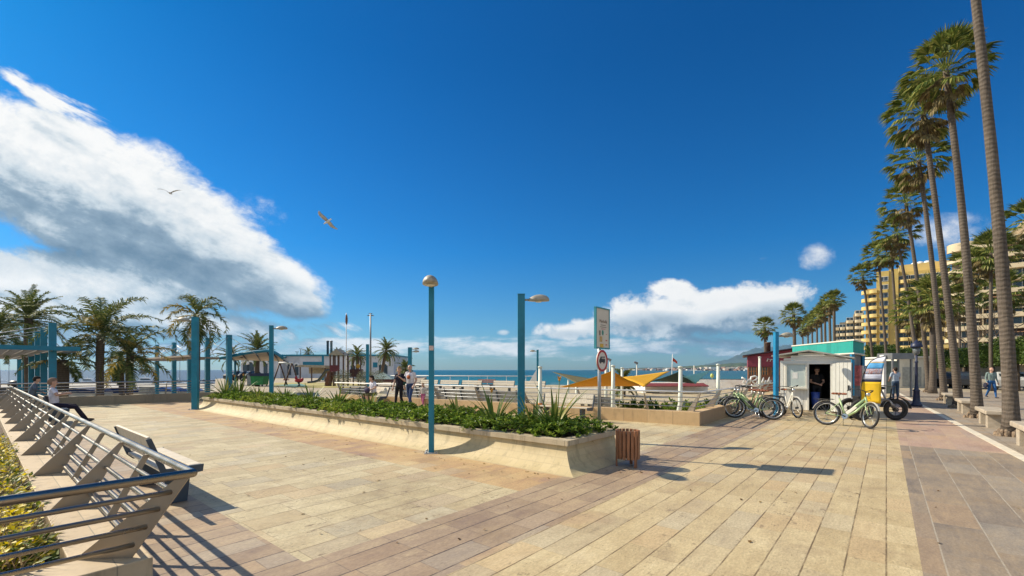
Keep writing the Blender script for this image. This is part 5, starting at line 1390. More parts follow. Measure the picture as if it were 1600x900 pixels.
# far-left wall with railing towards the harbour
r = empty('harbour_wall', 'brown stone wall under a steel railing along the harbour side of the plaza', 'wall', UV(-12, 27.55), TH)
mb = MB(); mb.box((10.2, .17, .18), (20.4, .34, .46)); mb.build('wall_run', M['sandstone'], r)
railing('steel_railing', 'steel railing along the harbour-side wall, in front of the moored boats', [UV(-12, 27.7), UV(1.1, 27.75), UV(8.2, 27.7)], .41, .62, .2, 2.6, (M['steel'], M['plate']), side=-1, struts=False, rails=(.25, .45, .65, .85))

# terrace behind the sea wall: slanted grey board wall, rows of pale benches, white rail
M['greyboard'] = pm('silvered_boards', (.21, .21, .205), .75, var=.16, sc_=2, stretch=(1, 1, 16))
def slant_wall(label, p0, p1, h, name='slanted_board_wall', mat=None, letters=None, n=6):
    a, b = Vector((p0[0], p0[1], 0)), Vector((p1[0], p1[1], 0)); d = b - a; L = d.length; ang = math.atan2(d.y, d.x)
    r = empty(name, label, 'wall', a, ang)
    mb = MB()
    for i in range(4):
        z0 = h * i / 4; z1 = h * (i + 1) / 4 - .012
        mb.prism([(0, z0), (.04, z0), (.04, z1), (0, z1)], 0, L, fn=lambda x, z, q: Vector((q, x - .0 + (z) * .28 * -1, z)))
    mb.build('boards', mat or M['greyboard'], r)
    for i in range(n + 1):
        x = L * i / n
        mb = MB(); mb.prism([(-.06, 0), (.0, 0), (.0, h + .05), (-.05, h + .05)], -.03, .03, fn=lambda y, z, q, x=x: Vector((x + q, y - .28 * z, z))); mb.build('post', M['darksteel'], r)
    if letters:
        t_ = text_part('lettering', letters, .16, M['black'], r, (L * .80, -.28 * h * .62 - .014, h * .62), (R(90 - 15.6), 0, 0), .002)
    return r
slant_wall('long slanted wall of silvered grey boards with dark lettering, behind the low stone wall', on_ground(634, 25.6), on_ground(812, 19.6), .66, letters='LA MO', n=7)
slant_wall('short slanted wall of grey boards right of the wide blue lamp, near the pale bench', on_ground(922, 16.4), on_ground(962, 15.8), .66, n=2)
slant_wall('sloping grey boards at the left end of the sea wall, near the playground', on_ground(530, 24.6), on_ground(575, 25.6), .62, n=3)
bench('pale board bench against the low wall, right of the wide blue lamp post', on_ground(884, 14.05), wa - R(90), 1.75, 'benches on the seaside terrace')
for i, (px, Y, lab) in enumerate(((668, 34, 'pale bench at the left end of the seaside terrace row, beside the walking child'), (700, 33, 'second pale bench from the left in the row on the seaside terrace'), (735, 32, 'third pale bench from the left in the row on the seaside terrace'),
                                  (785, 31, 'fourth pale bench from the left in the terrace row, right of the dark red one'), (832, 30, 'last pale bench of the terrace row, just behind the wide blue lamp post'))):
    bench(lab, on_ground(px, Y), wa - R(90) + R(4), 1.75, 'benches on the seaside terrace')
o = bench('dark red bench in the row of pale ones on the seaside terrace', on_ground(758, 36), wa - R(90), 1.8, 'benches on the seaside terrace')
for ch in o.children:
    if ch.name.split('.')[0] in ('seat', 'backrest'): ch.data.materials[0] = pm('dark_red_boards', (.13, .035, .03), .6)
r = empty('white_railing', 'white railing with a white end bracket along the sea edge of the far terrace', 'railing', (0, 0, 0))
e0, e1 = at(606, 588, 47), at(837, 589, 44)
mb = MB(); mb.tube([(e0.x, e0.y, 1.0), (e1.x, e1.y, 1.0)], .05, 8); mb.build('handrail', M['white'], r)
for i in range(8):
    p = e0.lerp(e1, (i + .5) / 8); mb = MB(); mb.tube([(p.x, p.y, 0), (p.x, p.y, 1.0)], .035, 6); mb.build('post', M['white'], r)
mb = MB(); mb.prism([(-.7, 0), (.45, 0), (.45, 1.6), (.3, 1.6)], -.03, .03, fn=lambda x, z, q: Vector((e1.x + x, e1.y + q, z + .35))); mb.build('end_bracket', M['white'], r)

# white masts for the shade sails, the sails
M['mast'] = pm('cream_mast', (.66, .68, .58), .45, var=.06)
for px, top, Y, bend, lab in ((844, 575, 15.2, 0, 'cream mast right of the wide blue lamp, with orange and white tape near its foot'), (958, 573, 15.6, 0, 'thick white mast just right of the sign post'), (1063, 575, 14.4, -.10, 'bent white mast at the dark teal shade sail'),
                              (1122, 571, 17.5, -.06, 'slightly bent cream mast standing alone by the white fence'), (1187, 559, 24, 0, 'cream mast in front of the maroon beach bar'), (972, 576, 22, 0, 'thin white mast behind the orange shade sail'),
                              (947, 575, 20, 0, 'thin white mast seen just right of the round traffic sign'), (901, 598, 22, 0, 'short leaning white mast under the olive shade sail'), (888, 595, 30, 0, 'short white mast left of the leaning one under the olive sail')):
    p = at(px, top, Y); hb = p.z + 2.7
    r = empty('sail_mast', lab, 'mast', (p.x, p.y, -2.7), 0, 'masts for the shade sails')
    mb = MB(); mb.tube([(bend * .3, 0, 0), (bend, 0, hb * .62), (0, 0, hb * .74), (-bend * .1, 0, hb)], [.085, .08, .07, .06], 10); mb.build('mast_pole', M['mast'], r)
    mb = MB(); mb.lathe([(.075, hb), (.075, hb + .05), (0, hb + .07)], 10); mb.build('mast_cap', M['mast'], r)
    if px == 844:
        mb = MB(); mb.lathe([(.088, 3.0), (.09, 3.02), (.09, 3.16), (.088, 3.18)], 10); mb.build('tape', pm('orange_tape', (.7, .25, .05), .5), r)
def sail(label, corners, col, sag=.14, group='triangular shade sails over the beach terrace'):
    pts = [at(*c) for c in corners]; cen = sum(pts, Vector()) / len(pts)
    mb = MB(); n = 10; vs = []; ix = {}
    A_, B_, C_ = pts
    for i in range(n + 1):
        for j in range(n + 1 - i):
            a, b, c = i / n, j / n, 1 - i / n - j / n
            p = A_ * a + B_ * b + C_ * c
            pull = (a * b + b * c + c * a)           # concave hems and a belly
            p = p.lerp(cen, .9 * sag * (4 * max(a * b * (1 - c), b * c * (1 - a), c * a * (1 - b)))) + Vector((0, 0, -sag * 1.3 * a * b * c * 9 * .3))
            ix[i, j] = len(vs); vs.append(p)
    fs = []
    for i in range(n):
        for j in range(n - i):
            fs.append((ix[i, j], ix[i + 1, j], ix[i, j + 1]))
            if j < n - i - 1: fs.append((ix[i + 1, j], ix[i + 1, j + 1], ix[i, j + 1]))
    mb.add(vs, fs, 0, True)
    m, t, b, co = base_mat('sail_cloth'); b.inputs['Base Color'].default_value = (*col, 1); b.inputs['Roughness'].default_value = .8
    n_ = t.noise(co, 2, 4); t.val(b.inputs['Base Color'], t.mix(n_, tuple(x * .85 for x in col), col))
    tr = t.new('ShaderNodeBsdfTranslucent'); tr.inputs[0].default_value = (*col, 1); mx = t.new('ShaderNodeMixShader'); mx.inputs[0].default_value = .3
    t.link(b.outputs[0], mx.inputs[1]); t.link(tr.outputs[0], mx.inputs[2]); t.link(mx.outputs[0], t.n['Material Output'].inputs[0])
    o = mb.build('shade_sail', m); s = o.modifiers.new('s', 'SOLIDIFY'); s.thickness = .012
    return tag(o, label, 'shade sail', group)
sail('olive shade sail at the left, its tip reaching over the sea', [(862, 580.5, 27), (934, 593, 24), (902, 599, 20)], (.20, .17, .07))
sail('orange-brown shade sail behind the sign post', [(874, 605, 17), (957, 579, 16.0), (1003, 603, 20)], (.72, .38, .025), .10)
sail('bright yellow shade sail with its tip pointing up to the right', [(968, 590, 21), (1047, 580, 25), (1006, 605, 18)], (.80, .45, .02), .12)
sail('dark teal shade sail right of the bright yellow one', [(1018, 595, 24), (1062, 580, 15.2), (1087, 599, 21)], (.025, .08, .09), .10)
sail('pale blue shade sail right of the bent white mast', [(1065, 588, 15.5), (1111, 578, 21), (1086, 600, 18)], (.22, .52, .60), .12)

# low beach buildings and fences beyond the wall
def block(mb, px0, px1, py0, py1, Y, depth, mi=0, z0=None):
    a, b = at(px0, py1, Y), at(px1, py0, Y)
    zb = a.z if z0 is None else z0
    mb.box(((a.x + b.x) / 2, Y + depth / 2, (zb + b.z) / 2), (b.x - a.x, depth, b.z - zb), None, mi); return (a, b)
r = empty('beach_kitchen', 'low white beach building with a long maroon awning below the shade sails', 'building')
mb = MB(); block(mb, 1008, 1106, 601, 612, 31, 5, 0, -2.7); mb.build('wall', M['white'], r)
mb = MB(); a, b = at(1004, 603, 30), at(1108, 597, 30); mb.prism([(0, 0), (0, .05), (.9, .22), (.9, .16)], a.x, b.x, fn=lambda y, z, q: Vector((q, a.y + y, a.z - .05 + z))); mb.build('awning', pm('maroon_canvas', (.20, .035, .03), .7, var=.15), r)
for i in range(3):
    mb = MB(); p = at(1020 + i * 30, 608, 31); mb.box((p.x, 30.985, -.4), (.9, .03, 1.0)); mb.build('window', M['glass'], r)
r = empty('white_fence', 'white slatted fence with a dark top rail between the beach and the maroon bar', 'fence')
a, b = at(1093, 591, 38), at(1166, 591, 36)
mb = MB()
for i in range(60):
    p = a.lerp(b, i / 59); mb.box((p.x, p.y, -.5), (.05, .025, 2.6))
mb.build('pickets', M['white'], r)
mb = MB(); mb.bar(Vector((a.x, a.y + .04, .82)), Vector((b.x, b.y + .04, .82)), .07, .09); mb.bar(Vector((a.x, a.y + .04, .1)), Vector((b.x, b.y + .04, .1)), .06, .08); mb.build('top_rail', M['darksteel'], r)
FB = Face(1168.5, 34, R(-27)); r = empty('beach_bar', 'maroon timber beach bar with brown windows and a dark sloping roof', 'building', FB.P, FB.ang)
xr = FB.x(1250); Zb = lambda py: FB.z(py, 1185); maroon = pm('maroon_boards', (.21, .028, .05), .6, var=.2, sc_=1)
mb = MB(); mb.box((xr / 2, 2.5, (Zb(573) + Zb(556)) / 2), (xr, 5, Zb(556) - Zb(573))); mb.build('fascia', maroon, r)
mb = MB(); mb.box((xr / 2, 2.52, (Zb(573) - 2.7) / 2), (xr - .05, 4.9, Zb(573) + 2.7)); mb.build('wall', pm('brown_boards', (.20, .075, .04), .6, var=.25, sc_=2), r)
for i in range(7):
    w_ = FB.x(1182) - FB.x(1170); x = FB.x(1170) + i * (w_ + .22)
    mb = MB(); mb.box((x + w_ / 2, .04, (Zb(585.5) + Zb(574.5)) / 2), (w_, .06, Zb(574.5) - Zb(585.5))); wn_ = mb.build('window', M['glass'], r)
    mb = MB()
    for k in range(4): mb.box((x + w_ * k / 3, 0, (Zb(585.5) + Zb(574.5)) / 2), (.06, .05, Zb(574.5) - Zb(585.5) + .05))
    mb.box((x + w_ / 2, .002, Zb(580)), (w_, .044, .04)); mb.build('window_frame', pm('brown_frame', (.34, .14, .04), .5), wn_)
mb = MB(); mb.prism([(-.3, Zb(556.5)), (xr, Zb(545)), (xr, Zb(543.5)), (-.35, Zb(555))], -.4, 5.2, fn=lambda x, z, q: Vector((x, q, z))); mb.build('roof', pm('dark_roof', (.05, .02, .03), .6), r)
mb = MB(); mb.prism([(0, Zb(556)), (xr - .01, Zb(556)), (xr - .01, Zb(546))], .02, 4.9, fn=lambda x, z, q: Vector((x, q, z))); mb.build('gable', maroon, r)
mb = MB(); mb.lathe([(.16, Zb(556)), (.16, Zb(536)), (.2, Zb(535.5)), (.2, Zb(534)), (0, Zb(534))], 10, (FB.x(1201.5), 1.0, 0)); mb.build('chimney', M['brown'], r)
x0 = FB.x(1198.5)
for i in range(4):
    mb = MB(); mb.tube([(x0 + i * .2, -.03, Zb(565)), (x0 + .05 + i * .2, -.03, Zb(560.5) - .05 * (i % 2)), (x0 + .16 + i * .2, -.03, Zb(562))], .03, 5); mb.build('white_lettering', M['white'], r)
# white script sign made of bent tube on posts
r = empty('script_sign', 'white flowing script sign on thin posts in front of the maroon beach bar', 'sign'); sy = 26
def sg(px, py, dy=0): p = at(px, py, sy); return Vector((p.x, p.y + dy, p.z))
strokes = [[(1159, 590), (1164, 592), (1161, 598), (1166, 600), (1170, 593), (1168, 600)], [(1171, 599), (1174, 589), (1180, 587.5), (1184, 590), (1181, 594), (1175, 595), (1180, 600)], [(1182, 600), (1185, 595), (1188, 597), (1186, 600), (1190, 600)],
           [(1190, 600), (1193, 591), (1194, 600), (1197, 595), (1199, 599)], [(1199, 599), (1202, 590), (1201, 600), (1205, 595), (1205, 600)], [(1157, 603), (1166, 602), (1180, 603.5), (1192, 602)]]
for s_ in strokes:
    mb = MB(); mb.tube([sg(*p) for p in s_], .055, 6); mb.build('script_stroke', M['white'], r)
for px in (1175.5, 1188):
    mb = MB(); p = sg(px, 600, .06); mb.tube([(p.x, p.y, -2.7), p], .035, 6); mb.build('post', M['white'], r)
# hedges on the slope just behind the wall
for i, (px, Y, s_, lab) in enumerate(((985, 17.6, 1.0, 'dark green bush behind the railing, below the orange sail'), (1012, 17.2, 1.05, 'dark green bush behind the railing, below the bright yellow sail'), (1040, 17.0, 1.0, 'dark green bush behind the railing, left of the bent mast'), (1068, 16.6, .95, 'dark green bush behind the railing, right behind the bent mast'), (1092, 17.4, 1.0, 'dark green bush behind the railing at the wall corner'),
                                      (1118, 19.0, 1.0, 'dark green bush behind the railing at the lone cream mast'), (1145, 21, 1.0, 'dark green bush behind the railing beside the leaning bicycles'))):
    p = on_ground(px, Y); k = i % 5; o = protos[k].copy(); COL.objects.link(o); o.name = 'slope_bush'
    o.location = (p[0], p[1], -.62); o.scale = (2.1 * s_, 1.6, 2.3); o.rotation_euler.z = i * 1.3
    tag(o, lab, 'bush', 'bushes behind the wall railing')
# teal-roofed restaurant behind the kiosk
r = empty('restaurant_pavilion', 'restaurant pavilion behind the kiosk with a teal canvas fascia and pale roof edge', 'building')
M['teal'] = tile_mat('teal_canvas', (.015, .30, .255), (.02, .36, .30), (.35, 9), joint=(.01, .22, .19), jw=.03)
a0, a1, b0_ = at(1238, 543, 24.5), at(1333, 534, 19.6), at(1350, 534, 21.5)
zb0, zt0 = at(1238, 552, 24.5).z, a0.z; zt1, zb1 = a1.z, at(1333, 551, 19.6).z
mb = MB(); c1 = Vector((b0_.x, b0_.y, 0)); far_ = Vector((a0.x + (b0_.x - a1.x), a0.y + (b0_.y - a1.y), 0))
ht = (a0.x, a0.y), (a1.x, a1.y), (b0_.x, b0_.y), (far_.x, far_.y)
zt, zbm = 2.88, 2.36
mb.add([(x, y, z) for z in (zbm, zt) for x, y in ht], [(0, 1, 5, 4), (1, 2, 6, 5), (2, 3, 7, 6), (3, 0, 4, 7)]); fo = mb.build('fascia', M['teal'], r); s = fo.modifiers.new('s', 'SOLIDIFY'); s.thickness = .06
mb = MB(); cx_ = sum((Vector((x, y, 0)) for x, y in ht), Vector()) / 4
gr = [tuple((Vector((x, y, 0)) - cx_) * 1.03 + cx_)[:2] for x, y in ht]
mb.prism(gr, zt + .003, zt + .06); mb.prism(gr, zbm - .06, zbm - .004); mb.build('roof', M['offwhite'], r)
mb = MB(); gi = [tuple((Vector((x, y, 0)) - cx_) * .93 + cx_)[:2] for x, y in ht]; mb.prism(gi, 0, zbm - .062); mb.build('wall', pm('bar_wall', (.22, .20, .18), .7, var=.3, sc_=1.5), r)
for i, (x, y) in enumerate(ht):
    p = (Vector((x, y, 0)) - cx_) * .97 + cx_; mb = MB(); mb.box((p.x, p.y, (zbm - .07) / 2), (.12, .12, zbm - .07)); mb.build('corner_post', M['bluelit'], r)
for i in range(3):
    p = Vector((a1.x, a1.y, 0)).lerp(Vector((b0_.x, b0_.y, 0)), .25 + .25 * i); q = (p - cx_) * .955 + cx_
    mb = MB(); mb.box((q.x, q.y, 1.35), (.45, .45, .9), (0, 0, math.atan2(b0_.y - a1.y, b0_.x - a1.x))); mb.build('poster', pm('poster', [(.5, .12, .12), (.55, .5, .45), (.15, .3, .5)][i], .6, var=.4, sc_=9), r)

# shelter and low white building right of the flag
r = empty('bus_shelter', 'glazed shelter with a dark flat roof behind the cargo trike', 'shelter', on_ground(1399, 27), 0)
mb = MB(); mb.box((0, 0, 2.42), (1.3, 1.1, .35)); mb.build('roof', M['metalgrey'], r)
for x in (-.55, .55):
    for y in (-.45, .45):
        mb = MB(); mb.box((x, y, 1.12), (.09, .09, 2.24)); mb.build('post', M['metalgrey'], r)
mb = MB(); mb.box((0, .42, 1.15), (1.0, .02, 2.0)); mb.build('glass_panel', pm('shelter_glass', (.16, .20, .17), .15, spec=.6), r)
mb = MB(); mb.box((-.75, 0, 1.25), (.16, .3, 2.5)); mb.build('side_pillar', M['white'], r)
r = empty('low_white_building', 'low white building with grey shutters behind the palms and lantern post', 'building')
mb = MB(); a, b = at(1404, 605, 40), at(1452, 556, 40); mb.box(((a.x + b.x) / 2, 42, 1.35), (b.x - a.x, 4, 2.7)); mb.build('wall', M['offwhite'], r)
for i in range(3):
    mb = MB(); x = a.x + .7 + i * .95; mb.box((x, 39.98, 1.0), (.7, .04, 1.7)); mb.build('shutter', pm('grey_shutter', (.36, .37, .35), .6), r)
mb = MB(); mb.box(((a.x + b.x) / 2, 41.9, 2.75), (b.x - a.x + .3, 4.4, .12)); mb.build('roof', M['white'], r)

# clipped trees along the road, cars behind the palms
M['clip'] = leaf_mat('clipped_leaves', (.025, .05, .010), (.06, .10, .016), (.12, .16, .03), rough=.45, trans=.2)
def clipped_mesh(seed):
    rn = random.Random(seed); mb = MB()
    for _ in range(2600):
        f = rn.randrange(6); p = [rn.uniform(-1, 1) for _ in range(3)]
        ax = f // 2; p[ax] = (1 if f % 2 else -1) * (1 - abs(rn.gauss(0, .09)))
        c = Vector((p[0] * 1.75, p[1] * 1.2, p[2] * .85 + .06 * math.sin(p[0] * 5 + seed)))
        d = Vector((rn.gauss(0, 1), rn.gauss(0, 1), rn.gauss(0, .8))).normalized(); s = d.cross(Vector((rn.gauss(0, 1), rn.gauss(0, 1), 1))).normalized(); L = rn.uniform(.09, .17)
        mb.add([c, c + d * L * .5 + s * L * .35, c + d * L, c + d * L * .5 - s * L * .35], [(0, 1, 2, 3)])
    mb.box((0, 0, 0), (3.1, 2.0, 1.3))
    return mb
crown_me = []
for k in range(3):
    o = clipped_mesh(k).build('crown', M['clip'], fix=False); crown_me.append(o.data); bpy.data.objects.remove(o)
for i, (px, Y, s_, lab) in enumerate(((1490, 45, 1.0, 'clipped box tree left of the third big palm trunk'), (1511, 42, 1.0, 'clipped box tree between the third and second big palm trunks'), (1552, 37, 1.05, 'clipped box tree above the man walking behind the palms'), (1590, 34, 1.1, 'clipped box tree right of the man walking, behind the nearest palm'), (1640, 31, 1.1, 'clipped box tree at the right edge, behind the nearest palm'),
                                      (1466, 50, 1.0, 'clipped box tree behind the short stout palm'), (1440, 58, 1.2, 'clipped box tree behind the dark lantern post'), (1405, 64, 1.3, 'clipped box tree above the glazed shelter'), (1375, 70, 1.5, 'clipped box tree above the feather flag'))):
    p = on_ground(px, Y); r = empty('clipped_tree', lab, 'tree', p, 0, 'clipped trees along the road')
    mesh_child('crown', crown_me[i % 3], r, (0, 0, 2.75 * s_), (0, 0, TH), s_)
    mb = MB(); mb.tube([(0, 0, 0), (.03, .02, 1.1), (-.02, 0, 2.3 * s_)], [.16, .12, .10], 8); mb.build('trunk', M['trunk_date'], r)
M['cargl'] = M['glass']
def car(label, loc, rz, col, group='cars parked along the road'):
    r = empty('parked_car', label, 'car', loc, rz, group); paint = pm('car_paint', col, .3, .1, var=.03, spec=.6)
    mb = MB(); ol = [(-2.05, .32), (2.05, .32), (2.1, .62), (1.95, .82), (1.0, .95), (.45, 1.42), (-1.1, 1.45), (-1.85, 1.0), (-2.1, .85)]
    mb.prism(ol, -.82, .82, fn=lambda x, z, q: Vector((x, q * (1 - max(0, z - .9) * .28), z))); mb.build('body', paint, r, bevel=.05)
    for s in (-1, 1):
        mb = MB(); ol = [(.85, .95), (.42, 1.36), (-.95, 1.38), (-1.45, 1.0)]; mb.prism(ol, .80, .835, fn=lambda x, z, q, s=s: Vector((x, s * q * (1 - max(0, z - .9) * .28), z))); mb.build('side_window', M['glass'], r)
    for x, sl_ in ((.78, 1), (-1.52, -1)):
        mb = MB(); mb.box((x, 0, 1.19), (.03, 1.3, .42), (0, R(-50 if sl_ > 0 else 58), 0)); mb.build('windscreen', M['glass'], r)
    for x in (-1.3, 1.3):
        for y in (-.78, .78):
            mb = MB(); mb.lathe([(.0, -.1), (.26, -.1), (.31, -.06), (.31, .06), (.26, .1), (0, .1)], 16); w_ = mb.build('wheel', M['rubber'], r); w_.location = (x, y, .31); w_.rotation_euler = (R(90), 0, 0)
    for y in (-.6, .6):
        mb = MB(); mb.ell((2.03, y, .68), (.06, .16, .07), 10, 6); mb.build('headlight', M['chrome'], r)
    return r
for px, Y, col, lab in ((1448, 44, (.02, .02, .022), 'black parked car behind the short stout palm'), (1487, 41, (.05, .05, .055), 'dark grey parked car between the palm trunks, left of the third big trunk'), (1507, 39, (.03, .035, .045), 'dark blue parked car between the third and second big palm trunks'), (1574, 36, (.55, .55, .54), 'white parked car behind the nearest palm, right of the man walking')):
    car(lab, on_ground(px, Y), TH, col)
# ------------------------------------------------------------------ apartment blocks
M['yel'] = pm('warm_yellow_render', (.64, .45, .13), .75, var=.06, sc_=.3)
M['yelpar'] = pm('pale_yellow_parapet', (.68, .50, .18), .75, var=.06, sc_=.3)
M['beige'] = pm('beige_render', (.48, .37, .22), .75, var=.06, sc_=.3)
M['cream'] = pm('cream_render', (.62, .50, .32), .75, var=.06, sc_=.3)
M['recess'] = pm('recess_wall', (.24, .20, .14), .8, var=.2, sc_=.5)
def shared(me, name, parent, loc, rz=0.0):
    o = bpy.data.objects.new(name, me); COL.objects.link(o); o.parent = parent; o.location = loc; o.rotation_euler.z = rz; return o
def unit_window(w_, h_):
    mb = MB(); mb.box((0, 0, 0), (w_, .10, h_)); o = mb.build('window', M['glass']); me = o.data; bpy.data.objects.remove(o)
    mb = MB(); 
    for x in (-w_ / 2, 0, w_ / 2): mb.box((x, -.06, 0), (.10, .08, h_ + .1))
    for z in (-h_ / 2, h_ / 2): mb.box((0, -.062, z), (w_ + .1, .08, .10))
    f = mb.build('window_frame', M['white']); fm = f.data; bpy.data.objects.remove(f)
    return me, fm
def unit_balcony(w_, d_, h_, mat, round_=.6):
    mb = MB(); n = 7; ol = []
    for i in range(n + 1):
        a = math.pi / 2 * i / n; ol.append((-w_ / 2 + round_ - round_ * math.cos(a), -(d_ - round_ + round_ * math.sin(a))))
    ol = [(-w_ / 2, 0)] + ol + [(w_ / 2, -d_), (w_ / 2, 0)]
    mb.prism(ol, -.18, h_); o = mb.build('balcony', mat, bevel=0); me = o.data; bpy.data.objects.remove(o); return me
def block_local(mb, x0, x1, y0, y1, z0, z1, mi=0): mb.box(((x0 + x1) / 2, (y0 + y1) / 2, (z0 + z1) / 2), (x1 - x0, y1 - y0, z1 - z0), None, mi)

# yellow block
FY = Face(1345, 165, R(-40)); r = empty('apartment_block', 'tall yellow apartment block with stacked curved balconies at its left side', 'building', FY.P, FY.ang)
X_ = FY.x; Zy = lambda py, px=1385: FY.z(py, px)
fl_h = 2.95; nfl = 11
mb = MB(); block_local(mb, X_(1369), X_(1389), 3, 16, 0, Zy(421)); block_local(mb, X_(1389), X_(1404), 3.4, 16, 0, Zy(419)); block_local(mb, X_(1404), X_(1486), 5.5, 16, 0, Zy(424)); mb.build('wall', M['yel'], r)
mb = MB(); block_local(mb, X_(1352), X_(1369), 5.0, 16, 0, Zy(446)); mb.build('balcony_tower', pm('shaded_yellow_render', (.46, .33, .12), .75, var=.06, sc_=.3), r)  # darker copy of the yellow, balcony shade put into its colour
mb = MB(); block_local(mb, X_(1405), X_(1484), 8, 15, Zy(424), Zy(411)); block_local(mb, X_(1474), X_(1479), 4.8, 6.4, Zy(430), Zy(402)); mb.build('penthouse', M['yelpar'], r)
wm, wf = unit_window(2.3, 1.6); wm2, wf2 = unit_window(3.8, 1.6)
bm1 = unit_balcony(X_(1359) - X_(1345), 2.6, 1.05, M['yelpar'], 1.8); bm1b = unit_balcony(X_(1370) - X_(1357), 2.6, 1.05, M['yelpar'], 1.6); bm2 = unit_balcony(X_(1387.5) - X_(1370), .55, .8, M['yel'], .3); bm3 = unit_balcony(X_(1419) - X_(1404), 2.4, 1.0, M['yelpar'], 1.8); bm4 = unit_balcony(X_(1484) - X_(1420), 1.8, 1.0, M['yelpar'], .5)
for f in range(1, nfl + 1):
    z = f * fl_h + .4
    if z < Zy(452): shared(bm1, 'balcony', r, ((X_(1345) + X_(1359)) / 2, 5.0, z)); shared(bm1b, 'balcony', r, ((X_(1357) + X_(1370)) / 2 + .02, 4.2, z + .03))
    if f < nfl: shared(bm2, 'balcony', r, ((X_(1369) + X_(1387.5)) / 2, 3.0, z))
    shared(bm3, 'balcony', r, ((X_(1404) + X_(1419)) / 2, 5.5, z)); shared(bm4, 'balcony', r, ((X_(1484) + X_(1420)) / 2, 5.5, z + .03))
    for (me, fm, x, y) in ((wm, wf, X_(1381), 2.98), (wm2, wf2, X_(1412), 5.48), (wm2, wf2, X_(1432), 5.48), (wm2, wf2, X_(1448), 5.48), (wm2, wf2, X_(1466), 5.48), (wm, wf, X_(1362), 4.98)):
        if x < X_(1368) and z > Zy(456): continue
        w_ = shared(me, 'window', r, (x, y, z + 1.85)); shared(fm, 'window_frame', w_, (0, 0, 0))
for x in (1432, 1440, 1452, 1460):
    mb = MB(); mb.ell((X_(x), 10, Zy(410.5)), (1.2, 1.2, .9), 10, 6); mb.build('roof_tank', M['white'], r)
# far cream block, stepped down to the left
FC = Face(1303, 215, R(-36)); r = empty('apartment_block', 'distant cream apartment block with stepped balconies beside the end of the palm row', 'building', FC.P, FC.ang)
X_ = FC.x; Zy = lambda py, px=1320: FC.z(py, px)
bmA = unit_balcony(X_(1312) - .3, 2.6, 1.1, M['cream'], .8); wmA, wfA = unit_window(2.6, 1.6)
for (px0, px1, top, y) in ((1303, 1312, 506, 3), (1312, 1321, 503, 2), (1321, 1334, 501, 1), (1334, 1350, 491, 0)):
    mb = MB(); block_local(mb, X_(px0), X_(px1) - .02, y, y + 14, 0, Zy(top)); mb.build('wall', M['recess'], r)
    f = 1
    while f * 2.95 < Zy(top) - 1:
        z = f * 2.95 + .2; w_ = X_(px1) - X_(px0); b_ = shared(bmA, 'balcony', r, (X_(px0) + w_ / 2, y, z)); b_.scale.x = w_ / X_(1312) * .93
        q = shared(wmA, 'window', r, (X_(px0) + w_ * .55, y - .02, z + 1.8)); shared(wfA, 'window_frame', q, (0, 0, 0)); f += 1
mb = MB(); block_local(mb, X_(1336), X_(1350), 3, 12, Zy(491), Zy(485)); mb.build('penthouse', M['beige'], r)
# beige block on the right, long curved balconies
FB2 = Face(1474, 122, R(-48)); Lb = 40
r = empty('apartment_block', 'beige apartment block with long curved balcony bands behind the big palm trunks', 'building', FB2.P, FB2.ang)
topz = 33.6; nb = 11; fh = topz / nb; rn = random.Random(8)
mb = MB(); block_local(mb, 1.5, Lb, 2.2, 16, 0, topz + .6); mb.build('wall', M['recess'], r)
def band(z, x0, x1, y0, rr_, h_, mat, name='balcony'):
    mb = MB(); n = 9; ol = [(x0, 2.3)] + [(x0 + rr_ - rr_ * math.cos(math.pi / 2 * i / n), y0 + rr_ - rr_ * math.sin(math.pi / 2 * i / n)) for i in range(n + 1)] + [(x1, y0), (x1, 2.3)]
    mb.prism(ol, z - .2, z + h_); return mb.build(name, mat, r)
wmB, wfB = unit_window(3.2, 1.75)
aw = [pm('awning_cloth', c, .8, var=.1) for c in ((.40, .26, .12), (.30, .16, .08), (.46, .38, .26))]
for f in range(1, nb + 1):
    z = f * fh; stp = 0 if f < nb - 1 else 1.0
    band(z, 0 + stp * .5, Lb, -.4 + .25 * (f % 2), 3.4, .95 if f < nb else 2.0, M['cream'])
    if f == nb: continue
    for x in np.arange(5, Lb - 2, 4.6):
        q = shared(wmB, 'window', r, (float(x), 2.16, z + 2.0)); shared(wfB, 'window_frame', q, (0, 0, 0))
        if rn.random() < .38:
            mb = MB(); mb.prism([(2.0, z + 2.75), (2.0, z + 2.68), (-.2, z + 1.9), (-.2, z + 1.97)], float(x) - 1.9, float(x) + 1.9, fn=lambda y, zz, q: Vector((q, y, zz))); mb.build('awning', rn.choice(aw), r)
        if rn.random() < .4:
            mb = MB()
            for k in range(4): mb.ell((float(x) + rn.uniform(-1.6, 1.6), -.1, z + 1.0), (.4, .25, .35), 6, 4)
            mb.build('balcony_plants', M['shore'], r)
    for x in np.arange(7.3, Lb - 2, 9.2):
        mb = MB(); block_local(mb, float(x), float(x) + .25, -.1, 2.2, z + .95, z + fh - .2); mb.build('partition_wall', M['beige'], r)
mb = MB()
for i in range(22): x = 3 + i * .55; mb.box((x, .6, topz + 2.5), (.06, .06, 1.0))
mb.box((3 + 10.5 * .55, .6, topz + 3.02), (21 * .55, .08, .06)); mb.build('roof_railing', M['white'], r)
xq = FB2.x(1562)
mb = MB(); mb.prism([(xq, topz + .6), (Lb, topz + .6), (Lb, topz + 14), (xq + 4.2, topz + 5.4)], .5, 14, fn=lambda x, z, q: Vector((x, q, z))); mb.build('penthouse', pm('warm_beige', (.58, .42, .25), .75, var=.06, sc_=.4), r)
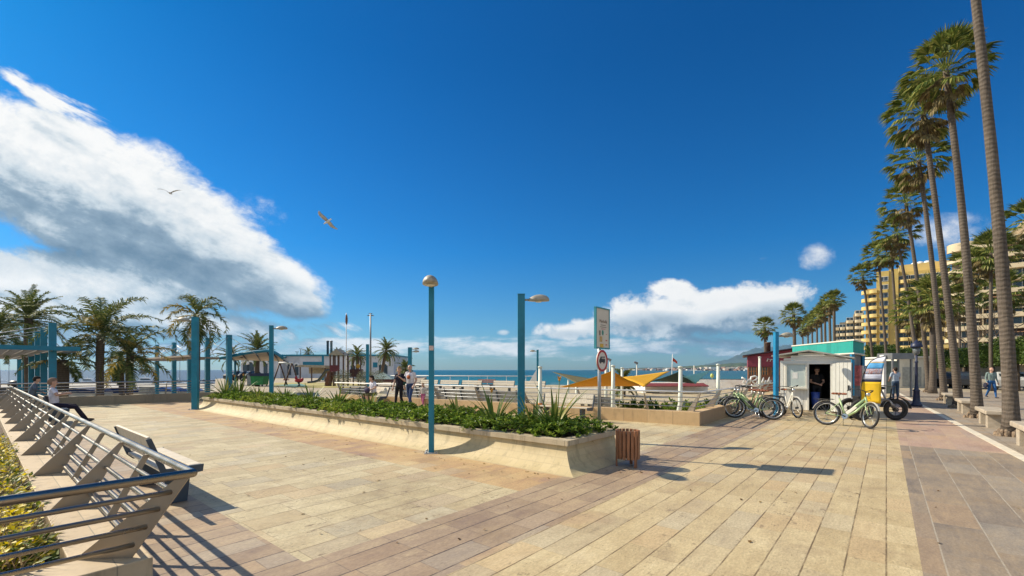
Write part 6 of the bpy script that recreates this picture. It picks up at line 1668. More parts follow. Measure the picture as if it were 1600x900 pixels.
# leafless tree before the beige flats
def bare_tree(label, px, Y, Ht, seed):
    rn = random.Random(seed); r = empty('bare_tree', label, 'tree', on_ground(px, Y), 0)
    tr = MB(); br = MB()
    tr.tube([(0, 0, 0), (.1, .05, Ht * .3), (.02, 0, Ht * .45)], [.16, .12, .10], 8)
    def grow(p, d, L, w, k):
        e = p + d * L; br.tube([p, (p + e) / 2 + Vector((rn.uniform(-.06, .06), rn.uniform(-.06, .06), 0)) * L, e], [w, w * .8, w * .6], 5, cap=False)
        if k == 0: return
        for _ in range(3 if k > 2 else 2):
            nd = (d + Vector((rn.gauss(0, .55), rn.gauss(0, .55), rn.gauss(.05, .3)))).normalized(); grow(e, nd, L * rn.uniform(.6, .85), w * .6, k - 1)
    for a in range(4):
        q = a * 1.6 + rn.random(); grow(Vector((.02, 0, Ht * .42)), Vector((math.cos(q) * .6, math.sin(q) * .6, .8)).normalized(), Ht * .22, .07, 4)
    tr.build('trunk', M['trunk_date'], r); br.build('branches', M['trunk_date'], r)
bare_tree('leafless tree with spreading branches before the beige flats, behind the walking man', 1572, 46, 8.5, 4)
bare_tree('smaller leafless tree between the second and third big palm trunks', 1506, 52, 8.0, 9)
# filler block behind, closing the view between yellow and beige
r = empty('apartment_block', 'plain ochre block closing the gap between the yellow and the beige flats', 'building', (at(1470, 578, 175).x, 175, 0), R(-8))
mb = MB(); block_local(mb, 0, 14, 0, 12, 0, 34); mb.build('wall', M['yelpar'], r)
for f in range(1, 11):
    mb = MB(); block_local(mb, .4, 13.6, -1.2, 0, f * 3, f * 3 + 1.1); mb.build('balcony', M['yel'], r)
mb = MB(); mb.box((1.2, 0, 35.5), (1.6, 1.4, 3.0)); mb.build('chimney', M['white'], r)

# ------------------------------------------------------------------ white harbour building
HY = 88; o0 = at(380, 592, HY); r = empty('harbour_building', 'long low white harbour building with arched windows, a blue roof line and blue panels', 'building', (o0.x, HY, 0), R(0))
mp = HY / F; X_ = lambda px: (px - 380) * mp; Zh = lambda py: H + (578 - py) * mp
M['limew'] = pm('lime_washed_wall', (.60, .60, .62), .8, var=.08, sc_=.6, grime=(.45, .44, .44))
mb = MB(); block_local(mb, X_(438), X_(611), 2, 14, -.2, Zh(556)); block_local(mb, X_(376), X_(438), 0, 12, -.2, Zh(559)); mb.build('wall', M['limew'], r)
mb = MB(); block_local(mb, X_(430), X_(612), 1.7, 14.3, Zh(556), Zh(553.5)); block_local(mb, X_(374), X_(440), -.3, 12.3, Zh(559), Zh(557)); mb.build('roof_line', M['blue'], r)
def arch(px, w_, top, bot, y, mat, name='window', ring=True):
    x = X_(px); hw = w_ * mp / 2; zt, zb = Zh(top), Zh(bot); n = 10
    ol = [(x - hw, zb), (x + hw, zb)] + [(x + hw * math.cos(a * math.pi / n), zt - hw + hw * math.sin(a * math.pi / n)) for a in range(n + 1)]
    mb = MB(); mb.prism(ol, y - .06, y + .02, fn=lambda a, z, q: Vector((a, q, z))); o = mb.build(name, mat, r)
    if ring:
        mb = MB(); mb.tube([(x + hw * 1.12 * math.cos(a * math.pi / n), y - .1, zt - hw + hw * 1.12 * math.sin(a * math.pi / n)) for a in range(n + 1)], .18, 6); mb.build('arch_moulding', M['white'], o)
for px, w_ in ((384, 9), (392, 10), (415, 6), (424, 5)): arch(px, w_, 565, 587, 0, M['glass'])
for px, w_ in ((444, 6), (546, 7), (598, 6), (590, 5), (456, 6)): arch(px, w_, 568, 586, 2, M['glass'])
mb = MB()
for p0, p1, t_, b_ in ((466, 497, 565, 570.5), (578, 585, 566, 574)): mb = MB(); mb.box(((X_(p0) + X_(p1)) / 2, 1.96, (Zh(t_) + Zh(b_)) / 2), (X_(p1) - X_(p0), .1, Zh(t_) - Zh(b_))); mb.build('blue_panel', M['blue'], r)
for px, w_, t_ in ((504, 18, 546), (529, 17, 545), (590, 24, 553)):
    mb = MB(); mb.ell((X_(px), 6, Zh(556)), (w_ * mp / 2, w_ * mp / 2, Zh(t_) - Zh(556)), 16, 8); mb.build('dome', pm('pale_dome', (.52, .46, .36), .8, var=.1), r)
for px in (497, 503):
    mb = MB(); mb.lathe([(.24, Zh(556)), (.24, Zh(532)), (.30, Zh(531.5)), (.30, Zh(530)), (0, Zh(530))], 10, (X_(px), 4.6, 0)); mb.build('chimney', M['darksteel'] if px < 500 else M['metalgrey'], r)
for px, t_ in ((445, 549), (451, 544), (460, 549)):
    mb = MB(); mb.tube([(X_(px), 5, Zh(556)), (X_(px), 5, Zh(t_))], .07, 5); mb.box((X_(px), 5, Zh(t_) + .1), (.7, .1, .1)); mb.build('aerial', M['metalgrey'], r)
# flag mast and tall light mast
p = at(541, 560, 80); r = empty('flag_mast', 'thin white mast with a furled red and dark flag above the harbour building', 'flagpole', (p.x, p.y, 0))
Zm = lambda py, Y: H + (578 - py) / F * Y
mb = MB(); mb.tube([(0, 0, 0), (0, 0, Zm(489, 80))], [.11, .06], 8); mb.build('pole', M['white'], r)
mb = MB(); mb.ell((.05, 0, (Zm(491, 80) + Zm(508, 80)) / 2), (.22, .12, 1.0), 8, 8); mb.build('flag', pm('furled_flag', (.16, .08, .05), .8, var=.5, sc_=2), r)
p = at(579, 600, 66); r = empty('light_mast', 'tall dark mast with a cross bar left of the slanting date palm', 'mast', (p.x, p.y, 0))
mb = MB(); mb.tube([(0, 0, 0), (0, 0, Zm(490, 66))], [.16, .10], 8); mb.build('pole', M['metalgrey'], r)
mb = MB(); mb.box((0, 0, Zm(493, 66)), (.9, .1, .14)); mb.box((0, 0, Zm(490, 66)), (.5, .1, .1)); mb.build('cross_bar', M['metalgrey'], r)
# red flag on the beach + thin beach lights
p = at(1048, 600, 60); r = empty('beach_flag', 'red beach flag streaming from a thin white pole beyond the yellow sail', 'flag', (p.x, p.y, -2.7))
mb = MB(); mb.tube([(0, 0, 0), (.25, 0, Zm(553, 60) + 2.7)], .045, 6); mb.build('pole', M['white'], r)
mb = MB(); vs = []; z1 = Zm(558, 60) + 2.7
for i in range(7):
    for j in (0, 1): vs.append((.25 + i * .11, .06 * math.sin(i * 1.3), z1 - .10 * i - j * (.5 - .03 * i)))
mb.add(vs, [(2 * i, 2 * i + 1, 2 * i + 3, 2 * i + 2) for i in range(6)], 0, True); o = mb.build('flag', pm('red_flag_cloth', (.45, .06, .03), .7, var=.3, sc_=3), r); s = o.modifiers.new('s', 'SOLIDIFY'); s.thickness = .01
for px, top, Y, lab in ((953, 563, 45, 'thin pale beach light right of the round traffic sign'), (995, 568, 48, 'thin pale beach light above the bright yellow sail'), (1084.5, 571, 55, 'thin pole on the beach beyond the pale blue sail')):
    p = at(px, 600, Y); r = empty('beach_light', lab, 'light pole', (p.x, p.y, -2.7), 0, 'thin poles on the beach')
    zt = Zm(top, Y) + 2.7; mb = MB(); mb.tube([(0, 0, 0), (0, 0, zt)], .06, 6); mb.build('pole', M['offwhite'], r)
    if px < 1000: mb = MB(); mb.box((-.08, 0, zt + .08), (.42, .2, .2), (0, R(20), 0)); mb.build('lamp_head', M['metalgrey'], r)
mb = MB(); p = at(1112.5, 587, 60); mb.ell((0, 0, 0), (.22, .22, .3), 12, 8); o = mb.build('marker_ball', pm('lime_ball', (.55, .6, .15), .5), loc=p); mb = MB(); tag(o, 'small lime green marker ball on the white fence line by the sea', 'marker')
mb = MB(); mb.tube([(0, 0, 0), (0, 0, -(p.z + 2.7) + .28)], .03, 6); pst = mb.build('support_pole', M['offwhite'], o); pst.location = (0, 0, -.28)

# ------------------------------------------------------------------ playground
gz = .006
def gpg(px, Y): return ((px - 800) / F * Y, Y)
mb = MB(); mb.add([(*gpg(424, 44), gz), (*gpg(470, 40), gz), (*gpg(540, 40), gz), (*gpg(575, 47), gz), (*gpg(540, 56), gz), (*gpg(430, 56), gz)], [(0, 1, 2, 3, 4, 5)])
struct(mb.build('playground_floor', pm('ochre_safety_floor', (.36, .30, .10), .9, var=.2, sc_=.3)))
mb = MB(); mb.add([(*gpg(426, 47), gz + .006), (*gpg(462, 42), gz + .006), (*gpg(482, 44), gz + .006), (*gpg(470, 52), gz + .006)], [(0, 1, 2, 3)])
struct(mb.build('playground_floor', pm('green_safety_floor', (.10, .22, .18), .9, var=.2, sc_=.3)))
PY = 46; mp = PY / F; s0 = at(452, 600, PY)
r = empty('swing', 'playground swing with dark A-frame legs and a red seat', 'swing', (s0.x, PY, 0))
Zp = lambda py: H + (578 - py) * mp
xs = [(437 - 452) * mp, (456 - 452) * mp]
for x in xs:
    for dx, dy in ((-.40, -.7), (.42, .7)):
        mb = MB(); mb.tube([(x + dx, dy, 0), (x, 0, Zp(566.5))], .07, 8); mb.build('leg', M['brown'], r)
mb = MB(); mb.tube([(xs[0] - .1, 0, Zp(567)), (xs[1] + .1, 0, Zp(567))], .09, 8); mb.build('top_bar', M['white'], r)
mb = MB(); xm = (xs[0] + xs[1]) / 2
for dx in (-.2, .2): mb.tube([(xm + dx, 0, Zp(567)), (xm + dx, .1, .6)], .015, 5)
mb.build('chain', M['galv'], r)
mb = MB(); mb.box((xm, .1, .58), (.5, .3, .08)); mb.build('seat', M['red'], r)
p = at(467, 601, 44); r = empty('spring_rider', 'red spring rider beside the slide', 'play rider', (p.x, 44, 0))
mb = MB(); mb.lathe([(.16, 0), (.16, .06), (.09, .1), (.09, .36), (0, .36)], 10); mb.build('spring', M['black'], r)
mb = MB(); mb.ell((0, 0, .55), (.42, .16, .20), 10, 8); mb.ell((-.28, 0, .8), (.12, .1, .2), 10, 8); mb.tube([(-.2, -.25, .8), (-.2, .25, .8)], .03, 6); mb.ell((.35, 0, .68), (.12, .12, .16), 8, 6); mb.build('rider_body', M['red'], r)
p = at(520, 600, 44); r = empty('slide_tower', 'dark brown climbing tower with a steel slide coming down on its left', 'play tower', (p.x, 44, 0)); mp = 44 / F; Zp = lambda py: H + (578 - py) * mp; Xp = lambda px: (px - 520) * mp
for px in (516, 521, 529.5, 536.5):
    for y in (0, 1.2):
        mb = MB(); mb.box((Xp(px), y, Zp(552) / 2), (.11, .11, Zp(552))); mb.build('post', M['brown'], r)
mb = MB(); mb.box((Xp(526), .6, Zp(587)), (1.6, 1.4, .08)); mb.build('platform', M['brown'], r)
mb = MB(); mb.box((Xp(523.5), -.08, Zp(575.5)), (Xp(531) - Xp(516), .05, .62)); mb.build('panel', pm('maroon_panel', (.13, .025, .03), .6), r)
mb = MB(); mb.prism([(Xp(514), Zp(555)), (Xp(539), Zp(555)), (Xp(526), Zp(545))], -.2, 1.4, fn=lambda x, z, q: Vector((x, q, z))); mb.build('roof', pm('pale_tent_roof', (.34, .30, .23), .8), r)
mb = MB(); pts = [(Xp(511), Zp(579)), (Xp(506), Zp(580)), (Xp(500), Zp(589)), (Xp(494), Zp(596)), (Xp(486), Zp(598.5)), (Xp(478), Zp(599))]
n = len(pts); vs = [(x, y, z) for (x, z) in pts for y in (.3, .9)] + [(x, y, z + .18) for (x, z) in pts for y in (.28, .92)]
fs = []
for i in range(n - 1):
    a = 2 * i; fs += [(a, a + 1, a + 3, a + 2), (a, a + 2, 2 * n + a + 2, 2 * n + a), (a + 1, 2 * n + a + 1, 2 * n + a + 3, a + 3)]
mb.add(vs, fs); o = mb.build('slide_chute', M['darksteel'], r); s = o.modifiers.new('s', 'SOLIDIFY'); s.thickness = .03
mb = MB(); mb.prism([(Xp(505), 0), (Xp(512), 0), (Xp(516), Zp(581)), (Xp(510), Zp(580))], .25, .95, fn=lambda x, z, q: Vector((x, q, z))); mb.build('slide_side', pm('rust_brown_panel', (.17, .06, .025), .6, var=.2), r)
p = at(555, 600, 46); r = empty('play_tower', 'second climbing tower of dark posts with a yellow ball panel, right of the slide tower', 'play tower', (p.x, 46, 0)); mp = 46 / F; Zp = lambda py: H + (578 - py) * mp; Xp = lambda px: (px - 555) * mp
for px in (544, 552, 557.5, 560):
    mb = MB(); mb.box((Xp(px), .8 * (px % 2), Zp(558) / 2), (.11, .11, Zp(558))); mb.build('post', M['brown'], r)
mb = MB(); mb.box((Xp(555), .4, Zp(583)), (1.1, .9, .8)); mb.build('panel', pm('dark_panel', (.07, .03, .03), .6), r)
mb = MB(); mb.ell((Xp(560), -.1, Zp(572)), (.22, .12, .24), 12, 8); mb.build('yellow_ball', pm('amber_plastic', (.55, .30, .03), .4), r)
r = empty('play_shelter', 'low thatched shelter with a long beam behind the swing', 'shelter', (at(488, 600, 62).x, 62, 0)); mp = 62 / F; Xp = lambda px: (px - 488) * mp; Zp = lambda py: H + (578 - py) * mp
mb = MB(); mb.prism([(Xp(459), Zp(573)), (Xp(508), Zp(575)), (Xp(508), Zp(571)), (Xp(470), Zp(570))], 0, 2.5, fn=lambda x, z, q: Vector((x, q, z))); mb.build('roof', pm('faded_thatch', (.36, .30, .21), .9, var=.2), r)
for px in (468, 486, 507):
    mb = MB(); mb.box((Xp(px), .2, Zp(573) / 2), (.14, .14, Zp(573))); mb.build('post', M['brown'], r)
mb = MB(); mb.box((Xp(489), 2.2, (Zp(574) + Zp(584)) / 2), (Xp(507) - Xp(472), .06, Zp(574) - Zp(584))); mb.build('back_panel', pm('straw_screen', (.42, .36, .25), .9, var=.15), r)
# green waste container, grey cabinet
p = on_ground(406, 44)
r = empty('waste_container', 'green waste container with a dark blue lid left of the blue lamp post', 'container', (p[0], 44, .0))
mb = MB(); mb.prism([(-.55, .15), (.55, .15), (.66, 1.0), (-.66, 1.0)], -.5, .5, fn=lambda x, z, q: Vector((x, q, z))); mb.build('body', pm('green_plastic', (.02, .20, .05), .5), r)
mb = MB(); mb.prism([(-.72, 1.0), (.72, 1.0), (.66, 1.28), (-.66, 1.28)], -.56, .56, fn=lambda x, z, q: Vector((x, q, z))); mb.build('lid', M['navy'], r)
for x in (-.45, .45):
    for y in (-.4, .4):
        mb = MB(); mb.lathe([(0, -.04), (.085, -.04), (.085, .04), (0, .04)], 12); w_ = mb.build('wheel', M['rubber'], r); w_.location = (x, y, .085); w_.rotation_euler = (0, R(90), 0)
p = on_ground(394, 46); r = empty('utility_cabinet', 'small grey utility cabinet left of the green waste container', 'cabinet', (p[0], 46, 0))
mb = MB(); mb.box((0, 0, .55), (.8, .45, 1.1)); mb.build('body', M['metalgrey'], r, bevel=.02)
mb = MB(); mb.box((0, -.235, .58), (.7, .02, .95)); mb.build('door', pm('grey_door', (.28, .30, .30), .5), r)
for i, px in enumerate((374, 382, 390)):
    car(['black parked car nearest the first arch of the harbour building, partly behind the awning post', 'dark parked car in the middle of the three before the harbour arches', 'dark parked car just left of the grey utility cabinet'][i], ((px - 800) / F * 66, 66 + i * .4, 0), R(78), [(.02, .02, .03), (.05, .055, .06), (.03, .03, .035)][i], 'cars parked before the harbour building')
# olive bushes and canopies by the terrace
M['olivel'] = leaf_mat('olive_leaves', (.09, .11, .06), (.18, .20, .12), (.28, .29, .2), rough=.6)
for i, (px, Y, w_, h_, lab) in enumerate(((536, 36, .75, 1.25, 'rounded grey-green olive bush in front of the climbing tower'), (571, 37, .75, 1.2, 'olive bush left of the mast, beside the slim blue lamp'), (589, 39, .8, 1.2, 'olive bush right of the mast, below the slanting palm'))):
    rn = random.Random(i + 90); mb = MB()
    for _ in range(900):
        d = Vector((rn.gauss(0, 1), rn.gauss(0, 1), rn.gauss(0, 1))).normalized() * rn.random() ** .3
        c = Vector((d.x * w_, d.y * w_, .95 + d.z * h_ * .55)); v = Vector((rn.gauss(0, 1), rn.gauss(0, 1), rn.gauss(.3, 1))).normalized(); s = v.cross(Vector((0, .3, 1))).normalized(); L = .13
        mb.add([c, c + v * L * .5 + s * .025, c + v * L, c + v * L * .5 - s * .025], [(0, 1, 2, 3)])
    r = empty('olive_bush', lab, 'bush', on_ground(px, Y), 0, 'olive bushes by the terrace'); mb.build('crown', M['olivel'], r, fix=False)
    mb = MB(); mb.tube([(0, 0, 0), (.02, .01, .7)], [.07, .05], 6); mb.build('trunk', M['trunk_date'], r)
for i, (px0, px1, top, eav, Y, lab) in enumerate(((572, 613, 582, 592.5, 42, 'grey-green pyramid canopy with a maroon valance behind the seated man'), (551, 574, 586, 591.5, 46, 'smaller pale pyramid canopy left of the slim blue lamp'))):
    a, b = at(px0, eav, Y), at(px1, eav, Y); cx_ = (a.x + b.x) / 2; hw = (b.x - a.x) / 2; zt = Zm(top, Y)
    r = empty('pyramid_canopy', lab, 'canopy', (cx_, Y + hw, 0), 0, 'pyramid canopies by the terrace')
    mb = MB(); mb.add([(-hw, -hw, a.z), (hw, -hw, a.z), (hw, hw, a.z), (-hw, hw, a.z), (0, 0, zt)], [(0, 1, 4), (1, 2, 4), (2, 3, 4), (3, 0, 4), (3, 2, 1, 0)]); mb.build('roof', pm('striped_canopy', (.20, .27, .26), .7, var=.3, sc_=2, stretch=(6, 1, 1)), r)
    mb = MB()
    for s in (-1, 1): mb.box((0, s * hw, a.z - .14), (hw * 2, .03, .26)); mb.box((s * hw, 0, a.z - .14), (.03, hw * 2 - .05, .26))
    mb.build('valance', pm('maroon_valance', (.12, .04, .03), .7) if i == 0 else M['offwhite'], r)
    for sx_ in (-1, 1):
        for sy_ in (-1, 1):
            mb = MB(); mb.box((sx_ * (hw - .06), sy_ * (hw - .06), (a.z - .0) / 2), (.08, .08, a.z)); mb.build('post', M['brown'], r)

# ------------------------------------------------------------------ pergolas
r = empty('pergola', 'blue pergola with a lattice roof at the far left, its posts standing above the roof', 'pergola', UV(2.3, 30, 0), TH)
posts = [(0, 0, 3.8), (0, 4.2, 3.8), (0, 7.6, 3.8), (0, 12.5, 3.75), (0, 18.5, 3.75), (0, 25, 3.7), (-5.2, 4, 2.7), (-5.2, 12, 2.7)]
for x, y, z in posts:
    mb = MB(); mb.box((x, y, (z - 1.6) / 2), (.26, .26, z + 1.6)); mb.build('post', M['blue'], r)
mb = MB()
for y in (-.4, 26): mb.box((-2.3, y, 2.60), (6.4, .12, .20))
for x in (-5.3, .75): mb.box((x, 12.8, 2.60), (.12, 26.2, .198))
mb.build('beam', M['blue'], r)
mb = MB()
for i in range(60): mb.box((-2.3, -.2 + i * .44, 2.52), (6.0, .09, .03))
for i in range(15): mb.box((-5.1 + i * .42, 12.8, 2.485), (.09, 26, .03))
mb.build('lattice', pm('bleached_lattice', (.36, .30, .24), .8, var=.15), r)
mb = MB()
for x, y, z in posts[:6]:
    mb.tube([(x, y, z - .1), (x - 3.6, y, 2.66)], .018, 5); mb.tube([(x, y, z - .1), (x + .7, y - .3, 2.66)], .018, 5)
mb.build('stay_cable', M['galv'], r)
r = empty('pergola', 'blue post pergola with a flat slatted roof between the queen palms and the awning', 'pergola', UV(10.2, 31.7, 0), TH)
posts = [(0, 0), (0, 4.1), (0, 8.1), (0, 12.2), (0, 17.5)]
for x, y in posts:
    mb = MB(); mb.box((x, y, 1.3), (.27, .27, 5.0)); mb.build('post', M['blue'], r)
mb = MB()
for k in range(38): mb.box((-.3, 1.5 + k * .45, 2.40), (3.2, .12, .04))
for x in (-1.7, 1.1): mb.box((x, 9.5, 2.46), (.10, 17, .14))
mb.build('slatted_roof', pm('bleached_slats', (.34, .27, .21), .8, var=.15), r)
mb = MB()
for x, y in posts:
    for dx in (-1.6, 1.0): mb.tube([(x, y, 3.7), (x + dx, y + 1.9, 2.5)], .018, 5); mb.tube([(x, y, 3.7), (x + dx, y - 1.9, 2.5)], .018, 5)
mb.build('stay_cable', M['galv'], r)
r = empty('fabric_awning', 'awning with a curved blue front beam and pale ribbed cloth beside the far blue lamp', 'awning', (0, 0, 0))
AY = 28.5; pts = [at(px, py, AY) for px, py in ((344, 559.5), (360, 556.5), (380, 552.5), (400, 549.5), (418, 548), (428, 550), (436, 555), (443, 560))]
bk = [Vector((p.x * (AY + 4.6) / AY + .35, p.y + 4.6, 2.36 - .02 * i)) for i, p in enumerate(pts)]
mb = MB(); n = len(pts); mb.add([p - Vector((0, 0, .05)) for p in pts] + bk, [(i, i + 1, n + i + 1, n + i) for i in range(n - 1)], 0, True); o = mb.build('cloth', pm('pale_awning_cloth', (.58, .48, .38), .8, var=.08), r); s = o.modifiers.new('s', 'SOLIDIFY'); s.thickness = .02
mb = MB(); mb.tube(pts, .10, 8); mb.build('front_beam', M['blue'], r)
for i in (1, 2, 3, 4, 5, 7):
    mb = MB(); mb.tube([pts[i] - Vector((0, 0, .12)), bk[i] - Vector((0, 0, .06))], .045, 6); mb.build('rib', M['darksteel'], r)
for p in (bk[1],):
    mb = MB(); mb.tube([(p.x, p.y, 0), p], .07, 8); mb.build('post', M['blue'], r)

# ------------------------------------------------------------------ harbour: boats, covers, breakwater
def boat(label, px, Y, L, rz, hull=(.72, .72, .72), cabin=True, z=-4.1, group='motor boats moored in the harbour'):
    p = at(px, 590, Y); r = empty('motor_boat', label, 'boat', (p.x, Y, z), rz, group)
    mb = MB(); ks = 9; vs = []
    for i in range(ks):
        f = i / (ks - 1); x = (f - .5) * L; w_ = L * .16 * (1 - max(0, (f - .55) / .45) ** 2.2); dk = L * .10 + L * .05 * f
        vs += [(x, -w_ * .6, -.3), (x, -w_, dk), (x, w_, dk), (x, w_ * .6, -.3)]
    fs = [(4 * i + j, 4 * i + 4 + j, 4 * i + 5 + j, 4 * i + 1 + j) for i in range(ks - 1) for j in range(3)] + [(0, 1, 2, 3)]
    mb.add(vs, fs, 0, False); mb.build('hull', pm('gelcoat', hull, .3, var=.04), r)
    if cabin:
        mb = MB(); ol = [(-L * .28, L * .12), (L * .22, L * .13), (L * .08, L * .24), (-L * .22, L * .25)]; mb.prism(ol, -L * .10, L * .10, fn=lambda x, zz, q: Vector((x, q, zz))); mb.build('cabin', M['white'], r)
        mb = MB(); ol = [(-L * .2, L * .18), (L * .14, L * .18), (L * .09, L * .225), (-L * .18, L * .225)]; mb.prism(ol, -L * .103, L * .103, fn=lambda x, zz, q: Vector((x, q, zz))); mb.build('cabin_window', M['glass'], r)
        mb = MB(); mb.tube([(-L * .1, 0, L * .24), (-L * .12, 0, L * .36)], L * .008, 5); mb.build('mast', M['white'], r)
    return r
boat('white motor yacht with a raised cabin, just left of the windswept queen palm trunk', 141, 170, 9.5, R(5))
boat('white motor yacht seen just right of the windswept queen palm trunk', 175, 175, 9, R(175))
boat('long low white boat right of the queen palms, under their drooping fronds', 232, 168, 11, R(4))
boat('white boat between the second and third pergola posts', 275, 172, 8, R(178))
boat('white boat at the right of the wide blue lamp at the planter end', 326, 170, 9, R(3))
boat('small pale boat right of the first pergola post', 100, 150, 6, R(10))
boat('white boat just before the harbour building, behind the awning palm', 352, 160, 8, R(186))
boat('white cruiser nearer the quay, between the low stout palm and the first queen palm', 122, 122, 6, R(176))
boat('white cruiser just left of the wide blue lamp at the planter end', 290, 124, 6.5, R(5))
boat('pale launch between the wide blue lamp and the broad sword-leaved clump', 335, 118, 6, R(182))
boat('white boat low in the water between the pergola posts and the stone block', 252, 120, 6, R(6))
boat('small white launch low in the water, right of the queen palm trunks', 218, 128, 7, R(2))
def cover_boat(label, px0, px1, py0, py1, Y, col):
    a, b = at(px0, py1, Y), at(px1, py0, Y); cx_ = (a.x + b.x) / 2; L = b.x - a.x
    r = empty('covered_boat', label, 'boat', (cx_, Y + .9, -1.6), 0, 'boats laid up on the quay under covers')
    mb = MB(); h0, h1 = a.z + 1.6 + .1, b.z + 1.6
    mb.prism([(-L / 2, max(.4, h0)), (L / 2, max(.4, h0)), (L / 2 - .3, h1 - .15), (0, h1), (-L / 2 + .3, h1 - .1)], -.9, .9, fn=lambda x, z, q: Vector((x, q, z))); mb.build('cover', pm('boat_cover', col, .7, var=.25, sc_=1.5), r)
    mb = MB(); mb.prism([(-L / 2 + .2, .0), (L / 2 - .5, .0), (L / 2, max(.4, h0)), (-L / 2, max(.4, h0))], -.8, .8, fn=lambda x, z, q: Vector((x, q, z))); mb.build('hull', M['offwhite'], r)
    return r
cover_boat('boat under a long dark blue cover behind the harbour-side railing, left part', 82, 146, 606, 616, 34, (.012, .03, .10))
cover_boat('boat under a dark blue cover behind the harbour-side railing, at the queen palm trunks', 150, 216, 606, 616, 36, (.012, .03, .11))
cover_boat('boat under a bright blue cover between the second and third pergola posts', 238, 268, 605, 613, 40, (.03, .10, .32))
cover_boat('boat under a bright blue cover just left of the wide blue lamp', 272, 300, 607, 614, 41, (.04, .13, .38))
p = at(229, 610, 33); r = empty('stone_block', 'pale weathered stone block on the quay behind the harbour railing', 'block', (p.x, 33, -1.6))
mb = MB(); mb.prism([(-.42, 0), (.42, 0), (.36, 1.95), (-.30, 2.0)], -.35, .35, fn=lambda x, z, q: Vector((x, q, z))); mb.build('block_body', pm('weathered_stone', (.42, .40, .34), .9, var=.2, bump=.4), r, bevel=.05)
rn = random.Random(5); mb = MB()
for i in range(420):
    f = rn.random(); Y = 116 + rn.uniform(-5, 5); px = -40 + f * 460; p = at(px, 590, Y)
    mb.ell((p.x, Y, -4.2 + rn.uniform(.3, 1.5)), (rn.uniform(.5, 1.3), rn.uniform(.5, 1.1), rn.uniform(.4, .9)), 6, 4, rot=(rn.random(), rn.random(), rn.random()))
o = mb.build('breakwater_rocks', pm('breakwater_rock', (.22, .20, .18), .9, var=.4, sc_=.8)); o['kind'] = 'stuff'
p = at(22, 588, 60); r = empty('dark_launch', 'dark boat with a dark canopy beyond the railing at the far left', 'boat', (p.x, 60, -1.6))
mb = MB(); mb.prism([(-1.2, .0), (1.0, 0), (1.35, .9), (-1.3, .8)], -.6, .6, fn=lambda x, z, q: Vector((x, q, z))); mb.build('hull', M['black'], r)
mb = MB(); mb.ell((0, 0, 1.3), (.8, .5, .5), 10, 6); mb.build('canopy', M['black'], r)
mb = MB(); mb.tube([(.6, 0, .8), (.7, 0, 5.2)], .03, 5); mb.build('mast', M['metalgrey'], r)
for i, (px, top, Y) in enumerate(((281, 548, 120), (14, 556, 140))):
    p = at(px, 600, Y); r = empty('sail_boat', ['moored sailing boat whose thin mast shows between the third pergola post and the wide lamp', 'moored sailing boat at the far left with a thin bare mast'][i], 'boat', (p.x, Y, -4.1), R(80), 'sailing boats in the harbour')
    mb = MB(); mb.prism([(-3, 0), (3.6, 0), (4.2, 1.0), (-3.2, .9)], -.9, .9, fn=lambda x, z, q: Vector((x, q * (1 - max(0, x - 1) * .28), z))); mb.build('hull', M['white'], r)
    mb = MB(); mb.tube([(0, 0, .9), (0, 0, Zm(top, Y) + 4.1)], .07, 6); mb.tube([(0, 0, 2.2), (-3, 0, 2.1)], .06, 6); mb.build('mast', M['galv'], r)

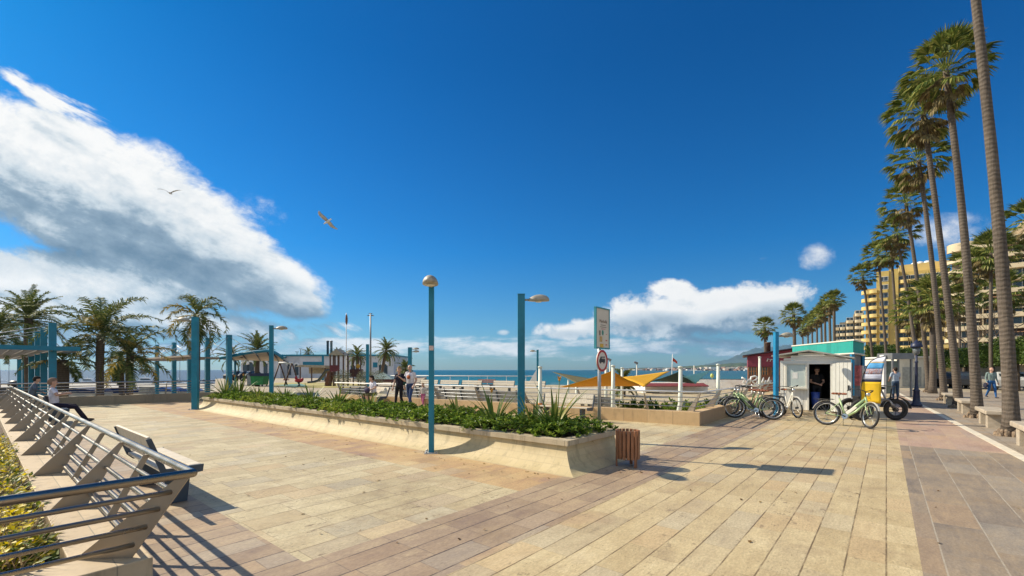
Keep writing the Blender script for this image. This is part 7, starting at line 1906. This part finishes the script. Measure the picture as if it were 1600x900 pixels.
# ------------------------------------------------------------------ gulls
M['gullw'] = pm('white_feathers', (.72, .70, .66), .7, var=.08, sc_=20); M['gullg'] = pm('grey_wing_feathers', (.52, .50, .47), .7, var=.15, sc_=12)
def gull(label, px, py, Y, span_ang, dihedral, rot, s=1.0):
    p = at(px, py, Y); r = empty('seagull', label, 'bird', p, 0, 'gulls gliding over the plaza'); r.rotation_euler = rot
    k = s
    voxel_body('body', [((0, -.20 * k, 0), .03 * k, (0, -.05 * k, 0), .065 * k, 0), ((0, -.05 * k, 0), .066 * k, (0, .12 * k, .01), .058 * k, 0), ((0, .12 * k, .01), .05 * k, (0, .22 * k, .03), .038 * k, 0), ((0, .22 * k, .03), .036 * k, (0, .25 * k, .03), .034 * k, 0), ((-.05 * k, -.30 * k, 0), .012 * k, (0, -.15 * k, 0), .03 * k, 0), ((.05 * k, -.30 * k, 0), .012 * k, (0, -.15 * k, 0), .03 * k, 0), ((0, .27 * k, .025), .014 * k, (0, .32 * k, .018), .008 * k, 1)],
               [M['gullw'], pm('yellow_beak', (.6, .35, .05), .5)], r, .012 * k)
    for sg in (-1, 1):
        mb = MB(); st = [(0, .08, -.10, 0), (.22, .14, -.09, .10), (.45, .16, -.04, .15), (.62, .08, -.06, .12), (.72, -.04, -.10, .05)]
        d = dihedral[0 if sg < 0 else 1]
        vs = []
        for (x, le, te, zz) in st:
            z = (zz + x * math.tan(d)) * k
            vs += [(sg * x * k, le * k, z + .012 * k), (sg * x * k, te * k, z), (sg * x * k, (le + te) / 2 * k, z + .02 * k), (sg * x * k, (le + te) / 2 * k, z - .004 * k)]
        fs = []
        for i in range(len(st) - 1):
            o = 4 * i; q = o + 4
            fs += [(o, o + 2, q + 2, q), (o + 2, o + 1, q + 1, q + 2), (o, q, q + 3, o + 3), (o + 3, q + 3, q + 1, o + 1)]
        fs += [(0, 3, 1, 2), (len(vs) - 4, len(vs) - 2, len(vs) - 1, len(vs) - 3)]
        mb.add(vs, fs, 0, True); mb.build('wing', M['gullg'], r)
    return r
gull('gull with a bright white body, larger and lower of the two flying gulls', 512, 346, 25, 0, (R(12), R(-14)), (R(-35), R(18), R(70)), .95)
gull('small dark-winged gull gliding in front of the big cloud', 266, 302, 30, 0, (R(14), R(10)), (R(5), R(-4), R(15)), .95)

# ------------------------------------------------------------------ far town along the shore
rn = random.Random(21); mb = MB()
for i in range(520):
    px = rn.uniform(960, 1300) ; f = (px - 935) / 415
    Y = 4700 - 1500 * f + rn.uniform(-500, 100)
    z = rn.uniform(0, 1) ** 1.6 * (4 + 38 * max(0, f)) * 1.0
    p = at(px, 578, Y); s = rn.uniform(12, 34)
    mb.box((p.x, Y - 160, z), (s * rn.uniform(1, 2.2), s, rn.uniform(8, 20)), (0, 0, rn.random() * 3), rn.randrange(3))
o = mb.build('far_town', [pm('far_white_walls', (.72, .70, .66), .8), pm('far_cream_walls', (.60, .52, .42), .8), pm('far_roofs', (.34, .2, .14), .8)]); o['kind'] = 'stuff'

# ------------------------------------------------------------------ the air
mb = MB(); mb.box((1500, 0, 390), (34400, 32400, 800)); hz = mb.build('haze', [])
mv = bpy.data.materials.new('sea_haze'); mv.use_nodes = True; tv = NT(mv.node_tree); tv.n.clear()
pv = tv.new('ShaderNodeVolumePrincipled'); pv.inputs['Color'].default_value = (.26, .62, 1, 1); pv.inputs['Density'].default_value = 3.0e-5; pv.inputs['Anisotropy'].default_value = .2
om = tv.new('ShaderNodeOutputMaterial'); tv.link(pv.outputs[0], om.inputs['Volume']); hz.data.materials.append(mv); hz['kind'] = 'stuff'
